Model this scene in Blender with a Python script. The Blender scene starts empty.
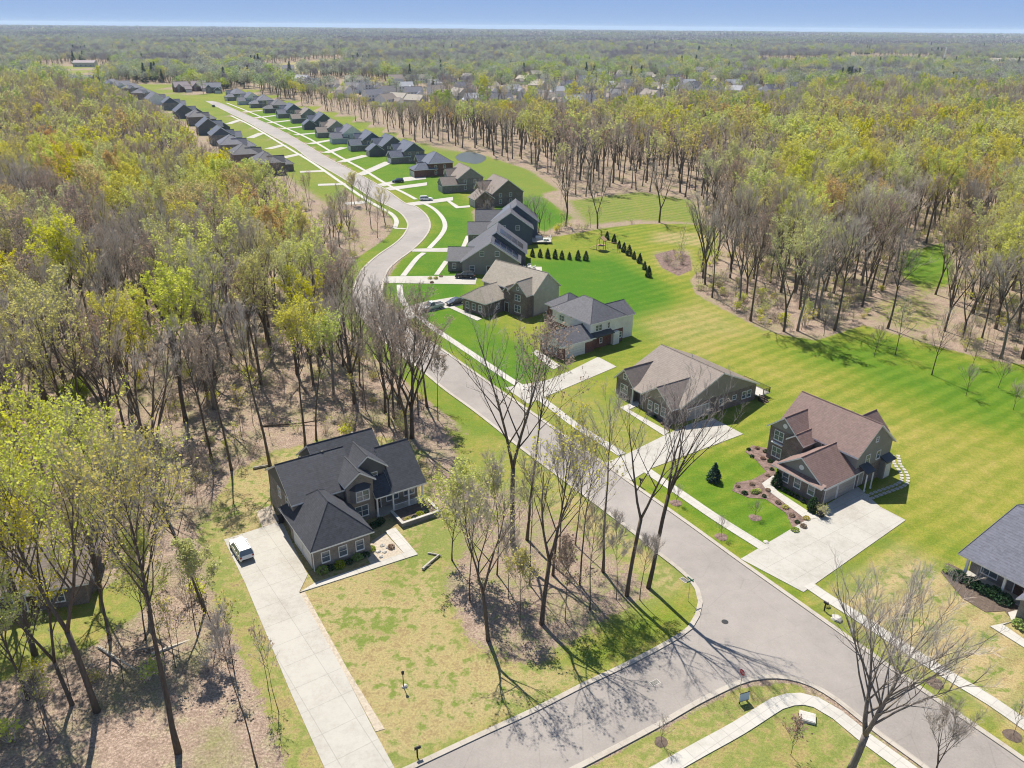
import bpy, bmesh, math, random
import numpy as np
from mathutils import Vector, Matrix
from mathutils.geometry import tessellate_polygon, intersect_point_line

R = math.radians
rng = random.Random(7)
nrng = np.random.default_rng(11)
scene = bpy.context.scene
COL = scene.collection

# ------------------------------------------------------------------ camera
CAM_H = 60.0
cam_d = bpy.data.cameras.new('camera')
cam = bpy.data.objects.new('camera', cam_d)
COL.objects.link(cam)
PITCH = math.atan(357.5 / 800.0)
cam.matrix_world = (Matrix.Translation((0, 0, CAM_H)) @ Matrix.Rotation(R(90) - PITCH, 4, 'X') @ Matrix.Rotation(R(0.5), 4, 'Z'))
cam_d.sensor_width = 36.0
cam_d.lens = 800.0 / 1024.0 * 36.0
cam_d.clip_start = 0.5
cam_d.clip_end = 80000.0
scene.camera = cam

def in_view(x, y, z=0.0, pad=0):
    dy = y * math.cos(PITCH) + (CAM_H - z) * math.sin(PITCH)
    if dy <= 1: return None
    u = x / dy * 800 + 512
    v = ((CAM_H - z) * math.cos(PITCH) - y * math.sin(PITCH)) / dy * 800 + 384
    return u, v, dy

# ------------------------------------------------------------------ world and light
SUN_EL, SUN_DIR = 56.0, -66.0        # shadows fall towards SUN_DIR on the ground
world = bpy.data.worlds.new('World')
scene.world = world
world.use_nodes = True
nt = world.node_tree
nt.nodes.clear()
sky = nt.nodes.new('ShaderNodeTexSky')
sky.sky_type = 'NISHITA'
sky.sun_disc = False
sky.sun_elevation = R(SUN_EL)
az_to = R(SUN_DIR + 180)             # direction towards the sun, from +X
sky.sun_rotation = R(90) - az_to     # sky rotation runs clockwise from +Y
sky.altitude = 300
sky.air_density = 1.0
sky.dust_density = 0.2
sky.ozone_density = 1.2
bg = nt.nodes.new('ShaderNodeBackground')
bg.inputs['Strength'].default_value = 0.08
out = nt.nodes.new('ShaderNodeOutputWorld')
# clear blue air low over the horizon, the Nishita sky above it
w_tc = nt.nodes.new('ShaderNodeTexCoord'); w_sp = nt.nodes.new('ShaderNodeSeparateXYZ'); nt.links.new(w_tc.outputs['Generated'], w_sp.inputs[0])
w_r = nt.nodes.new('ShaderNodeValToRGB'); w_e = w_r.color_ramp.elements
w_e[0].position = 0.0; w_e[0].color = (2.3, 3.25, 5.0, 1); w_e[1].position = 0.06; w_e[1].color = (1.5, 2.5, 4.8, 1)
w_f = nt.nodes.new('ShaderNodeMapRange'); w_f.inputs['From Min'].default_value = 0.08; w_f.inputs['From Max'].default_value = 0.35
nt.links.new(w_sp.outputs[2], w_r.inputs[0]); nt.links.new(w_sp.outputs[2], w_f.inputs[0])
w_m = nt.nodes.new('ShaderNodeMix'); w_m.data_type = 'RGBA'
nt.links.new(w_f.outputs[0], w_m.inputs[0]); nt.links.new(w_r.outputs[0], w_m.inputs[6]); nt.links.new(sky.outputs[0], w_m.inputs[7])
nt.links.new(w_m.outputs[2], bg.inputs[0])
nt.links.new(bg.outputs[0], out.inputs[0])

sun_d = bpy.data.lights.new('sun', 'SUN')
sun_d.energy = 4.3
sun_d.angle = R(0.5)
sun_d.color = (1.0, 0.93, 0.81)
sun = bpy.data.objects.new('sun', sun_d)
COL.objects.link(sun)
sdir = Vector((math.cos(R(SUN_DIR)) * math.cos(R(SUN_EL)), math.sin(R(SUN_DIR)) * math.cos(R(SUN_EL)), -math.sin(R(SUN_EL))))
sun.rotation_euler = sdir.to_track_quat('-Z', 'Y').to_euler()
sun.location = (0, 0, 200)

scene.view_settings.view_transform = 'Standard'
scene.view_settings.look = 'None'
scene.view_settings.exposure = 0.98
scene.view_settings.gamma = 1.0
scene.view_settings.use_curve_mapping = False
cy = scene.cycles
cy.max_bounces = 5
cy.diffuse_bounces = 3
cy.glossy_bounces = 2
cy.transmission_bounces = 3
cy.transparent_max_bounces = 6
cy.volume_bounces = 1
cy.use_denoising = True
cy.denoiser = 'OPENIMAGEDENOISE'
cy.denoising_input_passes = 'RGB_ALBEDO_NORMAL'
cy.denoising_prefilter = 'ACCURATE'
cy.filter_width = 1.1
cy.use_adaptive_sampling = True
cy.adaptive_threshold = 0.02

# ------------------------------------------------------------------ materials
def new_mat(name):
    m = bpy.data.materials.new(name)
    m.use_nodes = True
    n = m.node_tree.nodes
    return m, n, m.node_tree.links, n['Principled BSDF']

def ramp(n, stops):
    r = n.new('ShaderNodeValToRGB')
    e = r.color_ramp.elements
    while len(e) < len(stops): e.new(0.5)
    for k, (p, c) in enumerate(stops):
        e[k].position = p
        e[k].color = (*c, 1) if not isinstance(c, (int, float)) else (c, c, c, 1)
    return r

def noise(n, l, coord, scale, detail=4, rough=0.6):
    t = n.new('ShaderNodeTexNoise')
    t.inputs['Scale'].default_value = scale
    t.inputs['Detail'].default_value = detail
    t.inputs['Roughness'].default_value = rough
    l.new(coord, t.inputs['Vector'])
    return t.outputs['Fac']

def math_n(n, l, op, a, b=None, clamp=False):
    t = n.new('ShaderNodeMath'); t.operation = op; t.use_clamp = clamp
    for k, v in enumerate((a, b)):
        if v is None: continue
        if isinstance(v, (int, float)): t.inputs[k].default_value = v
        else: l.new(v, t.inputs[k])
    return t.outputs[0]

def mix_n(n, l, f, a, b, mode='MIX'):
    t = n.new('ShaderNodeMix'); t.data_type = 'RGBA'; t.blend_type = mode
    for k, v in ((0, f), (6, a), (7, b)):
        if isinstance(v, (int, float)): t.inputs[k].default_value = v
        elif isinstance(v, tuple): t.inputs[k].default_value = (*v, 1)
        else: l.new(v, t.inputs[k])
    return t.outputs[2]

def simple(name, col, rough=0.7, var=0.18, scale=1.5, fine=14.0, metallic=0.0, spec=0.3, bump=0.0):
    """noise-mottled paint, stone, concrete ..."""
    m, n, l, b = new_mat(name)
    tc = n.new('ShaderNodeTexCoord').outputs['Object']
    a = noise(n, l, tc, scale)
    f = noise(n, l, tc, fine, 3)
    s = math_n(n, l, 'ADD', math_n(n, l, 'MULTIPLY', a, 0.6), math_n(n, l, 'MULTIPLY', f, 0.4))
    lo = tuple(c * (1 - var) for c in col); hi = tuple(min(1, c * (1 + var)) for c in col)
    r = ramp(n, [(0.32, lo), (0.68, hi)])
    l.new(s, r.inputs[0]); l.new(r.outputs[0], b.inputs['Base Color'])
    b.inputs['Roughness'].default_value = rough
    b.inputs['Metallic'].default_value = metallic
    b.inputs['Specular IOR Level'].default_value = spec
    if bump:
        bp = n.new('ShaderNodeBump'); bp.inputs['Strength'].default_value = bump; bp.inputs['Distance'].default_value = 0.05
        l.new(f, bp.inputs['Height']); l.new(bp.outputs[0], b.inputs['Normal'])
    return m

def shingle(name, col, var=0.3):
    m, n, l, b = new_mat(name)
    tc = n.new('ShaderNodeTexCoord').outputs['Object']
    mp = n.new('ShaderNodeMapping'); l.new(tc, mp.inputs[0]); mp.inputs['Scale'].default_value = (1, 1, 1.6)
    v = n.new('ShaderNodeTexVoronoi'); v.inputs['Scale'].default_value = 3.2; l.new(mp.outputs[0], v.inputs['Vector'])
    a = noise(n, l, tc, 0.5, 5)
    f = noise(n, l, tc, 9, 3)
    sep = n.new('ShaderNodeSeparateColor'); l.new(v.outputs['Color'], sep.inputs[0])
    s = math_n(n, l, 'ADD', math_n(n, l, 'MULTIPLY', sep.outputs[0], 0.3), math_n(n, l, 'ADD', math_n(n, l, 'MULTIPLY', a, 0.4), math_n(n, l, 'MULTIPLY', f, 0.3)))
    r = ramp(n, [(0.25, tuple(c * (1 - var) for c in col)), (0.75, tuple(c * (1 + var) for c in col))])
    l.new(s, r.inputs[0])
    # courses of shingles: thin darker line each 15 cm of height
    w = n.new('ShaderNodeTexWave'); w.wave_type = 'BANDS'; w.bands_direction = 'Z'; w.inputs['Scale'].default_value = 2.1; w.inputs['Distortion'].default_value = 0.6
    l.new(tc, w.inputs['Vector'])
    wr = ramp(n, [(0.0, 0.78), (0.3, 1.0)]); l.new(w.outputs['Fac'], wr.inputs[0])
    l.new(mix_n(n, l, 1.0, r.outputs[0], wr.outputs[0], 'MULTIPLY'), b.inputs['Base Color'])
    b.inputs['Roughness'].default_value = 0.7
    b.inputs['Specular IOR Level'].default_value = 0.3
    return m

def brick(name, c1, c2, mortar=(0.35, 0.33, 0.31)):
    m, n, l, b = new_mat(name)
    g = n.new('ShaderNodeTexCoord')
    # wall-aligned coordinate: run = x + y, rise = z
    sp = n.new('ShaderNodeSeparateXYZ'); l.new(g.outputs['Object'], sp.inputs[0])
    cb = n.new('ShaderNodeCombineXYZ')
    l.new(math_n(n, l, 'ADD', sp.outputs[0], sp.outputs[1]), cb.inputs[0]); l.new(sp.outputs[2], cb.inputs[1])
    t = n.new('ShaderNodeTexBrick')
    t.inputs['Color1'].default_value = (*c1, 1); t.inputs['Color2'].default_value = (*c2, 1); t.inputs['Mortar'].default_value = (*mortar, 1)
    t.inputs['Scale'].default_value = 1.0; t.inputs['Brick Width'].default_value = 0.24; t.inputs['Row Height'].default_value = 0.085; t.inputs['Mortar Size'].default_value = 0.008
    l.new(cb.outputs[0], t.inputs['Vector'])
    a = noise(n, l, g.outputs['Object'], 0.8, 5)
    r = ramp(n, [(0.3, 0.72), (0.7, 1.2)]); l.new(a, r.inputs[0])
    l.new(mix_n(n, l, 1.0, t.outputs['Color'], r.outputs[0], 'MULTIPLY'), b.inputs['Base Color'])
    b.inputs['Roughness'].default_value = 0.9
    return m

def siding(name, col):
    m, n, l, b = new_mat(name)
    tc = n.new('ShaderNodeTexCoord').outputs['Object']
    w = n.new('ShaderNodeTexWave'); w.wave_type = 'BANDS'; w.bands_direction = 'Z'; w.wave_profile = 'SAW'; w.inputs['Scale'].default_value = 1.6; w.inputs['Distortion'].default_value = 0
    l.new(tc, w.inputs['Vector'])
    r = ramp(n, [(0.0, 0.7), (0.16, 1.0)]); l.new(w.outputs['Fac'], r.inputs[0])
    a = noise(n, l, tc, 0.7, 4)
    r2 = ramp(n, [(0.3, tuple(c * 0.88 for c in col)), (0.7, tuple(min(1, c * 1.1) for c in col))]); l.new(a, r2.inputs[0])
    l.new(mix_n(n, l, 1.0, r2.outputs[0], r.outputs[0], 'MULTIPLY'), b.inputs['Base Color'])
    b.inputs['Roughness'].default_value = 0.65
    return m

def leaf_mat(name, col, var=0.13, trans=0.5):
    m, n, l, b = new_mat(name)
    oi = n.new('ShaderNodeObjectInfo')
    gm = n.new('ShaderNodeNewGeometry')
    hs = n.new('ShaderNodeHueSaturation')
    hs.inputs['Color'].default_value = (*col, 1)
    l.new(math_n(n, l, 'ADD', math_n(n, l, 'MULTIPLY', oi.outputs['Random'], 0.045), 0.4775), hs.inputs['Hue'])
    isl = gm.outputs['Random Per Island']
    l.new(math_n(n, l, 'ADD', math_n(n, l, 'MULTIPLY', isl, 2 * var), 1 - var), hs.inputs['Value'])
    l.new(math_n(n, l, 'ADD', math_n(n, l, 'MULTIPLY', oi.outputs['Random'], -0.3), 1.12), hs.inputs['Saturation'])
    d = n.new('ShaderNodeBsdfDiffuse'); t = n.new('ShaderNodeBsdfTranslucent'); mx = n.new('ShaderNodeMixShader')
    mx.inputs[0].default_value = trans
    l.new(hs.outputs[0], d.inputs[0]); l.new(hs.outputs[0], t.inputs[0]); l.new(d.outputs[0], mx.inputs[1]); l.new(t.outputs[0], mx.inputs[2])
    l.new(mx.outputs[0], n['Material Output'].inputs[0])
    n.remove(b)
    return m

def bark_mat(name, col, var=0.3):
    m, n, l, b = new_mat(name)
    tc = n.new('ShaderNodeTexCoord').outputs['Object']
    mp = n.new('ShaderNodeMapping'); l.new(tc, mp.inputs[0]); mp.inputs['Scale'].default_value = (6, 6, 1.2)
    a = noise(n, l, mp.outputs[0], 1.0, 5, 0.7)
    oi = n.new('ShaderNodeObjectInfo')
    s = math_n(n, l, 'ADD', a, math_n(n, l, 'MULTIPLY', math_n(n, l, 'SUBTRACT', oi.outputs['Random'], 0.5), 0.22))
    r = ramp(n, [(0.3, tuple(c * (1 - var) for c in col)), (0.7, tuple(c * (1 + var) for c in col))])
    l.new(s, r.inputs[0]); l.new(r.outputs[0], b.inputs['Base Color'])
    b.inputs['Roughness'].default_value = 0.95
    b.inputs['Specular IOR Level'].default_value = 0.1
    return m

M = {}
def paving(name, col, var, joint, dirt):
    """concrete with sawn joints, stains and tyre-worn patches"""
    m, n, l, b = new_mat(name)
    tc = n.new('ShaderNodeTexCoord').outputs['Object']
    mp = n.new('ShaderNodeMapping'); l.new(tc, mp.inputs[0]); mp.inputs['Rotation'].default_value = (0, 0, R(-35))
    t = n.new('ShaderNodeTexBrick'); t.offset = 0.0
    t.inputs['Scale'].default_value = 1.0; t.inputs['Brick Width'].default_value = joint; t.inputs['Row Height'].default_value = joint; t.inputs['Mortar Size'].default_value = 0.03
    t.inputs['Color1'].default_value = (*col, 1); t.inputs['Color2'].default_value = (*[c * 0.97 for c in col], 1); t.inputs['Mortar'].default_value = (*[c * 0.74 for c in col], 1)
    l.new(mp.outputs[0], t.inputs['Vector'])
    a = noise(n, l, tc, 0.18, 6, 0.65); f = noise(n, l, tc, 1.6, 6, 0.75); q = noise(n, l, tc, 9, 3)
    s = math_n(n, l, 'ADD', math_n(n, l, 'MULTIPLY', a, 0.5), math_n(n, l, 'ADD', math_n(n, l, 'MULTIPLY', f, 0.32), math_n(n, l, 'MULTIPLY', q, 0.18)))
    r = ramp(n, [(0.32, tuple(1 - dirt * k for k in (1.0, 1.1, 1.25))), (0.52, (1.0, 1.0, 1.0)), (0.7, (1.08, 1.08, 1.07))]); l.new(s, r.inputs[0])
    l.new(mix_n(n, l, 1.0, t.outputs['Color'], r.outputs[0], 'MULTIPLY'), b.inputs['Base Color'])
    b.inputs['Roughness'].default_value = 0.9
    return m
M['white'] = simple('white_trim', (0.72, 0.71, 0.69), 0.5, 0.06)
M['concrete'] = paving('concrete_slab', (0.36, 0.345, 0.315), 0.1, 3.4, 0.28)
M['kerb'] = paving('kerb_concrete', (0.35, 0.32, 0.28), 0.1, 3.0, 0.34)
M['walk'] = paving('sidewalk_concrete', (0.40, 0.385, 0.355), 0.1, 1.5, 0.24)
M['glass'] = simple('window_glass', (0.10, 0.125, 0.15), 0.08, 0.3, 0.8, spec=0.8)
M['pondwater'] = simple('pond_water', (0.06, 0.075, 0.085), 0.3, 0.2, 0.4, spec=0.5)
M['black'] = simple('black_plastic', (0.02, 0.02, 0.022), 0.5, 0.2)
M['metal'] = simple('galvanised_metal', (0.45, 0.46, 0.47), 0.4, 0.1, metallic=0.8)
M['rubber'] = simple('tyre_rubber', (0.02, 0.02, 0.02), 0.85, 0.2)
M['wood'] = simple('weathered_timber', (0.34, 0.22, 0.13), 0.8, 0.25, 2)
M['mulch'] = simple('red_mulch', (0.155, 0.105, 0.09), 0.95, 0.75, 1.3, 5, bump=0.6)
M['darkmulch'] = simple('dark_mulch', (0.10, 0.075, 0.06), 0.95, 0.5, 3, 9, bump=0.6)
M['aggregate'] = simple('exposed_aggregate', (0.36, 0.31, 0.25), 0.9, 0.35, 3, 20)
M['rock'] = simple('pale_boulder', (0.42, 0.40, 0.37), 0.9, 0.3, 1.2, 8, bump=0.4)
M['bark'] = bark_mat('tree_bark', (0.115, 0.09, 0.07))
M['barkpale'] = bark_mat('pale_bark', (0.20, 0.175, 0.15))
M['twig'] = bark_mat('grey_twigs', (0.49, 0.43, 0.365))
M['twigbrown'] = bark_mat('brown_twigs', (0.40, 0.33, 0.275))
M['deadwood'] = bark_mat('bleached_wood', (0.40, 0.365, 0.31))
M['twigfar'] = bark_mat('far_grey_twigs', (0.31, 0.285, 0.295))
M['leaf_lime'] = leaf_mat('lime_leaves', (0.58, 0.61, 0.065))
M['leaf_yellow'] = leaf_mat('yellow_green_buds', (0.60, 0.61, 0.115))
M['leaf_olive'] = leaf_mat('olive_buds', (0.54, 0.52, 0.16))
M['leaf_rust'] = leaf_mat('rust_buds', (0.56, 0.42, 0.17))
M['leaf_green'] = leaf_mat('fresh_green_leaves', (0.33, 0.42, 0.07))
M['leaf_sage'] = leaf_mat('sage_buds', (0.40, 0.44, 0.30))
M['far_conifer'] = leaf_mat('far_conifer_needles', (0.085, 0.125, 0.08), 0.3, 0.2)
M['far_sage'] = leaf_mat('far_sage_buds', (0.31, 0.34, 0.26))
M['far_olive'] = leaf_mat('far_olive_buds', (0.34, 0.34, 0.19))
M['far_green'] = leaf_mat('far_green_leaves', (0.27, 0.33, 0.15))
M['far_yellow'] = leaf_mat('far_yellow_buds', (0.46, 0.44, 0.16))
M['leaf_pink'] = leaf_mat('reddish_buds', (0.36, 0.27, 0.20))
M['needle'] = leaf_mat('conifer_needles', (0.035, 0.075, 0.03), 0.4, 0.1)
M['spruce'] = leaf_mat('blue_spruce_needles', (0.055, 0.10, 0.075), 0.4, 0.1)

# ------------------------------------------------------------------ mesh building
class MB:
    """collects faces, then links them as ONE mesh object"""
    def __init__(s):
        s.v = []; s.f = []; s.m = []
    def add(s, vs, fs, m=0):
        b = len(s.v); s.v += [tuple(v) for v in vs]
        for f in fs:
            s.f.append([b + i for i in f]); s.m.append(m)
        return s
    def quad(s, a, b, c, d, m=0): return s.add((a, b, c, d), [(0, 1, 2, 3)], m)
    def box(s, x0, x1, y0, y1, z0, z1, m=0):
        return s.add([(x0, y0, z0), (x1, y0, z0), (x1, y1, z0), (x0, y1, z0), (x0, y0, z1), (x1, y0, z1), (x1, y1, z1), (x0, y1, z1)],
                     [(3, 2, 1, 0), (4, 5, 6, 7), (0, 1, 5, 4), (1, 2, 6, 5), (2, 3, 7, 6), (3, 0, 4, 7)], m)
    def prism(s, poly, axis, a0, a1, m=0, mside=None):
        """poly of (p, q): axis 'x' -> (a, p, q); 'y' -> (p, a, q); 'z' -> (p, q, a)"""
        def pt(p, a):
            return (a, p[0], p[1]) if axis == 'x' else ((p[0], a, p[1]) if axis == 'y' else (p[0], p[1], a))
        n = len(poly)
        s.add([pt(p, a0) for p in poly] + [pt(p, a1) for p in poly], [tuple(range(n))[::-1], tuple(range(n, 2 * n))], m)
        b = len(s.v) - 2 * n
        for i in range(n):
            j = (i + 1) % n
            s.f.append([b + i, b + j, b + n + j, b + n + i]); s.m.append(m if mside is None else mside[i])
        return s
    def tube(s, pts, rad, n=6, m=0, cap=True):
        b = len(s.v)
        for i, p in enumerate(pts):
            p = Vector(p)
            d = Vector(pts[min(i + 1, len(pts) - 1)]) - Vector(pts[max(i - 1, 0)])
            d = d.normalized() if d.length > 1e-9 else Vector((0, 0, 1))
            u = d.cross(Vector((0.31, 0.95, 0.02)) if abs(d.z) > 0.8 else Vector((0, 0, 1))).normalized()
            w = d.cross(u)
            r = rad[i]
            for k in range(n):
                a = 2 * math.pi * k / n
                q = p + (u * math.cos(a) + w * math.sin(a)) * r
                s.v.append((q.x, q.y, q.z))
        for i in range(len(pts) - 1):
            for k in range(n):
                s.f.append([b + i * n + k, b + i * n + (k + 1) % n, b + (i + 1) * n + (k + 1) % n, b + (i + 1) * n + k]); s.m.append(m)
        if cap:
            s.f.append([b + k for k in range(n)][::-1]); s.m.append(m)
            e = b + (len(pts) - 1) * n
            s.f.append([e + k for k in range(n)]); s.m.append(m)
        return s
    def lathe(s, prof, c=(0, 0, 0), n=12, m=0):
        return s.tube([(c[0], c[1], c[2] + z) for r, z in prof], [r for r, z in prof], n, m)
    def mesh(s, name, mats):
        me = bpy.data.meshes.new(name)
        me.from_pydata(s.v, [], s.f)
        for mt in (mats if isinstance(mats, (list, tuple)) else [mats]): me.materials.append(M[mt] if isinstance(mt, str) else mt)
        if any(s.m): me.polygons.foreach_set('material_index', s.m)
        me.update()
        return me
    def build(s, name, mats, parent=None, fix=False, smooth=False):
        me = s.mesh(name, mats)
        if fix:
            bm = bmesh.new(); bm.from_mesh(me); bmesh.ops.recalc_face_normals(bm, faces=bm.faces); bm.to_mesh(me); bm.free()
        if smooth: me.polygons.foreach_set('use_smooth', [True] * len(me.polygons))
        o = bpy.data.objects.new(name, me); COL.objects.link(o)
        if parent is not None: o.parent = parent
        return o

def tag(o, label=None, cat=None, group=None, kind=None):
    if label: o['label'] = label
    if cat: o['category'] = cat
    if group: o['group'] = group
    if kind: o['kind'] = kind
    return o

def empty(name, loc=(0, 0, 0), rz=0.0, label=None, cat=None, group=None):
    o = bpy.data.objects.new(name, None); COL.objects.link(o)
    o.empty_display_size = 0.3
    o.location = loc; o.rotation_euler = (0, 0, rz)
    return tag(o, label, cat, group)

def dup(root, loc, rz=0.0, scale=1.0, label=None, group=None):
    r = root.copy(); COL.objects.link(r)
    r.location = loc; r.rotation_euler = (0, 0, rz)
    r.scale = (scale,) * 3 if isinstance(scale, (int, float)) else scale
    if label: r['label'] = label
    if group: r['group'] = group
    for ch in list(root.children):
        c = ch.copy(); COL.objects.link(c); c.parent = r
        for g in list(ch.children):
            d = g.copy(); COL.objects.link(d); d.parent = c
    return r

def smooth_line(pts, step=1.0):
    """Catmull-Rom through ground points, resampled"""
    P = [Vector(p) for p in pts]
    P = [P[0] * 2 - P[1]] + P + [P[-1] * 2 - P[-2]]
    res = []
    for i in range(1, len(P) - 2):
        n = max(1, int((P[i + 1] - P[i]).length / step))
        for k in range(n):
            t = k / n
            a, b, c, d = P[i - 1], P[i], P[i + 1], P[i + 2]
            res.append(0.5 * ((2 * b) + (c - a) * t + (2 * a - 5 * b + 4 * c - d) * t * t + (3 * b - a - 3 * c + d) * t ** 3))
    res.append(P[-2])
    return [(p.x, p.y) for p in res]

def offset_line(pts, d):
    res = []
    for i, p in enumerate(pts):
        a = Vector(pts[max(0, i - 1)]); b = Vector(pts[min(len(pts) - 1, i + 1)])
        t = (b - a).normalized()
        res.append((p[0] - t.y * d, p[1] + t.x * d))
    return res

def ribbon(name, left, right, z0, z1, mats, zl=None):
    """solid strip between two polylines"""
    b = MB(); n = len(left)
    vs = []
    for i in range(n):
        vs += [(*left[i], z0), (*left[i], z1), (*right[i], z1), (*right[i], z0)]
    fs = []
    for i in range(n - 1):
        o = i * 4
        for k in range(3):
            fs.append((o + k, o + k + 1, o + 4 + k + 1, o + 4 + k))
    b.add(vs, fs)
    b.add([vs[0], vs[1], vs[2], vs[3]], [(0, 1, 2, 3)]); b.add(vs[-4:], [(3, 2, 1, 0)])
    return b.build(name, mats, fix=True)

def sheet(name, poly, z, mats, thick=0.0):
    """flat polygon sheet, with a rim down to the ground when thick"""
    tris = tessellate_polygon([[Vector((p[0], p[1], 0)) for p in poly]])
    b = MB()
    b.add([(p[0], p[1], z) for p in poly], [tuple(t) for t in tris])
    if thick:
        n = len(poly)
        b.add([(p[0], p[1], z) for p in poly] + [(p[0], p[1], z - thick) for p in poly], [(i, (i + 1) % n, n + (i + 1) % n, n + i) for i in range(n)])
    o = b.build(name, mats)
    bm = bmesh.new(); bm.from_mesh(o.data)
    bmesh.ops.remove_doubles(bm, verts=bm.verts, dist=0.0005)
    bmesh.ops.recalc_face_normals(bm, faces=bm.faces)
    if not thick:
        for f in bm.faces:
            if f.normal.z < 0: f.normal_flip()
    bm.to_mesh(o.data); bm.free()
    return o

# ------------------------------------------------------------------ roads: kerb lines traced on the ground (metres)
road_right = [(-256.9, 719.9), (-239.3, 692.7), (-199.2, 618.4), (-163.7, 553.4), (-136.3, 500.2), (-112.2, 449.9), (-90.4, 403.3), (-68.4, 360.1), (-52.5, 327.3), (-40.0, 297.7), (-35.3, 291.6), (-29.8, 276.5), (-27.0, 260.1), (-27.2, 245.1), (-29.3, 229.8), (-32.2, 216.7), (-33.3, 207.7), (-32.7, 195.0), (-30.8, 182.9), (-26.4, 171.4), (-22.1, 163.6), (-17.5, 156.4), (-12.0, 147.9), (-2.9, 132.9), (1.8, 125.4), (12.8, 107.5), (17.2, 100.2), (23.9, 89.3), (28.5, 81.5), (34.0, 72.5), (39.2, 64.0), (43.1, 57.8), (45.9, 53.5), (49.9, 47.1)]
road_left = [(-263.5, 719.2), (-215.1, 628.3), (-179.6, 561.9), (-144.5, 492.4), (-117.5, 440.6), (-99.7, 400.5), (-74.6, 350.8), (-61.7, 322.5), (-53.3, 304.7), (-43.2, 286.9), (-38.5, 276.2), (-35.1, 262.4), (-34.6, 249.7), (-35.8, 237.9), (-39.0, 223.1), (-40.7, 209.4), (-40.3, 195.6), (-38.4, 182.7), (-36.5, 176.0), (-33.2, 167.9), (-28.1, 157.8), (-23.7, 149.8), (-18.0, 140.9), (-12.3, 131.3), (-7.2, 123.6), (-2.5, 116.0), (0.9, 110.2), (7.1, 100.6), (12.2, 92.7), (16.6, 85.6), (18.3, 82.5), (20.0, 79.8), (21.2, 77.5), (21.6, 75.7), (21.5, 73.5), (20.7, 71.3), (19.5, 69.3), (16.7, 67.0), (11.8, 63.7), (7.4, 61.0), (2.2, 57.6), (-2.7, 54.7), (-7.5, 51.8), (-10.0, 50.3), (-15.1, 47.3)]
road_low = [(-0.7, 46.9), (6.6, 50.9), (14.2, 55.5), (18.5, 58.3), (22.9, 60.8), (24.4, 61.4), (26.0, 61.7), (28.1, 61.6), (30.1, 60.7), (31.8, 58.9), (33.0, 56.9), (34.5, 54.5), (36.8, 51.2), (40.5, 45.4)]
RR = smooth_line(road_right, 2.0)
RL = smooth_line(road_left, 1.5)
RLOW = smooth_line(road_low, 1.0)
sheet('road', RR + RLOW[::-1] + RL[::-1], 0.02, 'white')
KW = 0.55
def kerb(line, side):
    return tag(ribbon('kerb', line, offset_line(line, side * KW), -0.02, 0.13, 'kerb'), kind='structure')
kerb(RR, -1)     # inner edge towards the road
kerb(RL, 1)
kerb(RLOW, 1)

def walk(name, line, w, z=0.09, mt='walk'):
    L = smooth_line(line, 1.5)
    return tag(ribbon(name, offset_line(L, w / 2), offset_line(L, -w / 2), -0.02, z, mt), kind='structure')
SWR = [[(50.5, 53.5), (48.8, 56.2), (47.2, 59.0), (44.4, 62.8), (41.9, 66.5), (39.2, 70.7), (36.5, 74.6), (35.2, 76.8)],
       [(32.2, 83.8), (27.5, 90.8), (24.4, 96.0), (21.5, 100.8), (20.0, 103.4)],
       [(17.0, 107.9), (13.2, 113.7), (10.5, 117.7), (6.3, 125.7), (5.0, 127.9)],
       [(2.5, 131.7), (-1.0, 137.1), (-8.5, 149.4), (-17.1, 163.4), (-21.4, 171.5)],
       [(-25.0, 178.5), (-27.2, 186.1), (-28.7, 195.1)],
       [(-28.8, 203.1), (-27.2, 220.0), (-25.8, 226.6)],
       [(-24.8, 231.7), (-22.7, 247.8), (-22.4, 260.3), (-24.5, 273.9), (-29.0, 288.7), (-34.5, 299.3)],
       [(-36.9, 304.4), (-43.2, 317.5), (-53.2, 336.9), (-69.4, 373.6), (-86.6, 409.4), (-117.7, 477.1), (-142.6, 524.4), (-170.4, 577.1), (-202.4, 636.4), (-239.4, 702.1)]]
SWL = [[(-38.4, 257.0), (-39.3, 267.7), (-42.7, 278.9), (-49.2, 291.0), (-59.2, 311.1), (-70.0, 334.3), (-96.0, 390.6), (-119.2, 437.4), (-169.6, 539.0), (-202.9, 600.7)],
       [(-38.4, 256.7), (-36.7, 256.6), (-34.7, 256.3)]]
SLOW = [(4.3, 45.3), (13.4, 50.6), (17.4, 53.0), (21.6, 55.5), (26.1, 58.5), (27.5, 59.0), (28.7, 59.1), (29.9, 58.7), (31.4, 57.2), (33.0, 54.5), (35.4, 51.2), (38.2, 47.2)]
for k in SWR: walk('sidewalk', k, 1.5)
for k in SWL: walk('sidewalk', k, 1.5)
walk('sidewalk', SLOW, 1.55)

def pad(name, poly, z=0.07, mt='concrete'):
    return tag(sheet(name, poly, z, mt, 0.1), kind='structure')
pad('driveway', [(-16.3, 50.7), (-21.7, 59.7), (-31.0, 75.9), (-36.5, 84.8), (-30.6, 88.9), (-29.8, 88.2), (-24.2, 77.8), (-24.4, 74.6), (-16.6, 61.8), (-12.5, 54.7), (-9.9, 50.4), (-14.3, 47.5)])
pad('gravel_strip', [(-24.3, 74.3), (-23.8, 74.7), (-16.3, 62.2), (-11.6, 55.0), (-12.4, 54.7), (-16.6, 61.8)], 0.05, 'aggregate')
pad('front_walk', [(-24.4, 74.5), (-11.5, 82.0), (-15.1, 87.8), (-16.3, 86.9), (-13.3, 82.3), (-23.0, 76.3)], 0.10, 'walk')
pad('patio', [(-17.0, 79.9), (-13.3, 82.3), (-16.3, 86.6), (-17.7, 84.8), (-17.9, 81.7)], 0.04, 'aggregate')
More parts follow.
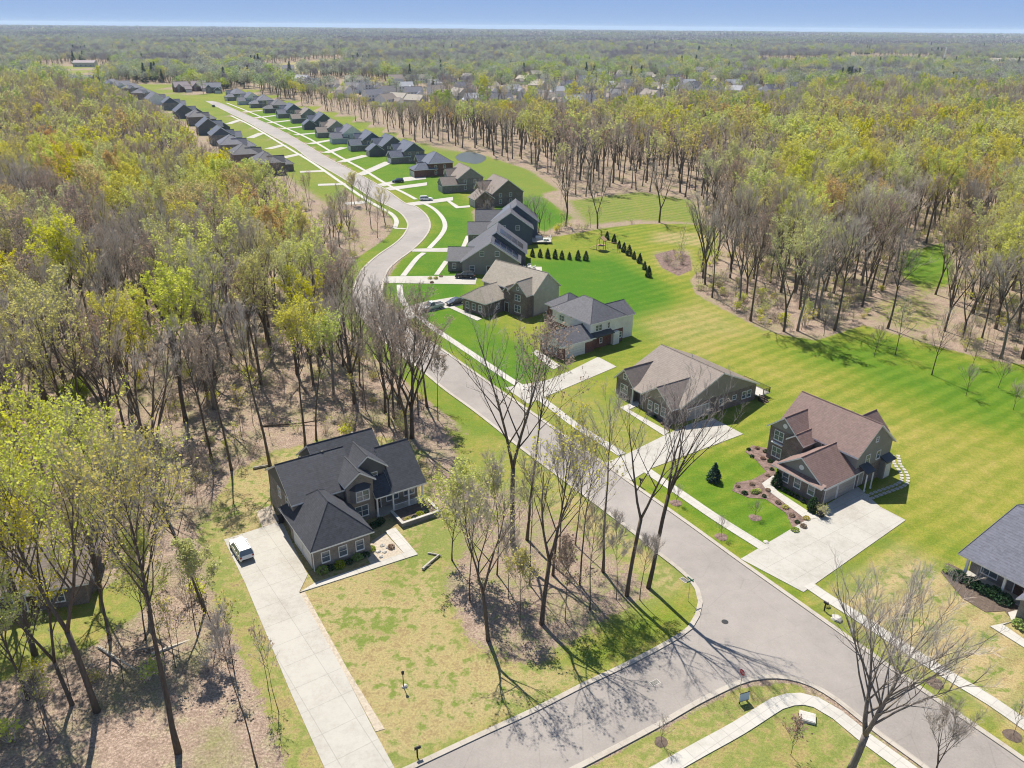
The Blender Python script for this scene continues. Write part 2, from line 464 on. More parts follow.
pad('side_pad', [(-34.3, 91.3), (-32.7, 93.0), (-30.6, 88.9), (-32.5, 87.7)], 0.06, 'aggregate')
pad('driveway', [(28.5, 81.7), (34.2, 75.4), (52.9, 90.6), (50.8, 93.8), (49.8, 99.1), (42.6, 93.5), (40.9, 91.5)])
pad('front_walk', [(39.5, 90.5), (41.3, 90.9), (37.9, 97.5), (37.4, 99.7), (39.0, 101.1), (38.5, 102.0), (36.2, 99.7), (36.3, 98.3)], 0.10, 'walk')
pad('driveway', [(13.8, 105.1), (17.4, 100.2), (20.7, 103.7), (37.5, 115.1), (33.8, 120.9), (29.6, 118.6), (25.3, 115.0), (17.5, 107.9), (16.6, 107.2)])
pad('front_walk', [(18.7, 124.5), (22.0, 127.4), (22.3, 125.8), (20.1, 123.7), (25.6, 115.7), (24.5, 114.3)], 0.10, 'walk')
pad('driveway', [(-1.3, 132.5), (2.8, 125.8), (5.9, 128.7), (20.2, 142.8), (17.1, 147.8), (11.1, 140.6), (6.7, 136.2)])
pad('front_walk', [(4.0, 149.7), (5.0, 151.3), (9.3, 143.0), (7.8, 141.0)], 0.10, 'walk')
pad('driveway', [(-27.0, 172.1), (-23.8, 167.4), (-20.1, 174.0), (-11.7, 179.6), (-14.0, 185.7), (-20.9, 181.6), (-24.3, 178.6)])
pad('front_walk', [(-14.8, 177.4), (-14.0, 178.8), (-6.9, 169.9), (-7.9, 168.5)], 0.10, 'walk')
pad('driveway', [(-33.2, 202.5), (-33.0, 196.7), (-9.5, 196.0), (-9.4, 201.9), (-13.9, 203.6)])
pad('front_walk', [(-20.8, 204.3), (-19.5, 204.3), (-17.9, 217.7), (-19.3, 218.1)], 0.10, 'walk')
pad('driveway', [(-29.8, 231.0), (-29.4, 227.8), (-18.6, 227.9), (-19.0, 232.5)])
pad('front_walk', [(-15.5, 232.6), (-14.3, 232.7), (-13.2, 247.6), (-14.8, 247.5)], 0.10, 'walk')
pad('driveway', [(-40.5, 296.8), (-37.0, 292.4), (-22.8, 303.1), (-23.3, 309.9)])
pad('front_walk', [(-24.9, 301.2), (-23.9, 302.2), (-19.9, 292.3), (-16.0, 294.2), (-15.8, 290.7), (-20.7, 288.7)], 0.10, 'walk')
pad('driveway', [(-52.4, 327.3), (-49.2, 322.0), (-35.7, 333.7), (-36.4, 340.6)])
pad('driveway', [(-56.9, 334.9), (-52.9, 330.6), (-47.8, 341.2), (-37.6, 348.9), (-38.5, 357.7), (-47.5, 352.2), (-48.8, 345.9)])
pad('front_walk', [(56.2, 72.1), (55.8, 70.6), (52.9, 69.8), (55.1, 65.9), (56.1, 66.5), (54.5, 70.1), (56.6, 70.9), (57.7, 71.6), (57.6, 72.6)], 0.10, 'walk')
# short drives of the far lots: from the kerb to each garage
for a, b in zip([(-67.5, 357.5), (-83.0, 393.5), (-96.9, 422.6), (-113.0, 456.0), (-130.5, 494.8), (-146.6, 524.1), (-164.1, 557.0), (-181.8, 587.4), (-203.0, 628.6)], [(-60.1, 394.8), (-74.6, 415.2), (-91.3, 443.4), (-104.0, 473.6), (-119.2, 505.4), (-135.7, 538.7), (-153.6, 573.4), (-172.0, 605.5), (-192.4, 641.3)]):
    d = (Vector(b) - Vector(a)).normalized(); s = Vector((-d.y, d.x)) * 2.3
    pad('driveway', [(a[0] + s.x, a[1] + s.y), (b[0] + s.x, b[1] + s.y), (b[0] - s.x, b[1] - s.y), (a[0] - s.x, a[1] - s.y)])
for a, b in zip([(-54.9, 298.9), (-69.3, 335.5), (-84.9, 367.2), (-108.7, 418.3), (-125.5, 451.1), (-152.5, 503.0), (-188.0, 573.8)], [(-61.9, 295.0), (-80.3, 332.6), (-95.4, 364.0), (-114.2, 404.5), (-129.7, 435.2), (-152.5, 479.2), (-188.1, 549.1)]):
    d = (Vector(b) - Vector(a)).normalized(); s = Vector((-d.y, d.x)) * 2.3
    pad('driveway', [(a[0] + s.x, a[1] + s.y), (b[0] + s.x, b[1] + s.y), (b[0] - s.x, b[1] - s.y), (a[0] - s.x, a[1] - s.y)])

def road_material():
    m, n, l, b = new_mat('worn_asphalt')
    tc = n.new('ShaderNodeTexCoord').outputs['Object']
    a = noise(n, l, tc, 0.06, 5); f = noise(n, l, tc, 5, 3); c = noise(n, l, tc, 0.5, 6, 0.7)
    s = math_n(n, l, 'ADD', math_n(n, l, 'MULTIPLY', a, 0.5), math_n(n, l, 'ADD', math_n(n, l, 'MULTIPLY', f, 0.22), math_n(n, l, 'MULTIPLY', c, 0.28)))
    r = ramp(n, [(0.3, (0.165, 0.149, 0.139)), (0.7, (0.305, 0.278, 0.258))])
    l.new(s, r.inputs[0])
    v = n.new('ShaderNodeTexVoronoi'); v.feature = 'DISTANCE_TO_EDGE'; v.inputs['Scale'].default_value = 0.14; l.new(tc, v.inputs['Vector'])
    vr = ramp(n, [(0.0, 0.86), (0.006, 1.0)]); l.new(v.outputs['Distance'], vr.inputs[0])
    l.new(mix_n(n, l, 1.0, r.outputs[0], vr.outputs[0], 'MULTIPLY'), b.inputs['Base Color'])
    b.inputs['Roughness'].default_value = 0.85
    bp = n.new('ShaderNodeBump'); bp.inputs['Strength'].default_value = 0.2; bp.inputs['Distance'].default_value = 0.02
    l.new(f, bp.inputs['Height']); l.new(bp.outputs[0], b.inputs['Normal'])
    return m
M['road'] = road_material()
_road = bpy.data.objects['road']; tag(_road, kind='structure'); _road.data.materials.clear(); _road.data.materials.append(M['road'])

# ------------------------------------------------------------------ ground sheet with grass / leaf-litter zones
def axis(lo, f0, f1, hi, step):
    a = list(np.arange(f0, f1 + 1e-6, step))
    d = step
    while a[-1] < hi:
        d *= 1.14; a.append(a[-1] + d)
    a[-1] = hi
    d = step; pre = []
    x = f0
    while x > lo:
        d *= 1.14; x -= d; pre.append(x)
    if pre: pre[-1] = lo
    return np.array(pre[::-1] + a)
GX = axis(-16000, -150, 190, 16000, 1.2)
GY = axis(-60, 40, 330, 20000, 1.2)
XX, YY = np.meshgrid(GX, GY)

def poly_sd(poly, X, Y):
    """signed distance to a polygon, positive inside"""
    d2 = np.full(X.shape, 1e18); inside = np.zeros(X.shape, bool)
    n = len(poly)
    for i in range(n):
        x0, y0 = poly[i]; x1, y1 = poly[(i + 1) % n]
        ex, ey = x1 - x0, y1 - y0
        t = np.clip(((X - x0) * ex + (Y - y0) * ey) / max(1e-9, ex * ex + ey * ey), 0, 1)
        d2 = np.minimum(d2, (X - x0 - t * ex) ** 2 + (Y - y0 - t * ey) ** 2)
        c = ((y0 > Y) != (y1 > Y)) & (X < (x1 - x0) * (Y - y0) / (y1 - y0 if y1 != y0 else 1e-9) + x0)
        inside ^= c
    d = np.sqrt(d2)
    return np.where(inside, d, -d)

def line_dist(line, X, Y):
    d2 = np.full(X.shape, 1e18)
    for (x0, y0), (x1, y1) in zip(line[:-1], line[1:]):
        ex, ey = x1 - x0, y1 - y0
        t = np.clip(((X - x0) * ex + (Y - y0) * ey) / max(1e-9, ex * ex + ey * ey), 0, 1)
        d2 = np.minimum(d2, (X - x0 - t * ex) ** 2 + (Y - y0 - t * ey) ** 2)
    return np.sqrt(d2)

def sstep(d, soft): return np.clip(d / (2 * soft) + 0.5, 0, 1)

# (polygon, edge softness, grass cover, lushness, dryness)
ZONES = [
 ([(47.4, 50.6), (104.6, 145.2), (96.8, 146.0), (90.4, 151.7), (84.7, 158.3), (78.0, 168.1), (70.9, 162.8), (64.2, 157.9), (53.8, 163.7), (48.4, 177.6), (44.9, 186.6), (46.2, 201.7), (54.2, 219.5), (60.1, 232.9), (67.3, 264.4), (55.8, 266.9), (42.4, 266.4), (30.3, 260.1), (14.7, 248.6), (5.2, 245.7), (-2.5, 236.7), (-13.3, 242.4), (-18.6, 252.7), (-17.9, 278.0), (-12.3, 293.5), (-5.1, 299.2), (5.7, 275.7), (16.1, 276.1), (11.9, 305.6), (-5.8, 343.2), (-36.8, 433.5), (-65.5, 485.2), (-121.0, 599.3), (-190.5, 716.7), (-287.4, 874.0), (-274.1, 749.4), (-197.7, 614.1), (-134.6, 494.5), (-83.4, 393.5), (-52.1, 325.1), (-40.0, 295.9), (-29.9, 275.9), (-27.2, 259.4), (-29.6, 229.8), (-32.5, 194.1), (-30.8, 182.9), (-17.6, 155.9), (1.8, 125.0), (28.5, 81.3), (47.4, 50.6)], 1.2, 1.0, 0.38, 0.1),
 ([(4.2, 217.9), (28.4, 225.1), (37.0, 201.5), (42.5, 183.4), (27.0, 158.7), (11.2, 180.3), (8.3, 200.6)], 4.0, 1.0, 1.0, 0.0),
 ([(-32.0, 190.8), (-31.4, 216.7), (-26.4, 235.8), (-24.2, 262.4), (-32.5, 294.4), (-16.0, 295.1), (-10.2, 242.5), (-11.6, 209.3), (-9.9, 176.0), (9.2, 141.0), (-2.2, 131.6)], 3.0, 1.0, 0.85, 0.0),
 ([(-84.7, 399.7), (-210.0, 643.7), (-165.1, 647.8), (-60.2, 435.8), (-31.5, 346.8), (-16.0, 295.1), (-30.6, 294.5)], 4.0, 1.0, 0.75, 0.0),
 ([(18.1, 100.5), (27.9, 110.3), (42.5, 106.8), (38.7, 90.5), (30.9, 81.6), (24.8, 87.9)], 3.0, 1.0, 0.62, 0.0),
 ([(25.1, 168.7), (45.6, 186.6), (54.5, 162.4), (36.3, 142.6), (30.6, 154.7)], 5.0, 1.0, 0.18, 0.45),
 ([(43.1, 155.0), (63.4, 137.5), (74.8, 107.3), (57.9, 86.2), (58.0, 104.0), (47.5, 128.3)], 9.0, 1.0, 0.22, 0.15),
 ([(58.5, 151.5), (79.1, 161.8), (101.9, 140.7), (85.8, 114.0), (72.4, 124.8)], 6.0, 1.0, 0.66, 0.0),
 ([(35.7, 74.1), (49.7, 85.0), (59.7, 71.0), (48.4, 52.2)], 3.0, 1.0, 0.10, 0.85),
 ([(-2.1, 127.3), (9.1, 140.1), (21.5, 119.9), (29.4, 109.7), (18.8, 101.0)], 3.0, 1.0, 0.3, 0.35),
 ([(45.6, 255.1), (65.4, 255.8), (60.1, 235.2), (53.3, 237.4), (41.9, 241.9)], 3.0, 1.0, 0.15, 0.7),
 ([(41.6, 230.0), (52.4, 232.6), (49.6, 213.2), (44.4, 206.3), (40.5, 214.9)], 2.0, 0.25, 0.1, 0.9),
 # yard of the house with the long driveway
 ([(-39.3, 85.8), (-35.2, 82.3), (-15.3, 48.5), (-10.0, 50.3), (-2.7, 54.7), (7.4, 60.9), (13.6, 64.8), (21.4, 72.8), (21.2, 76.8), (12.1, 92.5), (0.9, 109.8), (-4.2, 112.4), (-7.6, 108.4), (-8.3, 96.8), (-5.8, 87.5), (-0.7, 81.1), (5.8, 75.5), (9.7, 67.2), (5.3, 64.9), (0.0, 64.8), (-4.3, 67.0), (-7.2, 75.3), (-10.6, 85.2), (-11.6, 101.4), (-13.4, 108.9), (-20.3, 113.4), (-28.9, 112.6), (-37.1, 107.9), (-40.7, 102.3), (-40.8, 92.9)], 2.0, 0.92, 0.12, 0.85),
 ([(-8.8, 102.9), (-1.7, 103.0), (4.0, 94.9), (11.6, 86.6), (16.3, 79.4), (18.7, 74.6), (15.3, 69.1), (10.8, 66.0), (6.2, 63.0), (1.6, 62.4), (-2.1, 65.5), (-5.1, 71.8), (-7.7, 81.0)], 2.5, 0.40, 0.3, 0.6),
 ([(-16.4, 83.4), (-8.2, 90.9), (-7.0, 83.1), (-8.5, 79.0), (-10.5, 81.0), (-13.1, 75.2), (-14.8, 77.0)], 3.0, 1.0, 0.42, 0.75),
 ([(-17.9, 70.0), (-14.2, 69.2), (-12.2, 70.4), (-11.8, 68.8), (-14.9, 66.9), (-17.3, 68.1)], 2.0, 1.0, 0.40, 0.85),
 ([(-11.8, 117.5), (-1.8, 112.4), (6.9, 97.5), (4.0, 94.9), (-6.1, 102.9)], 3.0, 0.9, 0.35, 0.3),
 ([(5.2, 64.1), (12.2, 70.4), (21.0, 75.7), (21.3, 72.8), (18.4, 68.1), (9.2, 62.5)], 2.0, 1.0, 0.5, 0.1),
 ([(-41.8, 89.2), (-36.8, 84.8), (-15.4, 49.0), (-19.1, 48.9), (-23.5, 56.6), (-28.8, 65.2), (-35.7, 75.8)], 1.5, 0.78, 0.3, 0.7),
 # corner lot below the side street
 ([(4.4, 48.7), (6.6, 50.7), (23.0, 60.5), (28.2, 61.4), (31.3, 58.8), (36.6, 51.0), (38.8, 45.2), (15.5, 44.1)], 0.8, 0.90, 0.26, 0.7),
 ([(17.6, 54.1), (22.6, 58.9), (28.3, 58.4), (31.5, 54.2), (27.8, 48.9), (18.0, 47.8)], 2.0, 0.9, 0.34, 0.6),
 # clearing at the far left
 ([(-57.4, 66.3), (-50.3, 71.2), (-45.9, 77.5), (-41.0, 75.7), (-40.7, 72.2), (-43.1, 66.5), (-48.5, 61.8), (-53.0, 59.4)], 1.5, 0.9, 0.3, 0.45),
 ([(-69.6, 80.1), (-66.1, 86.6), (-55.1, 80.3), (-50.8, 72.1), (-60.5, 66.3)], 2.0, 0.9, 0.3, 0.4),
 # openings in the woods
 ([(114.5, 232.4), (133.4, 243.9), (123.8, 218.6), (112.8, 199.3), (103.4, 193.1), (103.8, 208.1)], 3.0, 1.0, 0.7, 0.1),
 ([(84.4, 186.1), (107.6, 199.1), (98.2, 165.4), (85.5, 160.2), (80.3, 170.1)], 5.0, 0.55, 0.2, 0.7),
 ([(-13.1, 314.4), (10.3, 315.4), (20.1, 274.7), (10.1, 253.8), (-4.7, 278.5)], 3.0, 1.0, 0.95, 0.0),
 ([(-68.4, 476.0), (-23.4, 438.1), (7.4, 374.9), (18.7, 326.3), (2.4, 305.2), (-19.8, 367.9)], 4.0, 0.85, 0.6, 0.3),
 ([(-139.1, 634.3), (-86.9, 639.0), (-38.7, 501.2), (3.0, 404.7), (-39.2, 437.1)], 8.0, 0.32, 0.5, 0.4),
 ([(17.6, 305.9), (51.1, 327.8), (71.3, 308.2), (67.3, 264.4), (42.8, 269.4), (21.8, 259.8)], 5.0, 0.6, 0.5, 0.3),
 ([(-37.7, 182.7), (-23.4, 147.9), (-27.4, 144.2), (-35.0, 162.0), (-40.1, 182.6)], 2.5, 0.9, 0.5, 0.2),
 ([(-95.5, 383.7), (-68.9, 330.9), (-52.3, 297.2), (-37.9, 266.3), (-35.4, 246.8), (-40.4, 229.5), (-51.4, 241.1), (-67.0, 292.9), (-90.4, 343.9)], 5.0, 0.32, 0.6, 0.15),
 ([(-70.7, 340.1), (-203.2, 599.3), (-369.2, 925.8), (-471.8, 982.3), (-293.2, 678.3), (-166.5, 469.4), (-94.6, 343.6), (-67.0, 292.9)], 8.0, 0.85, 0.45, 0.3),
 # far fields
 ([(-321.2, 1087.2), (-248.1, 1253.7), (-328.1, 1617.9), (-419.3, 1505.5)], 12.0, 1.0, 0.05, 1.0),
 ([(-228.5, 1057.7), (7.6, 1240.4), (254.4, 1176.1), (233.2, 879.7), (82.1, 654.1), (-27.6, 677.3), (-104.3, 653.4), (-179.6, 782.1)], 30.0, 0.34, 0.7, 0.1),
 ([(-715.1, 1293.0), (-697.0, 1445.7), (-466.4, 983.1), (-486.1, 910.2)], 20.0, 0.9, 0.3, 0.5),
 ([(394.5, 1507.9), (870.7, 1686.9), (887.3, 1453.4), (1116.8, 1836.5), (899.9, 2020.6), (514.0, 1810.2)], 20.0, 0.8, 0.5, 0.3),
]
ZL = np.zeros(XX.shape); ZG = np.full(XX.shape, 0.3); ZD = np.full(XX.shape, 0.2)
for poly, soft, gr, lu, dr in ZONES:
    w = sstep(poly_sd(poly, XX, YY), soft)
    ZL = ZL * (1 - w) + gr * w; ZG = ZG * (1 - w) + lu * w; ZD = ZD * (1 - w) + dr * w
# mown verge on the wooded side of the road
w = sstep(4.5 - line_dist(RL, XX, YY), 1.2)
ZG = np.where(ZL < 0.5, ZG * (1 - w) + 0.55 * w, ZG); ZL = np.maximum(ZL, w * 0.95)

bv = np.stack([XX.ravel(), YY.ravel(), np.zeros(XX.size)], 1)
ny, nx = XX.shape
idx = np.arange(ny * nx).reshape(ny, nx)
fq = np.stack([idx[:-1, :-1].ravel(), idx[:-1, 1:].ravel(), idx[1:, 1:].ravel(), idx[1:, :-1].ravel()], 1)
gme = bpy.data.meshes.new('ground')
gme.vertices.add(len(bv)); gme.vertices.foreach_set('co', bv.astype(np.float32).ravel())
gme.loops.add(fq.size); gme.loops.foreach_set('vertex_index', fq.astype(np.int32).ravel())
gme.polygons.add(len(fq)); gme.polygons.foreach_set('loop_start', np.arange(0, fq.size, 4, dtype=np.int32))
gme.update(calc_edges=True)
at = gme.attributes.new('zone', 'FLOAT_COLOR', 'POINT')
at.data.foreach_set('color', np.stack([ZL, ZG, ZD, np.ones(XX.shape)], 2).astype(np.float32).ravel())
ground = bpy.data.objects.new('ground', gme); COL.objects.link(ground); tag(ground, kind='structure')

def ground_material():
    m, n, l, b = new_mat('grass_and_leaf_litter')
    tc = n.new('ShaderNodeTexCoord').outputs['Object']
    za = n.new('ShaderNodeAttribute'); za.attribute_name = 'zone'
    sp = n.new('ShaderNodeSeparateColor'); l.new(za.outputs['Color'], sp.inputs[0])
    L, G, D = sp.outputs
    n0 = noise(n, l, tc, 0.035, 5, 0.6); n1 = noise(n, l, tc, 0.16, 6, 0.65); n2 = noise(n, l, tc, 0.8, 5, 0.7); n3 = noise(n, l, tc, 4.0, 4, 0.7); n4 = noise(n, l, tc, 13, 2)
    # grass: lush <-> yellow-green <-> straw
    gf = math_n(n, l, 'ADD', G, math_n(n, l, 'MULTIPLY', math_n(n, l, 'SUBTRACT', math_n(n, l, 'ADD', math_n(n, l, 'ADD', n1, n2), math_n(n, l, 'MULTIPLY', n0, 0.8)), 1.4), 0.85), True)
    gr = ramp(n, [(0.0, (0.265, 0.235, 0.062)), (0.3, (0.185, 0.20, 0.030)), (0.6, (0.105, 0.168, 0.016)), (1.0, (0.055, 0.140, 0.012))])
    l.new(gf, gr.inputs[0])
    df = math_n(n, l, 'ADD', D, math_n(n, l, 'MULTIPLY', math_n(n, l, 'SUBTRACT', math_n(n, l, 'ADD', math_n(n, l, 'MULTIPLY', n1, 0.5), math_n(n, l, 'MULTIPLY', n2, 0.6)), 0.55), 2.2), True)
    df = math_n(n, l, 'MULTIPLY', df, math_n(n, l, 'MULTIPLY', D, 1.6, True))
    grass = mix_n(n, l, df, gr.outputs[0], (0.31, 0.255, 0.135))
    # bright tufts and bare specks in the dry lawn
    tn = math_n(n, l, 'ADD', math_n(n, l, 'MULTIPLY', n2, 0.55), math_n(n, l, 'ADD', math_n(n, l, 'MULTIPLY', n1, 0.3), math_n(n, l, 'MULTIPLY', n3, 0.15)))
    tf = ramp(n, [(0.515, 0.0), (0.565, 0.95)]); l.new(math_n(n, l, 'ADD', tn, math_n(n, l, 'MULTIPLY', math_n(n, l, 'SUBTRACT', G, 0.12), 0.26)), tf.inputs[0])
    grass = mix_n(n, l, math_n(n, l, 'MULTIPLY', tf.outputs[0], D, True), grass, (0.10, 0.16, 0.02))
    sf = ramp(n, [(0.42, 0.8), (0.485, 0.0)]); l.new(tn, sf.inputs[0])
    grass = mix_n(n, l, math_n(n, l, 'MULTIPLY', sf.outputs[0], D, True), grass, (0.22, 0.155, 0.09))
    # mower stripes
    mp = n.new('ShaderNodeMapping'); l.new(tc, mp.inputs[0]); mp.inputs['Rotation'].default_value = (0, 0, R(-36))
    wv = n.new('ShaderNodeTexWave'); wv.bands_direction = 'Y'; wv.inputs['Scale'].default_value = 0.10; wv.inputs['Distortion'].default_value = 4.0; wv.inputs['Detail'].default_value = 3; wv.inputs['Detail Scale'].default_value = 0.4
    l.new(mp.outputs[0], wv.inputs['Vector'])
    sr = ramp(n, [(0.2, (0.78, 0.87, 0.72)), (0.8, (1.15, 1.08, 1.16))]); l.new(wv.outputs['Fac'], sr.inputs[0])
    sx = n.new('ShaderNodeSeparateXYZ'); l.new(tc, sx.inputs[0])
    east = math_n(n, l, 'MULTIPLY', math_n(n, l, 'SUBTRACT', sx.outputs[0], 18.0), 0.06, True)
    east = math_n(n, l, 'MULTIPLY', east, math_n(n, l, 'MULTIPLY', n0, 1.3, True))
    grass = mix_n(n, l, east, grass, mix_n(n, l, 1.0, grass, sr.outputs[0], 'MULTIPLY'))
    # leaf litter
    lf = math_n(n, l, 'ADD', math_n(n, l, 'MULTIPLY', n2, 0.35), math_n(n, l, 'ADD', math_n(n, l, 'MULTIPLY', n3, 0.4), math_n(n, l, 'MULTIPLY', n4, 0.25)))
    lr = ramp(n, [(0.34, (0.12, 0.085, 0.062)), (0.5, (0.26, 0.195, 0.155)), (0.66, (0.44, 0.35, 0.285))])
    l.new(lf, lr.inputs[0])
    moss = ramp(n, [(0.48, 0.0), (0.66, 0.75)]); l.new(math_n(n, l, 'ADD', math_n(n, l, 'MULTIPLY', n1, 0.6), math_n(n, l, 'MULTIPLY', n2, 0.4)), moss.inputs[0])
    litter = mix_n(n, l, moss.outputs[0], lr.outputs[0], (0.17, 0.19, 0.06))
    ed = math_n(n, l, 'ADD', L, math_n(n, l, 'MULTIPLY', math_n(n, l, 'SUBTRACT', math_n(n, l, 'ADD', n2, math_n(n, l, 'MULTIPLY', n3, 0.7)), 0.85), 0.9))
    er = ramp(n, [(0.42, 0.0), (0.58, 1.0)]); l.new(ed, er.inputs[0])
    base = mix_n(n, l, er.outputs[0], litter, grass)
    # blades and clods
    tr = ramp(n, [(0.3, 0.48), (0.7, 1.45)]); l.new(math_n(n, l, 'ADD', math_n(n, l, 'MULTIPLY', n3, 0.5), math_n(n, l, 'MULTIPLY', n4, 0.5)), tr.inputs[0])
    base = mix_n(n, l, 1.0, base, tr.outputs[0], 'MULTIPLY')
    l.new(base, b.inputs['Base Color'])
    b.inputs['Roughness'].default_value = 0.95; b.inputs['Specular IOR Level'].default_value = 0.05
    bp = n.new('ShaderNodeBump'); bp.inputs['Strength'].default_value = 0.5; bp.inputs['Distance'].default_value = 0.12
    l.new(math_n(n, l, 'ADD', n3, math_n(n, l, 'MULTIPLY', n4, 0.5)), bp.inputs['Height']); l.new(bp.outputs[0], b.inputs['Normal'])
    return m
M['ground'] = ground_material(); gme.materials.append(M['ground'])

# ------------------------------------------------------------------ houses
M['sh_char'] = shingle('charcoal_shingles', (0.047, 0.050, 0.062))
M['sh_navy'] = shingle('blue_black_shingles', (0.075, 0.09, 0.135))
M['sh_red'] = shingle('red_brown_shingles', (0.19, 0.126, 0.112), 0.22)
M['sh_taupe'] = shingle('taupe_shingles', (0.185, 0.152, 0.132), 0.2)
M['sh_grey'] = shingle('grey_shingles', (0.085, 0.086, 0.102), 0.25)
M['sh_tan'] = shingle('tan_shingles', (0.29, 0.255, 0.21), 0.2)
M['sh_blue'] = shingle('blue_grey_shingles', (0.10, 0.105, 0.14), 0.25)
M['sh_plum'] = shingle('plum_shingles', (0.19, 0.15, 0.17), 0.25)
M['br_tan'] = brick('tan_brick', (0.24, 0.20, 0.165), (0.17, 0.14, 0.115))
M['br_brown'] = brick('brown_brick', (0.16, 0.105, 0.085), (0.11, 0.075, 0.065))
M['br_red'] = brick('red_brick', (0.165, 0.05, 0.04), (0.11, 0.035, 0.03), (0.22, 0.17, 0.15))
M['br_grey'] = brick('grey_brick', (0.19, 0.17, 0.155), (0.13, 0.115, 0.105))
M['sd_taupe'] = siding('taupe_siding', (0.24, 0.215, 0.185))
M['sd_grey'] = siding('grey_siding', (0.23, 0.22, 0.205))
M['sd_dark'] = siding('dark_siding', (0.085, 0.09, 0.10))
M['sd_navy'] = siding('navy_siding', (0.07, 0.09, 0.13))
M['sd_white'] = siding('white_siding', (0.68, 0.67, 0.65))
M['sd_cream'] = siding('cream_siding', (0.45, 0.42, 0.37))
M['sd_brown'] = siding('brown_siding', (0.15, 0.12, 0.095))
M['sd_pale'] = siding('pale_blue_grey_siding', (0.38, 0.41, 0.45))
M['awning'] = simple('dark_metal_roof', (0.035, 0.037, 0.045), 0.45, 0.15, spec=0.5)
M['door'] = simple('painted_door', (0.09, 0.05, 0.035), 0.5, 0.15)
M['gdoor_white'] = simple('white_garage_door', (0.62, 0.61, 0.58), 0.6, 0.05)
M['gdoor_tan'] = simple('tan_garage_door', (0.36, 0.33, 0.30), 0.6, 0.06)
M['solar'] = simple('solar_cells', (0.012, 0.016, 0.035), 0.15, 0.2, spec=0.8)

def wall_box(root, x0, x1, y0, y1, z0, z1, mt, name='wall'):
    return MB().box(x0, x1, y0, y1, z0, z1).build(name, mt, root)

def gable_wall(root, x0, x1, y0, y1, zb, rise, ax, mt, inset=0.0):
    b = MB()
    if ax == 'x': b.prism([(y0, zb), (y1, zb), ((y0 + y1) / 2, zb + rise)], 'x', x0 + inset, x1 - inset)
    else: b.prism([(x0, zb), (x1, zb), ((x0 + x1) / 2, zb + rise)], 'y', y0 + inset, y1 - inset)
    return b.build('gable', mt, root, fix=True)

def gable_roof(root, x0, x1, y0, y1, zb, rise, ax, mt, o=0.4, r=0.3, ext=(0, 0), parent=None, th=0.24):
    """ridge along ax; eave overhang o, rake overhang r; ext lengthens the ridge ends (into another roof)"""
    if ax == 'x': p0, p1, a0, a1 = y0, y1, x0, x1
    else: p0, p1, a0, a1 = x0, x1, y0, y1
    pm = (p0 + p1) / 2; sl = rise / ((p1 - p0) / 2)
    ze = zb + 0.04 - sl * o; zr = zb + rise + 0.04
    poly = [(p0 - o, ze), (pm, zr), (p1 + o, ze), (p1 + o, ze + th), (pm, zr + th), (p0 - o, ze + th)]
    b = MB(); b.prism(poly, ax, a0 - r - ext[0], a1 + r + ext[1], 1, [1, 1, 1, 0, 0, 1])
    # shallow ridge cap
    b.tube([(a0 - r - ext[0], pm, zr + th) if ax == 'x' else (pm, a0 - r - ext[0], zr + th), (a1 + r + ext[1], pm, zr + th) if ax == 'x' else (pm, a1 + r + ext[1], zr + th)], [0.09, 0.09], 5, 0)
    return b.build('roof', [mt, 'white'], parent or root, fix=True)

def hip_roof(root, x0, x1, y0, y1, zb, rise, mt, o=0.4, th=0.2, hipends=(1, 1), ax=None):
    X0, X1, Y0, Y1 = x0 - o, x1 + o, y0 - o, y1 + o
    W, D = X1 - X0, Y1 - Y0
    ax = ax or ('x' if W >= D else 'y')
    z0 = zb - 0.02; z1 = z0 + th; zr = z1 + rise
    if ax == 'x':
        k = min(D / 2, W / 2 - 0.01); r0 = (X0 + k * hipends[0], (Y0 + Y1) / 2, zr); r1 = (X1 - k * hipends[1], (Y0 + Y1) / 2, zr)
        top = [(0, 1, 5, 4), (1, 2, 5), (2, 3, 4, 5), (3, 0, 4)]
    else:
        k = min(W / 2, D / 2 - 0.01); r0 = ((X0 + X1) / 2, Y0 + k * hipends[0], zr); r1 = ((X0 + X1) / 2, Y1 - k * hipends[1], zr)
        top = [(0, 1, 4), (1, 2, 5, 4), (2, 3, 5), (3, 0, 4, 5)]
    b = MB()
    c = [(X0, Y0), (X1, Y0), (X1, Y1), (X0, Y1)]
    b.add([(*p, z1) for p in c] + [r0, r1], top, 0)
    b.add([(*p, z0) for p in c] + [(*p, z1) for p in c], [(3, 2, 1, 0)] + [(i, (i + 1) % 4, 4 + (i + 1) % 4, 4 + i) for i in range(4)], 1)
    for i in range(4):
        b.tube([(*c[i], z1), r0 if (i in (0, 3) if ax == 'x' else i in (0, 1)) else r1], [0.07, 0.07], 4, 0)
    b.tube([r0, r1], [0.08, 0.08], 4, 0)
    return b.build('roof', [mt, 'white'], root)

def face_map(side, c):
    """(a, depth outwards, z) -> local xyz on a wall plane"""
    return {'f': lambda a, d, z: (a, c - d, z), 'b': lambda a, d, z: (a, c + d, z), 'l': lambda a, d, z: (c - d, a, z), 'r': lambda a, d, z: (c + d, a, z)}[side]

def fbox(b, fm, a0, a1, d0, d1, z0, z1, m=0):
    p, q = fm(a0, d0, z0), fm(a1, d1, z1)
    return b.box(min(p[0], q[0]), max(p[0], q[0]), min(p[1], q[1]), max(p[1], q[1]), z0, z1, m)

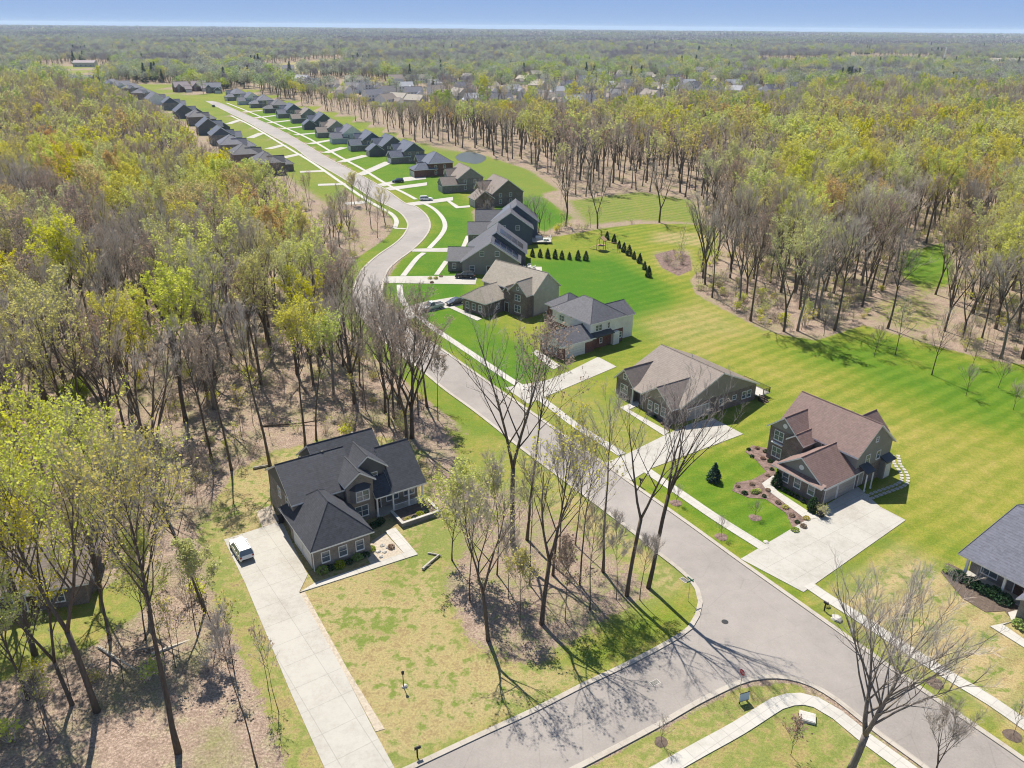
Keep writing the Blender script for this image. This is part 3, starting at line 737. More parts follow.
def window(root, side, c, a, z, w=0.95, h=1.4, mull=1, trim='white', shutters=None):
    fm = face_map(side, c)
    b = MB(); t = 0.09
    fbox(b, fm, a - w / 2 - t, a - w / 2, -0.02, 0.07, z - t, z + h + t); fbox(b, fm, a + w / 2, a + w / 2 + t, -0.02, 0.07, z - t, z + h + t)
    fbox(b, fm, a - w / 2, a + w / 2, -0.02, 0.068, z + h, z + h + t); fbox(b, fm, a - w / 2 - t, a + w / 2 + t, -0.02, 0.11, z - t - 0.05, z - t)
    fbox(b, fm, a - w / 2, a + w / 2, -0.02, 0.068, z - t, z)
    for k in range(1, mull): fbox(b, fm, a - w / 2 + w * k / mull - 0.035, a - w / 2 + w * k / mull + 0.035, -0.02, 0.062, z, z + h)
    fbox(b, fm, a - w / 2, a + w / 2, 0.0, 0.06, z + h / 2 - 0.025, z + h / 2 + 0.025)
    f = b.build('window', trim, root)
    g = MB(); fbox(g, fm, a - w / 2, a + w / 2, -0.03, 0.03, z, z + h); g.build('pane', 'glass', f)
    if shutters:
        s = MB()
        for q in (a - w / 2 - t - 0.2, a + w / 2 + t + 0.2): fbox(s, fm, q - 0.18, q + 0.18, -0.02, 0.05, z, z + h)
        s.build('shutter', shutters, f)
    return f

def garage_door(root, side, c, a, w=4.8, h=2.15, mt='gdoor_white'):
    fm = face_map(side, c)
    b = MB()
    for k in range(4):
        fbox(b, fm, a - w / 2, a + w / 2, -0.02, 0.03, 0.02 + h * k / 4, h * (k + 1) / 4 - 0.02)
        n = max(2, int(w / 1.2))
        for j in range(n): fbox(b, fm, a - w / 2 + w * (j + 0.12) / n, a - w / 2 + w * (j + 0.88) / n, 0.03, 0.045, h * k / 4 + 0.12, h * (k + 1) / 4 - 0.12)
    d = b.build('garage_door', mt, root)
    f = MB(); t = 0.14
    fbox(f, fm, a - w / 2 - t, a - w / 2, -0.02, 0.07, 0, h + t); fbox(f, fm, a + w / 2, a + w / 2 + t, -0.02, 0.07, 0, h + t); fbox(f, fm, a - w / 2, a + w / 2, -0.02, 0.07, h, h + t)
    f.build('frame', 'white', d)
    return d

def front_door(root, side, c, a, mt='door', w=1.0, h=2.1, z=0.15):
    fm = face_map(side, c)
    b = MB(); fbox(b, fm, a - w / 2, a + w / 2, -0.02, 0.03, z, z + h)
    for k in (0.1, 0.55): fbox(b, fm, a - w / 2 + 0.12, a + w / 2 - 0.12, 0.03, 0.05, z + h * k, z + h * (k + 0.35))
    d = b.build('door', mt, root)
    f = MB(); t = 0.12
    fbox(f, fm, a - w / 2 - t, a - w / 2, -0.02, 0.06, z, z + h + t); fbox(f, fm, a + w / 2, a + w / 2 + t, -0.02, 0.06, z, z + h + t); fbox(f, fm, a - w / 2, a + w / 2, -0.02, 0.06, z + h, z + h + t)
    f.build('frame', 'white', d)
    h_ = MB(); fbox(h_, fm, a + w / 2 - 0.14, a + w / 2 - 0.08, 0.03, 0.09, z + 0.95, z + 1.05); h_.build('handle', 'metal', d)
    return d

def post(root, x, y, z0, z1, w=0.2, mt='white'):
    b = MB(); b.box(x - w / 2, x + w / 2, y - w / 2, y + w / 2, z0 + 0.25, z1 - 0.15); b.box(x - w * .75, x + w * .75, y - w * .75, y + w * .75, z0, z0 + 0.25); b.box(x - w * .7, x + w * .7, y - w * .7, y + w * .7, z1 - 0.15, z1)
    return b.build('post', mt, root)

def round_vent(root, side, c, a, z, r=0.38):
    fm = face_map(side, c); b = MB()
    n = 14; vs = [fm(a + r * math.cos(2 * math.pi * k / n), 0.05, z + r * math.sin(2 * math.pi * k / n)) for k in range(n)]
    ws = [fm(a + r * math.cos(2 * math.pi * k / n), -0.05, z + r * math.sin(2 * math.pi * k / n)) for k in range(n)]
    b.add(vs + ws, [tuple(range(n))] + [(k, (k + 1) % n, n + (k + 1) % n, n + k) for k in range(n)])
    return b.build('vent', 'white', root, fix=True)

def vent_pipe(root, x, y, z, h=0.6, r=0.07):
    return MB().tube([(x, y, z - 0.4), (x, y, z + h)], [r, r], 8).build('vent_pipe', 'metal', root)

def chimney(root, x, y, z0, z1, mt='br_brown', w=0.8):
    b = MB(); b.box(x - w / 2, x + w / 2, y - w / 2, y + w / 2, z0, z1); b.box(x - w * .6, x + w * .6, y - w * .6, y + w * .6, z1, z1 + 0.15)
    return b.build('chimney', mt, root)

def rail(root, pts, z, h=0.95, mt='black', step=0.14):
    b = MB()
    for (x0, y0), (x1, y1) in zip(pts[:-1], pts[1:]):
        L = math.hypot(x1 - x0, y1 - y0); n = max(1, int(L / step))
        b.tube([(x0, y0, z + h), (x1, y1, z + h)], [0.04, 0.04], 4); b.tube([(x0, y0, z + 0.1), (x1, y1, z + 0.1)], [0.03, 0.03], 4)
        for k in range(n + 1):
            x, y = x0 + (x1 - x0) * k / n, y0 + (y1 - y0) * k / n
            w = 0.045 if k in (0, n) else 0.013
            b.box(x - w, x + w, y - w, y + w, z, z + h)
    return b.build('railing', mt, root)

# ---- the charcoal-roofed house at the end of the long driveway
h = empty('house', (-23.48, 78.48, 0), R(33.5), 'tan brick house with a charcoal roof and white porch posts by the long driveway', 'house')
T, D_, C = 'br_tan', 'sd_dark', 'sh_char'
wall_box(h, 0, 7.3, 0, 8.2, 0, 3.0, T)                                   # garage wing
hip_roof(h, 0, 7.3, 0, 10.6, 3.0, 3.5, C, 0.45)
wall_box(h, 0.5, 9.2, 7.9, 17.6, 0, 5.2, T)                              # left two-storey block
gable_wall(h, 0.5, 9.2, 7.9, 17.6, 5.2, 3.0, 'x', D_)
gable_roof(h, 0.5, 9.2, 7.9, 17.6, 5.2, 3.0, 'x', C, 0.45, 0.3)
wall_box(h, 5.3, 14.1, 9.3, 18.8, 0, 5.6, T)                             # taller middle block
gable_wall(h, 5.3, 14.1, 9.3, 18.8, 5.6, 3.45, 'x', D_)
gable_roof(h, 5.3, 14.1, 9.3, 18.8, 5.6, 3.45, 'x', C, 0.45, 0.25)
wall_box(h, 11.2, 18.1, 8.4, 15.4, 0, 3.4, T)                            # right block with porch roof
gable_wall(h, 13.9, 18.1, 6.6, 16.4, 3.4, 4.0, 'x', D_, 0.1)
gable_roof(h, 13.7, 18.1, 6.4, 16.6, 3.4, 4.0, 'x', C, 0.35, 0.3)
b = MB(); sl = 4.0 / 5.1                                                 # porch slope carried left to the entrance
b.prism([(6.05, 3.17), (8.4, 3.17 + 2.35 * sl), (8.4, 3.34 + 2.35 * sl), (6.05, 3.34)], 'x', 10.9, 13.7, 1, [1, 1, 0, 1]); b.build('roof', [C, 'white'], h, fix=True)
wall_box(h, 7.3, 11.0, 6.9, 9.6, 0, 6.0, T)                              # front gable bay
gable_wall(h, 7.3, 11.0, 6.9, 9.6, 6.0, 1.35, 'y', T)
gable_roof(h, 7.3, 11.0, 6.9, 12.6, 6.0, 1.35, 'y', C, 0.35, 0.4)
wall_box(h, 8.6, 13.6, 8.75, 11.0, 3.2, 6.3, D_)                         # wider gable behind it
gable_wall(h, 8.6, 13.6, 8.75, 11.0, 6.3, 2.0, 'y', D_)
gable_roof(h, 8.6, 13.6, 8.75, 13.2, 6.3, 2.0, 'y', C, 0.35, 0.4)
b = MB(); b.prism([(7.75, 6.9), (8.25, 6.2), (10.1, 6.2), (10.6, 6.9)], 'z', 3.3, 5.25); b.build('bay', 'sd_taupe', h, fix=True)
b = MB(); b.add([(7.6, 6.9, 5.25), (8.15, 6.05, 5.25), (10.2, 6.05, 5.25), (10.75, 6.9, 5.25), (8.6, 6.88, 5.8), (9.8, 6.88, 5.8)], [(0, 1, 4), (1, 2, 5, 4), (2, 3, 5), (3, 2, 1, 0)]); b.build('bay_roof', 'awning', h, fix=True)
window(h, 'f', 6.2, 8.75, 3.65, 0.8, 1.35); window(h, 'f', 6.2, 9.65, 3.65, 0.8, 1.35)
window(h, 'f', 6.9, 9.2, 0.85, 1.7, 1.5, 2)
window(h, 'f', 8.75, 11.9, 4.75, 1.0, 0.9)
for a in (1.5, 3.7, 5.9): window(h, 'f', 0.0, a, 0.95, 0.95, 1.35)
for a in (2.2, 5.4): garage_door(h, 'l', 0.0, a, 2.6, 2.15, 'gdoor_white')
for a, z in ((10.0, 3.6), (13.0, 3.6), (12.5, 0.9)): window(h, 'l', 0.5, a, z, 0.9, 1.3)
front_door(h, 'f', 8.4, 12.0, z=0.2)
window(h, 'f', 8.4, 14.3, 0.9, 1.7, 1.4, 2); window(h, 'f', 8.4, 16.8, 0.9, 1.5, 1.4, 2)
MB().box(11.05, 18.0, 6.5, 8.37, 0, 0.18).build('porch_floor', 'concrete', h)
for x in (11.3, 13.6, 15.9, 18.0): post(h, x, 6.62, 0.18, 3.22)
MB().box(11.0, 18.3, 6.5, 6.75, 3.0, 3.24).build('porch_beam', 'white', h)
rail(h, [(13.7, 6.62), (15.8, 6.62)], 0.18, 0.9, 'white'); rail(h, [(16.0, 6.62), (17.9, 6.62)], 0.18, 0.9, 'white')
vent_pipe(h, 4.0, 14.2, 7.3); vent_pipe(h, 12.0, 15.5, 8.1)
MB().box(13.7, 13.82, 6.0, 8.0, 3.35, 3.4).build('gutter', 'white', h)
MB().tube([(-0.06, -0.1, 0.1), (-0.06, -0.1, 2.9)], [0.05, 0.05], 5).build('downpipe', 'white', h)
for x, y in ((2.6, 12.6), (6.6, 12.8), (3.8, 13.6)): MB().box(x - 0.15, x + 0.15, y - 0.15, y + 0.15, 6.5, 8.6 if x == 6.6 else 8.25).build('roof_vent', 'black', h)

# raised planter in front of the porch
pl = empty('planter', (-23.48, 78.48, 0), R(33.5), 'raised block planter with dark soil before the white porch railing', 'planter')
b = MB(); b.box(12.9, 18.6, 2.6, 2.9, 0, 0.62); b.box(12.9, 13.2, 2.9, 6.2, 0, 0.62); b.box(18.3, 18.6, 2.9, 6.2, 0, 0.62); b.build('block_wall', 'br_grey', pl)
b = MB(); b.box(12.85, 18.65, 2.55, 2.95, 0.62, 0.72); b.box(12.85, 13.25, 2.95, 6.25, 0.62, 0.72); b.box(18.25, 18.65, 2.95, 6.25, 0.62, 0.72); b.build('coping', 'walk', pl)
MB().box(13.2, 18.3, 2.9, 6.2, 0.0, 0.5).build('soil', 'darkmulch', pl)

# ---- red-brown roofed brick house
h = empty('house', (38.25, 100.24, 0), R(-55), 'two-storey brown brick house with a red-brown shingle roof and a stepping-stone path', 'house')
T, C = 'br_brown', 'sh_red'
wall_box(h, 0, 7.6, 0, 8.0, 0, 3.0, T)
gable_wall(h, 0, 7.6, 0.02, 8.0, 3.0, 2.7, 'y', 'sd_grey')
gable_roof(h, 0, 7.6, 0, 9.3, 3.0, 2.7, 'y', C, 0.45, 0.4)
b = MB(); b.prism([(-1.0, 2.92), (0.0, 3.3), (0.0, 3.42), (-1.0, 3.08)], 'x', -0.4, 8.0, 1, [1, 1, 0, 1]); b.build('eave_return', [C, 'white'], h, fix=True)
wall_box(h, -5.4, 7.5, 7.3, 15.8, 0, 3.0, T)
wall_box(h, -5.39, 7.49, 7.31, 15.79, 3.0, 5.5, 'sd_grey')
gable_wall(h, -5.39, 7.49, 7.31, 15.79, 5.5, 3.6, 'x', 'sd_grey')
gable_roof(h, -5.4, 7.5, 7.3, 15.8, 5.5, 3.6, 'x', C, 0.45, 0.35)
wall_box(h, -5.6, -0.6, 4.9, 7.6, 0, 5.5, T)
gable_wall(h, -5.6, -0.6, 4.92, 7.6, 5.5, 2.1, 'y', 'sd_grey')
gable_roof(h, -5.6, -0.6, 4.9, 11.6, 5.5, 2.1, 'y', C, 0.4, 0.45)
wall_box(h, -1.9, 0.6, 4.5, 7.4, 0, 4.9, T)
gable_wall(h, -1.9, 0.6, 4.52, 7.4, 4.9, 1.0, 'y', T)
gable_roof(h, -1.9, 0.6, 4.5, 7.6, 4.9, 1.0, 'y', C, 0.3, 0.35)
wall_box(h, 0.2, 5.0, 15.7, 18.4, 0, 5.2, 'sd_grey')
gable_wall(h, 0.2, 5.0, 15.7, 18.4, 5.2, 2.2, 'y', 'sd_grey')
gable_roof(h, 0.2, 5.0, 11.8, 18.4, 5.2, 2.2, 'y', C, 0.4, 0.3)
for a in (1.6, 3.6, 5.9): window(h, 'f', 0.0, a, 0.95, 0.95, 1.35)
garage_door(h, 'r', 7.6, 2.0, 2.6, 2.15, 'gdoor_tan'); garage_door(h, 'r', 7.6, 5.6, 3.8, 2.15, 'gdoor_tan')
window(h, 'f', 4.9, -3.9, 3.7, 1.5, 1.4, 2); window(h, 'f', 4.9, -3.9, 0.9, 1.5, 1.5, 2)
MB().box(-4.9, -2.9, 4.55, 4.9, 3.05, 3.2).build('window_box', 'white', h)
front_door(h, 'f', 4.5, -0.65, z=0.15)
window(h, 'r', 7.49, 10.0, 3.5, 0.9, 1.3); window(h, 'r', 7.49, 12.6, 3.5, 0.8, 1.2); window(h, 'r', 7.49, 11.5, 6.6, 0.5, 0.6)
window(h, 'f', 7.31, 2.6, 3.9, 1.6, 1.2, 2)
round_vent(h, 'f', 0.02, 3.8, 4.25); round_vent(h, 'f', 4.92, -3.1, 6.35)
wall_box(h, 7.4, 8.3, 13.6, 15.4, 0, 2.9, 'sd_taupe', 'side_porch')
b = MB(); b.prism([(7.3, 3.5), (8.7, 2.95), (8.7, 3.08), (7.3, 3.65)], 'y', 13.3, 15.7); b.build('porch_roof', 'awning', h, fix=True)
b = MB(); b.prism([(7.4, 3.6), (9.0, 2.9), (9.0, 3.02), (7.4, 3.75)], 'y', 8.1, 10.2); b.build('porch_roof', 'awning', h, fix=True)
for y in (8.4, 9.9): post(h, 8.8, y, 0.0, 2.95, 0.14)
front_door(h, 'r', 7.5, 9.1, 'gdoor_tan'); front_door(h, 'r', 8.3, 14.5, 'gdoor_white')
for x, y in ((2.0, 13.4), (5.2, 13.0)): vent_pipe(h, x, y, 8.0, 0.7)

# ---- taupe ranch house
h = empty('house', (26.69, 116.85, 0), R(-57), 'single-storey brown brick house with a wide taupe roof and rear deck', 'house')
T, C = 'br_brown', 'sh_taupe'
wall_box(h, -15.7, -0.9, 2.0, 20.0, 0, 3.0, T)
gable_wall(h, -15.7, -0.9, 2.0, 20.0, 3.0, 4.0, 'x', 'sd_taupe')
gable_roof(h, -15.7, -0.9, 2.0, 20.0, 3.0, 4.0, 'x', C, 0.45, 0.35)
wall_box(h, -8.2, -1.4, 0.3, 2.2, 0, 3.0, T)
gable_wall(h, -8.2, -1.4, 0.32, 2.2, 3.0, 2.4, 'y', 'sd_taupe')
gable_roof(h, -8.2, -1.4, 0.3, 8.6, 3.0, 2.4, 'y', C, 0.45, 0.4)
wall_box(h, -15.95, -11.6, 0.8, 2.2, 0, 3.2, T)
gable_wall(h, -15.95, -11.6, 0.82, 2.2, 3.2, 2.1, 'y', 'sd_taupe')
gable_roof(h, -15.95, -11.6, 0.8, 8.0, 3.2, 2.1, 'y', C, 0.45, 0.4)
for a in (-6.4, -4.8, -3.2): window(h, 'f', 0.3, a, 0.9, 0.9, 1.5)
window(h, 'f', 0.8, -13.8, 0.9, 1.7, 1.5, 2); window(h, 'f', 0.82, -13.8, 3.7, 0.7, 0.8)
front_door(h, 'f', 2.0, -10.2)
for x in (-11.4, -8.5): post(h, x, 0.7, 0.0, 2.7)
b = MB(); b.prism([(0.3, 2.7), (2.4, 3.3), (2.4, 3.45), (0.3, 2.85)], 'x', -11.6, -8.4, 1, [1, 1, 0, 1]); b.build('porch_roof', [C, 'white'], h, fix=True)
garage_door(h, 'r', -0.9, 6.0, 4.8, 2.15, 'gdoor_tan')
for a in (11.5, 14.6, 17.0, 18.3): window(h, 'r', -0.9, a, 1.0 if a != 14.6 else 1.4, 0.85, 1.2 if a != 14.6 else 0.7)
MB().box(-6.5, -0.2, 20.1, 23.2, 0.75, 0.9).build('deck', 'walk', h)
rail(h, [(-6.4, 23.1), (-0.3, 23.1), (-0.3, 21.4)], 0.9)
b = MB()
for k in range(5): b.box(-0.2 + 0.28 * k, 0.1 + 0.28 * k, 20.2, 21.4, 0, 0.75 - 0.15 * k)
b.build('deck_stair', 'darkmulch', h)
rail(h, [(-0.1, 20.15), (1.2, 20.15)], 0.35, 0.9)
vent_pipe(h, -10, 13, 6.4)

# ---- white siding over red brick
h = empty('house', (16.17, 149.89, 0), R(-53), 'two-storey house of white siding over red brick with a dark grey hipped roof', 'house')
T, C = 'br_red', 'sh_grey'
wall_box(h, -13.6, -1.6, 0.6, 9.8, 0, 3.0, T)
wall_box(h, -13.59, -1.59, 0.61, 9.79, 3.0, 5.5, 'sd_white')
hip_roof(h, -13.6, -1.6, 0.6, 9.8, 5.5, 3.2, C, 0.45)
wall_box(h, -17.0, -13.4, 2.2, 9.0, 0, 5.2, T)
hip_roof(h, -17.4, -11.0, 2.2, 9.0, 5.2, 2.6, C, 0.45)
wall_box(h, -7.4, -0.8, -7.6, 1.0, 0, 2.9, T)
MB().box(-7.42, -0.78, -7.62, 0.55, 2.3, 2.9).build('frieze', 'white', h)
gable_wall(h, -7.4, -0.8, -7.58, 1.0, 2.9, 1.8, 'y', 'sd_white')
gable_roof(h, -7.4, -0.8, -7.6, 1.0, 2.9, 1.8, 'y', C, 0.4, 0.35)
wall_box(h, -9.2, -2.6, 9.7, 13.6, 0, 5.0, 'sd_white')
gable_roof(h, -9.2, -2.6, 5.6, 13.6, 5.0, 1.9, 'y', C, 0.4, 0.3)
gable_wall(h, -9.2, -2.6, 9.7, 13.6, 5.0, 1.9, 'y', 'sd_white')
b = MB(); b.prism([(-1.7, 3.5), (-0.1, 2.95), (-0.1, 3.08), (-1.7, 3.65)], 'y', 0.9, 6.1); b.build('awning', 'awning', h, fix=True)
for a, w in ((2.4, 0.75), (3.3, 0.75), (5.6, 0.5)): window(h, 'r', -1.59, a, 3.75, w, 1.2)
window(h, 'r', -1.6, 3.6, 1.0, 0.6, 1.0)
wall_box(h, -1.7, -0.9, 6.5, 8.2, 0, 2.75, 'sd_white', 'side_porch'); front_door(h, 'r', -0.9, 7.3, 'gdoor_white')
window(h, 'r', -1.6, 9.1, 1.0, 0.7, 1.1)
garage_door(h, 'r', -0.8, -4.0, 4.8, 2.15)
for a in (-6.2, -4.4, -2.6): window(h, 'f', -7.6, a, 0.9, 0.85, 1.2)
window(h, 'f', 0.6, -10.5, 0.8, 1.8, 1.5, 2); window(h, 'f', 0.61, -10.5, 3.7, 1.5, 1.2, 2)
front_door(h, 'f', 0.6, -8.4)

# ---- tan roofed house
h = empty('house', (-7.01, 170.75, 0), R(-42), 'two-storey grey house with a broad tan shingle roof beside a silver pickup', 'house')
T, C = 'br_grey', 'sh_tan'
wall_box(h, -7.0, 0.3, 1.0, 9.0, 0, 3.0, 'br_brown')
hip_roof(h, -7.0, 0.3, 1.0, 11.0, 3.0, 2.6, C, 0.45, hipends=(0.55, 0.2))
wall_box(h, -7.6, 8.0, 8.6, 17.6, 0, 5.4, 'sd_grey')
gable_wall(h, -7.6, 8.0, 8.6, 17.6, 5.4, 3.7, 'x', 'sd_cream')
gable_roof(h, -7.6, 8.0, 8.6, 17.6, 5.4, 3.7, 'x', C, 0.45, 0.35)
wall_box(h, 8.02, 8.06, 8.7, 17.5, 0.3, 5.4, 'sd_cream', 'side_wall')
wall_box(h, 2.4, 7.6, 6.6, 9.0, 0, 5.4, 'br_brown')
gable_wall(h, 2.4, 7.6, 6.62, 9.0, 5.4, 2.4, 'y', 'sd_grey')
gable_roof(h, 2.4, 7.6, 6.6, 12.6, 5.4, 2.4, 'y', C, 0.4, 0.4)
wall_box(h, 0.4, 2.3, 6.9, 8.8, 0, 4.8, 'br_brown')
gable_roof(h, 0.4, 2.3, 6.9, 10.4, 4.8, 1.1, 'y', C, 0.35, 0.35)
gable_wall(h, 0.4, 2.3, 6.92, 8.8, 4.8, 1.1, 'y', 'br_brown')
window(h, 'f', 6.6, 5.0, 3.6, 1.5, 1.3, 2); window(h, 'f', 6.6, 5.0, 0.9, 1.7, 1.5, 2); window(h, 'f', 6.62, 5.0, 6.1, 0.6, 0.6)
for a in (-5.4, -3.4, -1.4): window(h, 'f', 1.0, a, 0.9, 0.9, 1.4)
garage_door(h, 'l', -7.0, 5.2, 4.8, 2.15, 'gdoor_tan')
window(h, 'r', 0.3, 5.0, 1.0, 0.9, 1.2)
front_door(h, 'f', 6.9, 1.35)
vent_pipe(h, -2, 14.5, 8.1); vent_pipe(h, 3, 15, 7.9)

# ---- grey gabled house with solar panels
h = empty('house', (-13.82, 203.34, 0), R(-1), 'grey gabled house with dark solar panels on its roof and a black car outside', 'house')
C = 'sh_grey'
wall_box(h, 0.4, 15.4, 2.0, 15.0, 0, 3.4, 'sd_grey')
gable_wall(h, 0.4, 15.4, 2.0, 15.0, 3.4, 5.0, 'y', 'sd_grey')
gable_roof(h, 0.4, 15.4, 2.0, 9.6, 3.4, 5.0, 'y', C, 0.5, 0.45)
gable_roof(h, 1.2, 17.0, 10.1, 21.0, 3.7, 5.6, 'y', C, 0.5, 0.4)
wall_box(h, 1.2, 17.0, 10.1, 21.0, 0, 3.7, 'sd_dark'); gable_wall(h, 1.2, 17.0, 10.1, 21.0, 3.7, 5.6, 'y', 'sd_dark')
wall_box(h, -3.7, 3.0, 4.6, 13.4, 0, 3.0, 'br_grey')
gable_roof(h, -3.7, 3.0, 4.6, 13.4, 3.0, 2.3, 'x', C, 0.45, 0.3, (0, 1.5)); gable_wall(h, -3.7, 3.0, 4.6, 13.4, 3.0, 2.3, 'x', 'sd_taupe')
for a in (5.6, 9.6): window(h, 'f', 2.0, a, 5.0, 1.0, 1.2)
for a in (3.0, 12.5): window(h, 'f', 2.0, a, 0.9, 1.2, 1.4)
front_door(h, 'f', 2.0, 7.4)
window(h, 'f', 4.6, -2.0, 0.9, 0.9, 1.3)
garage_door(h, 'l', -3.7, 9.0, 4.8, 2.15, 'gdoor_tan')
sl = 5.0 / 7.5; ang = math.atan(sl)
for k in range(2):
    y0 = 3.2 if k == 0 else 11.6
    xm, zr, sl2 = ((7.9, 8.4, 5.0 / 7.5) if k == 0 else (9.1, 9.3, 5.6 / 7.9))
    b = MB()
    for i in range(4):
        for j in range(3):
            xa, xb = xm + 0.9 + i * 1.6, xm + 0.9 + i * 1.6 + 1.5; ya, yb = y0 + j * 1.75, y0 + j * 1.75 + 1.65
            za, zb = zr - (xa - xm) * sl2 + 0.30, zr - (xb - xm) * sl2 + 0.30
            b.prism([(xa, za), (xb, zb), (xb, zb + 0.05), (xa, za + 0.05)], 'y', ya, yb)
    b.build('solar_panel', 'solar', h, fix=True)
post(h, 17.6, 3.2, 0, 2.5, 0.12); 
MB().box(15.6, 21.5, 5.0, 9.6, 0.0, 0.16).build('patio_slab', 'walk', h)

# ---- navy gabled house
h = empty('house', (-14.19, 233.3, 0), R(2), 'dark navy siding house with steep grey gables beside the wood edge', 'house')
C = 'sh_grey'
wall_box(h, 7.0, 20.0, 3.0, 16.0, 0, 5.0, 'sd_navy'); gable_wall(h, 7.0, 20.0, 3.0, 16.0, 5.0, 4.6, 'y', 'sd_navy')
gable_roof(h, 7.0, 20.0, 3.0, 9.6, 5.0, 4.6, 'y', C, 0.45, 0.45)
gable_roof(h, 9.0, 22.0, 9.9, 19.0, 5.6, 4.8, 'y', C, 0.45, 0.4); wall_box(h, 9.0, 22.0, 9.9, 19.0, 0, 5.6, 'sd_navy'); gable_wall(h, 9.0, 22.0, 9.9, 19.0, 5.6, 4.8, 'y', 'sd_navy')
wall_box(h, 0.8, 7.6, 4.0, 12.0, 0, 3.1, 'br_grey'); gable_roof(h, 0.8, 7.6, 4.0, 12.0, 3.1, 2.5, 'x', C, 0.45, 0.3, (0, 1.5)); gable_wall(h, 0.8, 7.6, 4.0, 12.0, 3.1, 2.5, 'x', 'sd_grey')
wall_box(h, 3.0, 9.2, 11.8, 18.6, 0, 5.2, 'sd_navy'); gable_roof(h, 3.0, 9.2, 11.8, 18.6, 5.2, 2.6, 'x', C, 0.4, 0.3, (0, 2.0)); gable_wall(h, 3.0, 9.2, 11.8, 18.6, 5.2, 2.6, 'x', 'sd_navy')
for a in (11.4, 15.6): window(h, 'f', 3.0, a, 4.6, 1.1, 1.2)
window(h, 'f', 3.0, 13.4, 0.9, 1.6, 1.4, 2)
window(h, 'r', 20.0, 6.0, 1.0, 1.2, 1.4); front_door(h, 'r', 20.0, 8.0)
garage_door(h, 'l', 0.8, 8.0, 4.8, 2.15, 'gdoor_white')
window(h, 'f', 4.0, 2.8, 0.9, 0.9, 1.3)
MB().box(20.2, 26.0, 4.0, 9.6, 0.5, 0.65).build('deck', 'walk', h)
rail(h, [(20.3, 4.1), (25.9, 4.1), (25.9, 9.5)], 0.65, 0.9, 'white', 0.3)

# ---- blue-grey roof at the right edge
h = empty('house', (56.49, 82.67, 0), R(-55), 'blue-grey roofed house with a shaded porch and dark shrubs at the right edge', 'house')
C = 'sh_blue'
wall_box(h, 2.0, 20.0, -2.4, 14.0, 0, 2.9, 'br_grey')
hip_roof(h, 1.6, 20.4, -4.2, 14.4, 2.9, 3.9, C, 0.4, ax='x', hipends=(0.12, 1))
for x in (2.2, 6.5, 9.2): post(h, x, -3.9, 0.0, 2.9, 0.28)
MB().box(2.0, 10.5, -4.1, -2.42, 0, 0.15).build('porch_floor', 'concrete', h)
window(h, 'f', -2.4, 4.2, 0.8, 1.8, 1.5, 2); front_door(h, 'f', -2.4, 7.6); window(h, 'l', 2.0, 3.0, 0.9, 1.2, 1.3)
wall_box(h, 9.5, 16.5, -7.0, -2.0, 0, 2.9, 'br_grey'); gable_wall(h, 9.5, 16.5, -6.98, -2.0, 2.9, 2.2, 'y', 'sd_pale'); gable_roof(h, 9.5, 16.5, -7.0, 3.0, 2.9, 2.2, 'y', C, 0.4, 0.3)
window(h, 'f', -7.0, 13.0, 0.9, 1.7, 1.4, 2)

# ---- half-hidden house in the trees at the left edge
h = empty('house', (*(-49.6, 71.9), 0), R(17), 'low house with a weathered taupe roof half hidden by trees at the left edge', 'house')
wall_box(h, -12, 2.0, 0, 9.0, 0, 2.8, 'br_brown'); hip_roof(h, -12, 2.0, 0, 9.0, 2.8, 2.6, 'sh_taupe', 0.5, hipends=(1, 0.5))
for a in (-9, -6, -1): window(h, 'f', 0.0, a, 0.9, 1.4, 1.2, 2)
front_door(h, 'f', 0.0, -3.5); window(h, 'r', 2.0, 4.0, 0.9, 1.2, 1.2)

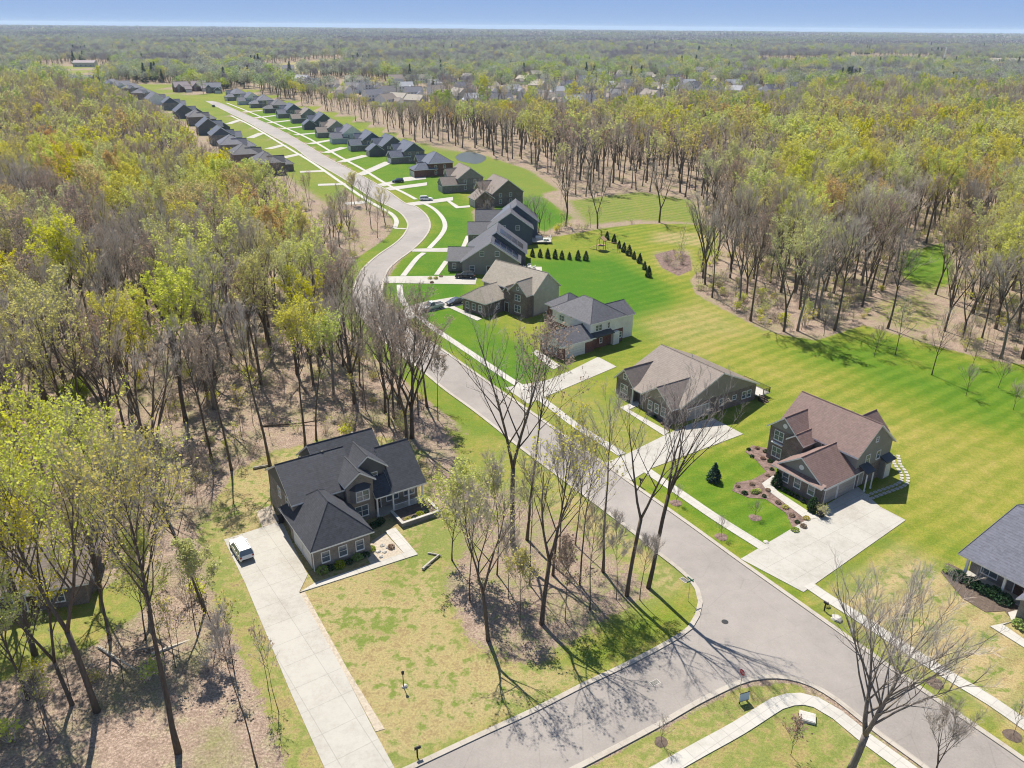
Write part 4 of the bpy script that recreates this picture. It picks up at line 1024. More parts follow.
# ---- the far rows: one proto per colour, then copies
def row_house(label, roof, wallm, gablem, gd='gdoor_white', style=0, name='house'):
    h = empty(name, (0, 0, 0), 0, label, 'house')
    # front of the house looks along -y
    if style == 0:      # gable to the side, garage wing in front
        wall_box(h, -7, 7, 0, 10.5, 0, 5.2, wallm); gable_wall(h, -7, 7, 0, 10.5, 5.2, 3.7, 'x', gablem); gable_roof(h, -7, 7, 0, 10.5, 5.2, 3.7, 'x', roof)
        wall_box(h, 0.4, 7.2, -6.4, 0.2, 0, 3.0, wallm); gable_wall(h, 0.4, 7.2, -6.38, 0.2, 3.0, 2.5, 'y', gablem); gable_roof(h, 0.4, 7.2, -6.4, 3.0, 3.0, 2.5, 'y', roof)
        wall_box(h, -6.4, -1.8, -1.6, 0.2, 0, 5.2, wallm); gable_wall(h, -6.4, -1.8, -1.58, 0.2, 5.2, 2.2, 'y', gablem); gable_roof(h, -6.4, -1.8, -1.6, 5.0, 5.2, 2.2, 'y', roof)
        garage_door(h, 'f', -6.4, 3.8, 4.8, 2.15, gd); wy = -1.6
    elif style == 1:    # hip main, side gables
        wall_box(h, -7.4, 7.0, 0, 11, 0, 5.3, wallm); hip_roof(h, -7.4, 7.0, 0, 11, 5.3, 3.8, roof)
        wall_box(h, 0.6, 7.4, -6.8, 0.2, 0, 3.0, wallm); hip_roof(h, 0.6, 7.4, -6.8, 3.4, 3.0, 2.4, roof)
        wall_box(h, -6.8, -2.0, -1.8, 0.2, 0, 5.3, wallm); gable_wall(h, -6.8, -2.0, -1.78, 0.2, 5.3, 2.3, 'y', gablem); gable_roof(h, -6.8, -2.0, -1.8, 5.2, 5.3, 2.3, 'y', roof)
        garage_door(h, 'f', -6.8, 4.0, 4.8, 2.15, gd); wy = -1.8
    else:               # stacked front-to-back gables
        wall_box(h, -6.8, 6.8, 0, 12, 0, 4.6, wallm); gable_wall(h, -6.8, 6.8, 0, 12, 4.6, 4.4, 'x', gablem); gable_roof(h, -6.8, 6.8, 0, 12, 4.6, 4.4, 'x', roof)
        wall_box(h, 1.0, 7.2, -7.0, 0.2, 0, 3.0, wallm); gable_wall(h, 1.0, 7.2, -6.98, 0.2, 3.0, 2.6, 'x', gablem); gable_roof(h, 1.0, 7.2, -7.0, 0.2, 3.0, 2.6, 'x', roof)
        wall_box(h, -6.2, 0.0, -2.0, 0.2, 0, 4.6, wallm); gable_wall(h, -6.2, 0.0, -1.98, 0.2, 4.6, 2.8, 'y', gablem); gable_roof(h, -6.2, 0.0, -2.0, 6.0, 4.6, 2.8, 'y', roof)
        garage_door(h, 'f', -7.0, 4.1, 4.8, 2.15, gd); wy = -2.0
    window(h, 'f', wy, -4.0, 3.2, 1.5, 1.3, 2); window(h, 'f', wy, -4.0, 0.9, 1.6, 1.4, 2)
    xr = 7.0 if style < 2 else 6.8
    for a in (3.0, 7.0): window(h, 'r', xr, a, 3.3, 0.9, 1.2); window(h, 'r', xr, a, 0.9, 0.9, 1.3)
    window(h, 'b', 10.5 if style == 0 else 11 if style == 1 else 12, -3, 0.9, 1.6, 1.4, 2); window(h, 'b', 10.5 if style == 0 else 11 if style == 1 else 12, 3, 3.2, 1.4, 1.2, 2)
    front_door(h, 'f', 0.0, -0.9 if style < 2 else 0.5)
    return h

def place_row(specs, group):
    for (x, y), face, fam, label in specs:
        key, used = FAM[fam]
        if not used:
            o = key; o.location = (x, y, 0); o.rotation_euler = (0, 0, R(face)); o['label'] = label; FAM[fam] = (key, True)
        else: o = dup(key, (x, y, 0), R(face), 1.0, label)
        o['group'] = group
FAM = {k: (row_house('x', *v), False) for k, v in {
    'brown': ('sh_taupe', 'br_brown', 'sd_brown', 'gdoor_tan', 2), 'tan': ('sh_taupe', 'br_grey', 'sd_grey', 'gdoor_tan', 0),
    'navyhip': ('sh_navy', 'br_red', 'sd_dark', 'gdoor_white', 1), 'navy': ('sh_navy', 'br_grey', 'sd_navy', 'gdoor_white', 0),
    'navy2': ('sh_navy', 'sd_dark', 'sd_dark', 'gdoor_tan', 2), 'pale': ('sh_blue', 'sd_pale', 'sd_white', 'gdoor_white', 0),
    'blue': ('sh_blue', 'br_grey', 'sd_pale', 'gdoor_white', 1), 'plum': ('sh_plum', 'br_red', 'sd_taupe', 'gdoor_white', 2),
    'greyhip': ('sh_grey', 'br_brown', 'sd_grey', 'gdoor_tan', 1), 'white': ('sh_blue', 'sd_white', 'sd_white', 'gdoor_white', 2)}.items()}
RIGHT = [(-10.3, 299.0), (-24.5, 326.4), (-39.8, 361.6), (-55.7, 398.2), (-69.0, 420.7), (-81.8, 438.2), (-97.2, 465.4), (-111.3, 491.4), (-128.1, 530.9), (-144.6, 564.7), (-162.9, 595.8), (-181.8, 630.5), (-203.7, 669.3), (-221.8, 694.4), (-244.4, 731.3)]
famR = ['brown', 'tan', 'navyhip', 'navy', 'navy2', 'navy', 'pale', 'tan', 'navy2', 'tan', 'navy', 'greyhip', 'blue', 'pale', 'blue']
lookR = ['brown brick house with taupe stacked roofs behind bare trees, next past the wood strip', 'grey house with a taupe roof and white porch beside the brown brick house',
 'dark hipped roof house with two white garage doors beside a black vehicle', 'navy gabled house, first beyond the dry bushes on the right row', 'dark stacked roof house, second beyond the dry bushes on the right row',
 'navy gabled house, third beyond the dry bushes on the right row', 'pale blue gabled house in the middle of the right row', 'taupe roofed house just past the pale blue gabled one',
 'dark stacked roof house, third past the dry-bush lot and before the far bend', 'taupe roofed house further up the right row', 'navy gabled house towards the far end of the right row',
 'grey hipped brown brick house towards the far end of the right row', 'blue-grey hipped house, third from the far end of the right row', 'pale gabled house, second from the far end of the right row', 'blue-grey hipped house last at the far end of the right row']
lookR[8] = 'dark stacked roof house two past the pale blue gabled one in the right row'
def facing(p):
    """angle that turns the front (-y) to the nearest point of the road"""
    best = min(RR, key=lambda q: (q[0] - p[0]) ** 2 + (q[1] - p[1]) ** 2)
    a = math.atan2(best[1] - p[1], best[0] - p[0])
    return math.degrees(a) + 90
def back_off(p, d):
    best = min(RR, key=lambda q: (q[0] - p[0]) ** 2 + (q[1] - p[1]) ** 2)
    v = Vector((p[0] - best[0], p[1] - best[1])).normalized()
    return (best[0] + v.x * d, best[1] + v.y * d)
place_row([(p, facing(p), famR[i], lookR[i]) for i, p in enumerate(RIGHT)], 'houses along the right of the far street')
LEFT = [(-104.6, 363.5), (-121.7, 388.3), (-138.2, 420.1), (-156.4, 457.3), (-177.9, 501.2), (-202.2, 548.0), (-226.3, 590.4), (-258.8, 647.3), (-286.7, 688.0), (-317.4, 734.1), (-350.5, 786.7), (-376.2, 821.5), (-397.1, 846.1), (-318.6, 815.3), (-307.5, 829.7), (-285.8, 806.4)]
famL = ['greyhip', 'greyhip', 'blue', 'navy', 'navy2', 'greyhip', 'navy2', 'navy', 'white', 'blue', 'blue', 'pale', 'blue', 'plum', 'plum', 'navy']
lookL = ['grey hipped roof nearest in the left row above the yellow-green trees', 'grey hipped roof, second from the near end of the left row', 'blue-grey hipped house, third from the near end of the left row',
 'navy gabled house, fourth from the near end of the left row', 'dark stacked roof house, fifth from the near end of the left row', 'grey hipped house, sixth from the near end of the left row',
 'dark stacked roof house, seventh from the near end of the left row', 'navy gabled house, eighth from the near end of the left row', 'white gabled house in the far part of the left row',
 'blue-grey hipped house just beyond the white gabled one', 'blue-grey hipped house, fourth from the far left end', 'pale blue gabled house among the last of the left row',
 'blue-grey hipped house at the far left end of the left row', 'plum roofed house left of the pair where the street ends', 'plum roofed house right of the pair where the street ends', 'navy gabled house at the top of the street by its far bend']
place_row([(p, facing(p), famL[i], lookL[i]) for i, p in enumerate(LEFT)], 'houses along the left of the far street')

# ---- distant subdivisions: small houses among the trees
def far_house(roof, wallm, cross=True):
    h = empty('house', (0, 0, 0), 0, 'x', 'house')
    wall_box(h, -8, 8, 0, 11, 0, 5.4, wallm); gable_wall(h, -8, 8, 0, 11, 5.4, 3.8, 'x', wallm); gable_roof(h, -8, 8, 0, 11, 5.4, 3.8, 'x', roof)
    if cross:
        wall_box(h, 1, 8, -6, 0.2, 0, 3.6, wallm); gable_wall(h, 1, 8, -5.98, 0.2, 3.6, 2.6, 'y', wallm); gable_roof(h, 1, 8, -6, 3, 3.6, 2.6, 'y', roof)
        garage_door(h, 'f', -6, 4.5, 4.8, 2.2)
    for a in (-5.5, -2.5): window(h, 'f', 0, a, 3.2, 1.4, 1.4); window(h, 'f', 0, a, 0.8, 1.5, 1.5)
    return h
M['sh_pale'] = shingle('pale_grey_shingles', (0.30, 0.31, 0.34), 0.2)
FH = [far_house('sh_grey', 'sd_white'), far_house('sh_taupe', 'sd_white'), far_house('sh_pale', 'sd_white'), far_house('sh_blue', 'sd_white'), far_house('sh_tan', 'sd_cream')]
fh_look = ['dark grey roof', 'taupe roof', 'pale grey roof', 'blue-grey roof', 'tan roof']; fh_wall = ['white walls', 'white walls', 'white walls', 'white walls', 'cream walls']
FAR = [(-159.2, 821.0), (-120.2, 733.9), (-168.7, 935.7), (-93.3, 707.1), (-107.4, 840.0), (-101.7, 978.8), (-54.4, 761.8), (-35.0, 712.9), (-8.7, 706.0), (19.0, 748.2), (42.3, 806.5), (57.1, 773.6), (65.5, 713.2), (78.9, 754.4), (105.7, 851.4), (83.7, 986.0), (124.3, 827.9), (161.4, 945.6), (94.1, 1413.2), (190.6, 888.7), (231.4, 1005.7), (236.3, 939.1), (251.2, 940.9), (292.3, 886.6), (-159.2, 772.9), (-118.7, 788.8), (-90.4, 769.0), (-69.8, 794.2), (26.4, 883.4), (100.1, 892.3), (107.7, 790.2), (143.6, 869.3), (186.6, 932.9), (215.3, 891.7), (662.6, 1520.6), (710.7, 1569.1), (624.4, 1513.4), (571.3, 1466.5), (-136.6, 974.1), (6.2, 975.7), (-48.4, 846.9), (-27.4, 787.2), (-17.6, 850.5), (0.5, 814.0), (9.0, 717.2), (28.2, 709.6), (46.2, 702.1), (88.2, 766.0), (123.2, 925.0), (117.9, 758.4), (87.4, 890.7), (59.9, 887.4), (42.1, 1016.8), (26.0, 1095.5), (115.0, 1154.6), (143.5, 1112.9), (170.0, 1074.1), (150.2, 830.8), (192.5, 1018.7), (191.2, 848.1), (217.7, 838.3), (254.1, 910.8), (255.2, 855.4), (-184.3, 858.0), (-181.4, 950.7), (-144.7, 862.8), (-99.9, 688.0), (-77.3, 690.2), (-83.1, 899.4), (-76.5, 964.7), (-59.5, 1002.8), (-237.6, 943.3), (-204.4, 884.3), (-313.9, 1186.4), (194.2, 1331.5), (265.5, 1228.6), (348.1, 1297.6), (385.9, 1248.0), (491.4, 1383.8), (643.4, 1347.3)]
fused = [False] * 5
for i, (x, y) in enumerate(FAR):
    k = (i * 3 + i // 5) % 5
    px = in_view(x, y)[0]
    side = 'left of the distant cluster' if px < 430 else 'middle of the distant cluster' if px < 565 else 'right of the distant cluster' if px < 670 else 'small distant group before the long wood' if px < 800 else 'far group below the tall mast'
    lab = 'distant %s house with a %s, %s' % (fh_wall[k].split()[0], fh_look[k], side)
    rz = R(rng.choice([20, 35, -25, 60, 200, 150, -50]))
    if not fused[k]: o = FH[k]; o.location = (x, y, 0); o.rotation_euler = (0, 0, rz); o['label'] = lab; fused[k] = True
    else: o = dup(FH[k], (x, y, 0), rz, 1.0, lab)
    o['group'] = 'houses of the ' + side

# long pale buildings far off
def long_building(p, rz, L, D, hgt, roof, wallm, label, name='building'):
    h = empty(name, (*p, 0), R(rz), label, 'building')
    wall_box(h, -L / 2, L / 2, 0, D, 0, hgt, wallm); gable_wall(h, -L / 2, L / 2, 0, D, hgt, D * 0.18, 'x', wallm); gable_roof(h, -L / 2, L / 2, 0, D, hgt, D * 0.18, 'x', roof, 0.6, 0.5)
    for k in range(int(L / 7)): window(h, 'f', 0, -L / 2 + 4 + k * 7, 1.2, 2.2, 1.8, 2)
    return h
long_building((755.9, 1538.2), 5, 62, 24, 7, 'white', 'sd_white', 'long white roofed building right of the mast in the distance')
long_building((879.6, 1523.3), -20, 70, 40, 8, 'sh_tan', 'sd_cream', 'large pale building at the far right below the horizon')
long_building((641.6, 1479.4), 3, 75, 20, 5, 'white', 'sd_pale', 'low pale building with a white roof left of the mast')
long_building((-639.8, 1274.6), 8, 30, 16, 6, 'sh_plum', 'sd_cream', 'big pale house with a wide plum roof far left among trees')
long_building((-477.9, 927.9), -4, 34, 14, 5, 'sh_grey', 'sd_pale', 'long grey roofed building in the far left clearing')
long_building((-1472.8, 4005.9), 0, 90, 24, 10, 'sh_navy', 'sd_pale', 'dark roofed building near the left horizon')
ms = empty('mast', (*(833.8, 1679.4), 0), 0, 'tall thin white mast rising above the distant wood', 'mast')
MB().tube([(0, 0, 0), (0, 0, 18), (0, 0, 30)], [1.6, 1.1, 0.6], 8).build('pole', 'white', ms)
b = MB()
for z in (23, 26, 29): b.tube([(-2.2, 0, z), (2.2, 0, z)], [0.35, 0.35], 6); b.tube([(0, -2.2, z), (0, 2.2, z)], [0.35, 0.35], 6)
b.build('antenna', 'white', ms)

# ------------------------------------------------------------------ trees
def rvec(r, zb=0.0):
    a = r.uniform(0, 2 * math.pi); z = r.uniform(-1, 1)
    s = math.sqrt(max(0, 1 - z * z))
    return Vector((s * math.cos(a), s * math.sin(a), z + zb))

def tilt(d, ang, az):
    """turn direction d by ang about a random azimuth"""
    u = d.cross(Vector((0, 0, 1)) if abs(d.z) < 0.95 else Vector((1, 0, 0))).normalized(); w = d.cross(u)
    return (d * math.cos(ang) + (u * math.cos(az) + w * math.sin(az)) * math.sin(ang)).normalized()

def bend_line(r, p, d, L, n, up=0.0, jit=0.12):
    pts = [Vector(p)]
    d = Vector(d)
    for k in range(n):
        d = (d + rvec(r) * jit + Vector((0, 0, up))).normalized()
        pts.append(pts[-1] + d * (L / n))
    return pts

def leaf(b, r, p, s, m):
    n = rvec(r, 0.3).normalized()
    u = n.cross(rvec(r)).normalized() * s * r.uniform(0.6, 1.2); w = n.cross(u).normalized() * s * r.uniform(0.5, 1.0)
    b.quad(p - u - w * 0.4, p + u * 0.2 - w, p + u + w * 0.3, p - u * 0.1 + w, m)

class Tree:
    """H height, cb share of the height where the crown starts, cr crown radius; leaf per twig tip"""
    def __init__(s, seed, H=22, cb=0.45, cr=4.0, r0=0.24, limbs=13, sec=5, twigs=6, fine=3, leaves=0.0, leaf_s=0.2, fork=0, twr=0.016, lean=0.03, lod=0, spread=1.0):
        r = random.Random(seed)
        s.trunk = MB(); s.crown = MB(); s.H = H
        T, K = s.trunk, s.crown
        tips = []
        stems = []
        if fork:
            fh = H * cb * r.uniform(0.55, 0.9)
            base = bend_line(r, (0, 0, -0.3), Vector((r.uniform(-lean, lean), r.uniform(-lean, lean), 1)), fh, 4, 0.02, 0.04)
            T.tube(base, [r0 * 1.35, r0 * 1.06, r0, r0 * 0.97, r0 * 0.97], 8)
            for k in range(fork):
                az = 2 * math.pi * k / fork + r.uniform(-0.5, 0.5)
                d = Vector((math.cos(az) * 0.30, math.sin(az) * 0.30, 1)).normalized()
                pts = bend_line(r, base[-1], d, (H - fh) * r.uniform(0.86, 1.0), 7, 0.06, 0.10)
                rad = [r0 * 0.74 * (1 - 0.93 * t / 7) for t in range(8)]
                T.tube(pts, rad, 6); stems.append((pts, rad, 0.15))
        else:
            pts = bend_line(r, (0, 0, -0.3), Vector((r.uniform(-lean, lean), r.uniform(-lean, lean), 1)), H * 0.97, 9, 0.03, 0.05)
            rad = [r0 * (1.35 if t == 0 else 1.0 - 0.93 * (t / 9) ** 1.1) for t in range(10)]
            T.tube(pts, rad, 8 if lod == 0 else 5); stems.append((pts, rad, cb))
        per = max(3, limbs // len(stems))
        for pts, rad, c0 in stems:
            n = len(pts) - 1
            for k in range(per):
                t = c0 + (0.90 - c0) * ((k + r.random() * 0.8) / per)
                i = min(n - 1, int(t * n)); f = t * n - i
                p = pts[i].lerp(pts[i + 1], f); rr = rad[i] * (1 - f) + rad[i + 1] * f
                q = (t - c0) / (0.92 - c0)
                L = cr * (1.9 - 1.1 * q) * r.uniform(0.8, 1.2) * (0.9 if fork else 1.0)
                az = k * 2.4 + r.uniform(-0.5, 0.5)
                out = (0.66 - 0.34 * q) * spread
                d = Vector((math.cos(az) * out, math.sin(az) * out, 1.0)).normalized()
                lp = bend_line(r, p, d, L, 4, 0.04, 0.13)
                lr = max(0.02, min(rr * 0.62, 0.10 * L / 3))
                T.tube(lp, [lr, lr * 0.75, lr * 0.52, lr * 0.33, 0.012], 5 if lod == 0 else 3, cap=False)
                for j in range(sec):
                    u = 0.28 + 0.70 * (j + r.random()) / sec
                    ii = min(3, int(u * 4)); sp = lp[ii].lerp(lp[ii + 1], u * 4 - ii)
                    sd = tilt((lp[ii + 1] - lp[ii]).normalized(), r.uniform(0.4, 0.85), r.uniform(0, 6.28))
                    sd = (sd + Vector((0, 0, 0.35))).normalized()
                    sL = L * r.uniform(0.24, 0.44) * (1.2 - 0.5 * u)
                    s2 = bend_line(r, sp, sd, sL, 3, 0.1, 0.18)
                    sr = max(0.014, lr * 0.4)
                    if lod == 0: T.tube(s2, [sr, sr * 0.7, sr * 0.45, 0.008], 3, cap=False)
                    else: K.tube(s2, [sr, sr * 0.7, sr * 0.5, 0.02], 3, cap=False)
                    for m in range(twigs):
                        v = 0.2 + 0.8 * (m + r.random()) / twigs
                        jj = min(2, int(v * 3)); tp = s2[jj].lerp(s2[jj + 1], min(1, v * 3 - jj))
                        td = (tilt((s2[jj + 1] - s2[jj]).normalized(), r.uniform(0.35, 0.85), r.uniform(0, 6.28)) + Vector((0, 0, 0.3))).normalized()
                        tL = r.uniform(0.55, 1.15) * (cr / 4.0) ** 0.5
                        e = bend_line(r, tp, td, tL, 2, 0.08, 0.2)
                        K.tube(e, [twr, twr * 0.75, twr * 0.4], 3, cap=False)
                        tips.append(e[2])
                        for g in range(fine):
                            a = e[0].lerp(e[2], 0.25 + 0.7 * g / max(1, fine))
                            fd = (tilt(td, r.uniform(0.4, 0.9), r.uniform(0, 6.28)) + Vector((0, 0, 0.25))).normalized()
                            z = a + fd * r.uniform(0.3, 0.65)
                            K.tube([a, z], [twr * 0.65, twr * 0.3], 3, cap=False)
                            tips.append(z)
        if leaves > 0:
            for p in tips:
                x = leaves
                while x > 0:
                    if r.random() < x: leaf(K, r, p + rvec(r) * r.uniform(0, 0.32), leaf_s * r.uniform(0.7, 1.3), 1)
                    x -= 1
    def mats(s, tw, lf): return [tw, lf]

def shrub(seed, H=2.2, rad=1.4, stems=12, leaves=1.2, leaf_s=0.12):
    r = random.Random(seed); b = MB()
    for k in range(stems):
        a = r.uniform(0, 6.28); o = r.uniform(0.1, 1.0)
        d = Vector((math.cos(a) * o * rad / H, math.sin(a) * o * rad / H, 1)).normalized()
        pts = bend_line(r, (math.cos(a) * 0.2, math.sin(a) * 0.2, -0.1), d, H * r.uniform(0.7, 1.1), 4, 0.02, 0.14)
        b.tube(pts, [0.03, 0.024, 0.018, 0.012, 0.006], 3, cap=False)
        for j in range(7):
            i = r.randrange(1, 4); q = pts[i].lerp(pts[i + 1], r.random())
            e = q + (tilt(d, r.uniform(0.4, 1.0), r.uniform(0, 6.28))) * r.uniform(0.3, 0.8)
            b.tube([q, e], [0.014, 0.006], 3, cap=False)
            for t in range(3):
                z = e + rvec(r) * 0.3
                b.tube([q.lerp(e, 0.4 + 0.2 * t), z], [0.009, 0.004], 3, cap=False)
                x = leaves
                while x > 0:
                    if r.random() < x: leaf(b, r, z + rvec(r) * 0.15, leaf_s * r.uniform(0.7, 1.3), 1)
                    x -= 1
    return b

def conifer(seed, H=3.0, rad=0.7, tiers=22, per=16, s=0.2, taper=1.0, trunk=0.08):
    r = random.Random(seed); t = MB(); c = MB()
    t.tube([(0, 0, -0.2), (0, 0, H * 0.5), (0, 0, H * 0.97)], [trunk, trunk * 0.6, 0.015], 6)
    for k in range(tiers):
        q = (k + 0.5) / tiers; z = H * (0.03 + 0.96 * q); R0 = rad * (1 - q) ** taper * (0.85 + 0.15 * min(1, q * 6)) + 0.03
        for j in range(max(5, int(per * (1 - 0.6 * q)))):
            a = r.uniform(0, 6.28); rr = R0 * r.uniform(0.55, 1.12)
            p = Vector((math.cos(a) * rr, math.sin(a) * rr, z + r.uniform(-0.5, 0.5) * H / tiers))
            d = Vector((math.cos(a), math.sin(a), r.uniform(-0.5, 0.5))).normalized(); w = Vector((-math.sin(a), math.cos(a), r.uniform(-0.4, 0.4))) * s * r.uniform(0.4, 0.7)
            L = s * r.uniform(0.8, 1.5)
            c.add([p - d * L * 0.7 - w, p - d * L * 0.7 + w, p + d * L * 0.5 + Vector((0, 0, -0.1 * L))], [(0, 1, 2)], 0)
            c.add([p - d * L * 0.7 + Vector((0, 0, -0.25 * s)), p - d * L * 0.7 + Vector((0, 0, 0.35 * s)), p + d * L * 0.55], [(0, 1, 2)], 0)
    return t, c

# kinds of tree: (twig material, leaf material, words)
KINDS = {
    'grey':   dict(tw='twig', lf='leaf_olive', leaves=0.0, word='bare grey'),
    'brown':  dict(tw='twigbrown', lf='leaf_pink', leaves=0.25, word='bare brownish'),
    'yellow': dict(tw='twig', lf='leaf_yellow', leaves=1.5, word='yellow-green budding'),
    'lime':   dict(tw='twig', lf='leaf_lime', leaves=2.0, word='lime-green leafing'),
    'olive':  dict(tw='twig', lf='leaf_olive', leaves=0.9, word='olive budding'),
    'rust':   dict(tw='twigbrown', lf='leaf_rust', leaves=1.3, word='rusty-orange budding'),
    'green':  dict(tw='twig', lf='leaf_green', leaves=2.2, word='fresh green'),
}
PROTO = {}     # kind -> list of (trunk mesh, crown mesh, height)
JOINED = []    # (kind, lod, mesh, height)
def join_mesh(name, t, c, bark, tw, lf):
    b = MB(); b.v = list(t.v); b.f = [list(f) for f in t.f]; b.m = [0] * len(t.f)
    o = len(b.v); b.v += c.v; b.f += [[i + o for i in f] for f in c.f]; b.m += [x + 1 for x in c.m]
    return b.mesh(name, [bark, tw, lf])

SHAPES = [dict(H=23, cb=0.44, cr=4.6, r0=0.24, limbs=16), dict(H=25, cb=0.40, cr=5.8, r0=0.30, limbs=18, fork=3), dict(H=21, cb=0.40, cr=5.2, r0=0.24, limbs=16, fork=2)]
sd_ = 100
for kind, kd in KINDS.items():
    PROTO[kind] = []
    for sh in SHAPES:
        sd_ += 1
        t = Tree(sd_, **sh, sec=6, twigs=5, fine=4 if kind in ('grey', 'brown') else 3, leaves=kd['leaves'] * 1.8, leaf_s=0.125, twr=0.016)
        tm = t.trunk.mesh('trunk', 'barkpale' if (kind == 'grey' and sh['H'] == 21) else 'bark'); cm = t.crown.mesh('crown', [kd['tw'], kd['lf']])
        for me in (tm,): me.polygons.foreach_set('use_smooth', [True] * len(me.polygons))
        PROTO[kind].append((tm, cm, sh['H']))
        JOINED.append((kind, 0, join_mesh('grove', t.trunk, t.crown, 'bark', kd['tw'], kd['lf']), sh['H']))
    # lighter versions for 250 m and beyond
    for sh in SHAPES[:2]:
        sd_ += 1
        s2 = dict(sh); s2['limbs'] = 12
        t = Tree(sd_, **s2, sec=4, twigs=4, fine=1, leaves=kd['leaves'] * 1.6, leaf_s=0.27, twr=0.035, lod=1)
        JOINED.append((kind, 1, join_mesh('grove', t.trunk, t.crown, 'bark', kd['tw'], kd['lf']), sh['H']))

def far_crown(seed, n, H, cr, s, bare):
    """far tree: many leaf-clump or twig-spray faces through an uneven crown volume"""
    r = random.Random(seed); b = MB()
    lob = [Vector((r.uniform(-.6, .6) * cr, r.uniform(-.6, .6) * cr, H * r.uniform(0.52, 0.82))) for _ in range(8)]
    for k in range(n):
        c = r.choice(lob); p = c + rvec(r) * cr * 0.62 * r.uniform(0.55, 1.05)
        if bare:
            d = (Vector((p.x, p.y, H * 0.22)) .normalized() + rvec(r) * 0.6).normalized(); w = d.cross(rvec(r)).normalized() * s * 0.16
            b.add([p - d * s * 1.2 - w, p - d * s * 1.2 + w, p + d * s * 1.5], [(0, 1, 2)], 0)
        else: leaf(b, r, p, s, 1)
    t = MB(); t.tube([(0, 0, -0.3), (0, 0, H * 0.5), (r.uniform(-.5, .5), 0, H * 0.8)], [0.3, 0.22, 0.08], 4)
    for k in range(5):
        a = r.uniform(0, 6.28); z = H * r.uniform(0.35, 0.6)
        t.tube([(0, 0, z), (math.cos(a) * cr * 0.4, math.sin(a) * cr * 0.4, z + H * 0.17), (math.cos(a) * cr * 0.7, math.sin(a) * cr * 0.7, z + H * 0.32)], [0.12, 0.08, 0.03], 3, cap=False)
    return t, b
FARKINDS = [('grey', 1, 0), ('brown', 1, 0), ('grey', 0.45, 1), ('sage', 0, 1), ('olive', 0, 1), ('lime', 0, 1), ('green', 0, 1), ('yellow', 0, 1)]
FK = {'sage': ('twigfar', 'far_sage')}
for i, (k, bare, lf) in enumerate(FARKINDS):
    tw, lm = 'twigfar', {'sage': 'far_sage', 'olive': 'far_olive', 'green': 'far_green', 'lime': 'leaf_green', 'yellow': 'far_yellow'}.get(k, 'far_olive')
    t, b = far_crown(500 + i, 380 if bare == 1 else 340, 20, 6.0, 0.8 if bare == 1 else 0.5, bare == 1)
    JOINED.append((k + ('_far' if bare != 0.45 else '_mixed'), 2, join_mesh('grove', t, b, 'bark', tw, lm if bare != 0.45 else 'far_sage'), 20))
for i in range(2):
    t, b = conifer(600 + i, 17, 3.6, 26, 18, 1.1, 0.9, 0.25)
    JOINED.append(('conifer', 2, join_mesh('grove', t, b, 'bark', 'far_conifer', 'far_conifer'), 17))
# blocks of canopy for the far distance: a dozen crowns in one piece
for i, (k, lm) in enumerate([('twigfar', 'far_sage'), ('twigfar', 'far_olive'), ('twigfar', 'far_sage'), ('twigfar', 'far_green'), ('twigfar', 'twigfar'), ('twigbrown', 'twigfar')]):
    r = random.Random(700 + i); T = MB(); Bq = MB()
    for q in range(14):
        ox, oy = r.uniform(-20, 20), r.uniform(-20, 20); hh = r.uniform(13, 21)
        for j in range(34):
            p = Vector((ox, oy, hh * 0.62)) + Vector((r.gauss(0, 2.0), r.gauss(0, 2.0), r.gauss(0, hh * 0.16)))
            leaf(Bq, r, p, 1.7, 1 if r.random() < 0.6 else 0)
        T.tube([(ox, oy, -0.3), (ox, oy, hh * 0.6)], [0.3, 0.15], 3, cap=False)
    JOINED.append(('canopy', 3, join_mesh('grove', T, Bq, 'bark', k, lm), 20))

# ---- where trees may stand ------------------------------------------------
def bilerp(F, x, y):
    i = np.clip(np.searchsorted(GX, x) - 1, 0, len(GX) - 2); j = np.clip(np.searchsorted(GY, y) - 1, 0, len(GY) - 2)
    tx = np.clip((x - GX[i]) / (GX[i + 1] - GX[i]), 0, 1); ty = np.clip((y - GY[j]) / (GY[j + 1] - GY[j]), 0, 1)
    return (F[j, i] * (1 - tx) + F[j, i + 1] * tx) * (1 - ty) + (F[j + 1, i] * (1 - tx) + F[j + 1, i + 1] * tx) * ty

HOUSES = [(o.matrix_basis.translation.x, o.matrix_basis.translation.y, o.rotation_euler.z) for o in bpy.data.objects if o.get('category') in ('house', 'building') and o.parent is None]
HC = np.array([(x - math.sin(a) * 6 + math.cos(a) * (3 if True else 0), y + math.cos(a) * 6 + math.sin(a) * 3) for x, y, a in HOUSES])
def house_dist(x, y):
    d = np.full(x.shape, 1e9)
    for hx, hy in HC: d = np.minimum(d, np.hypot(x - hx, y - hy))
    return d
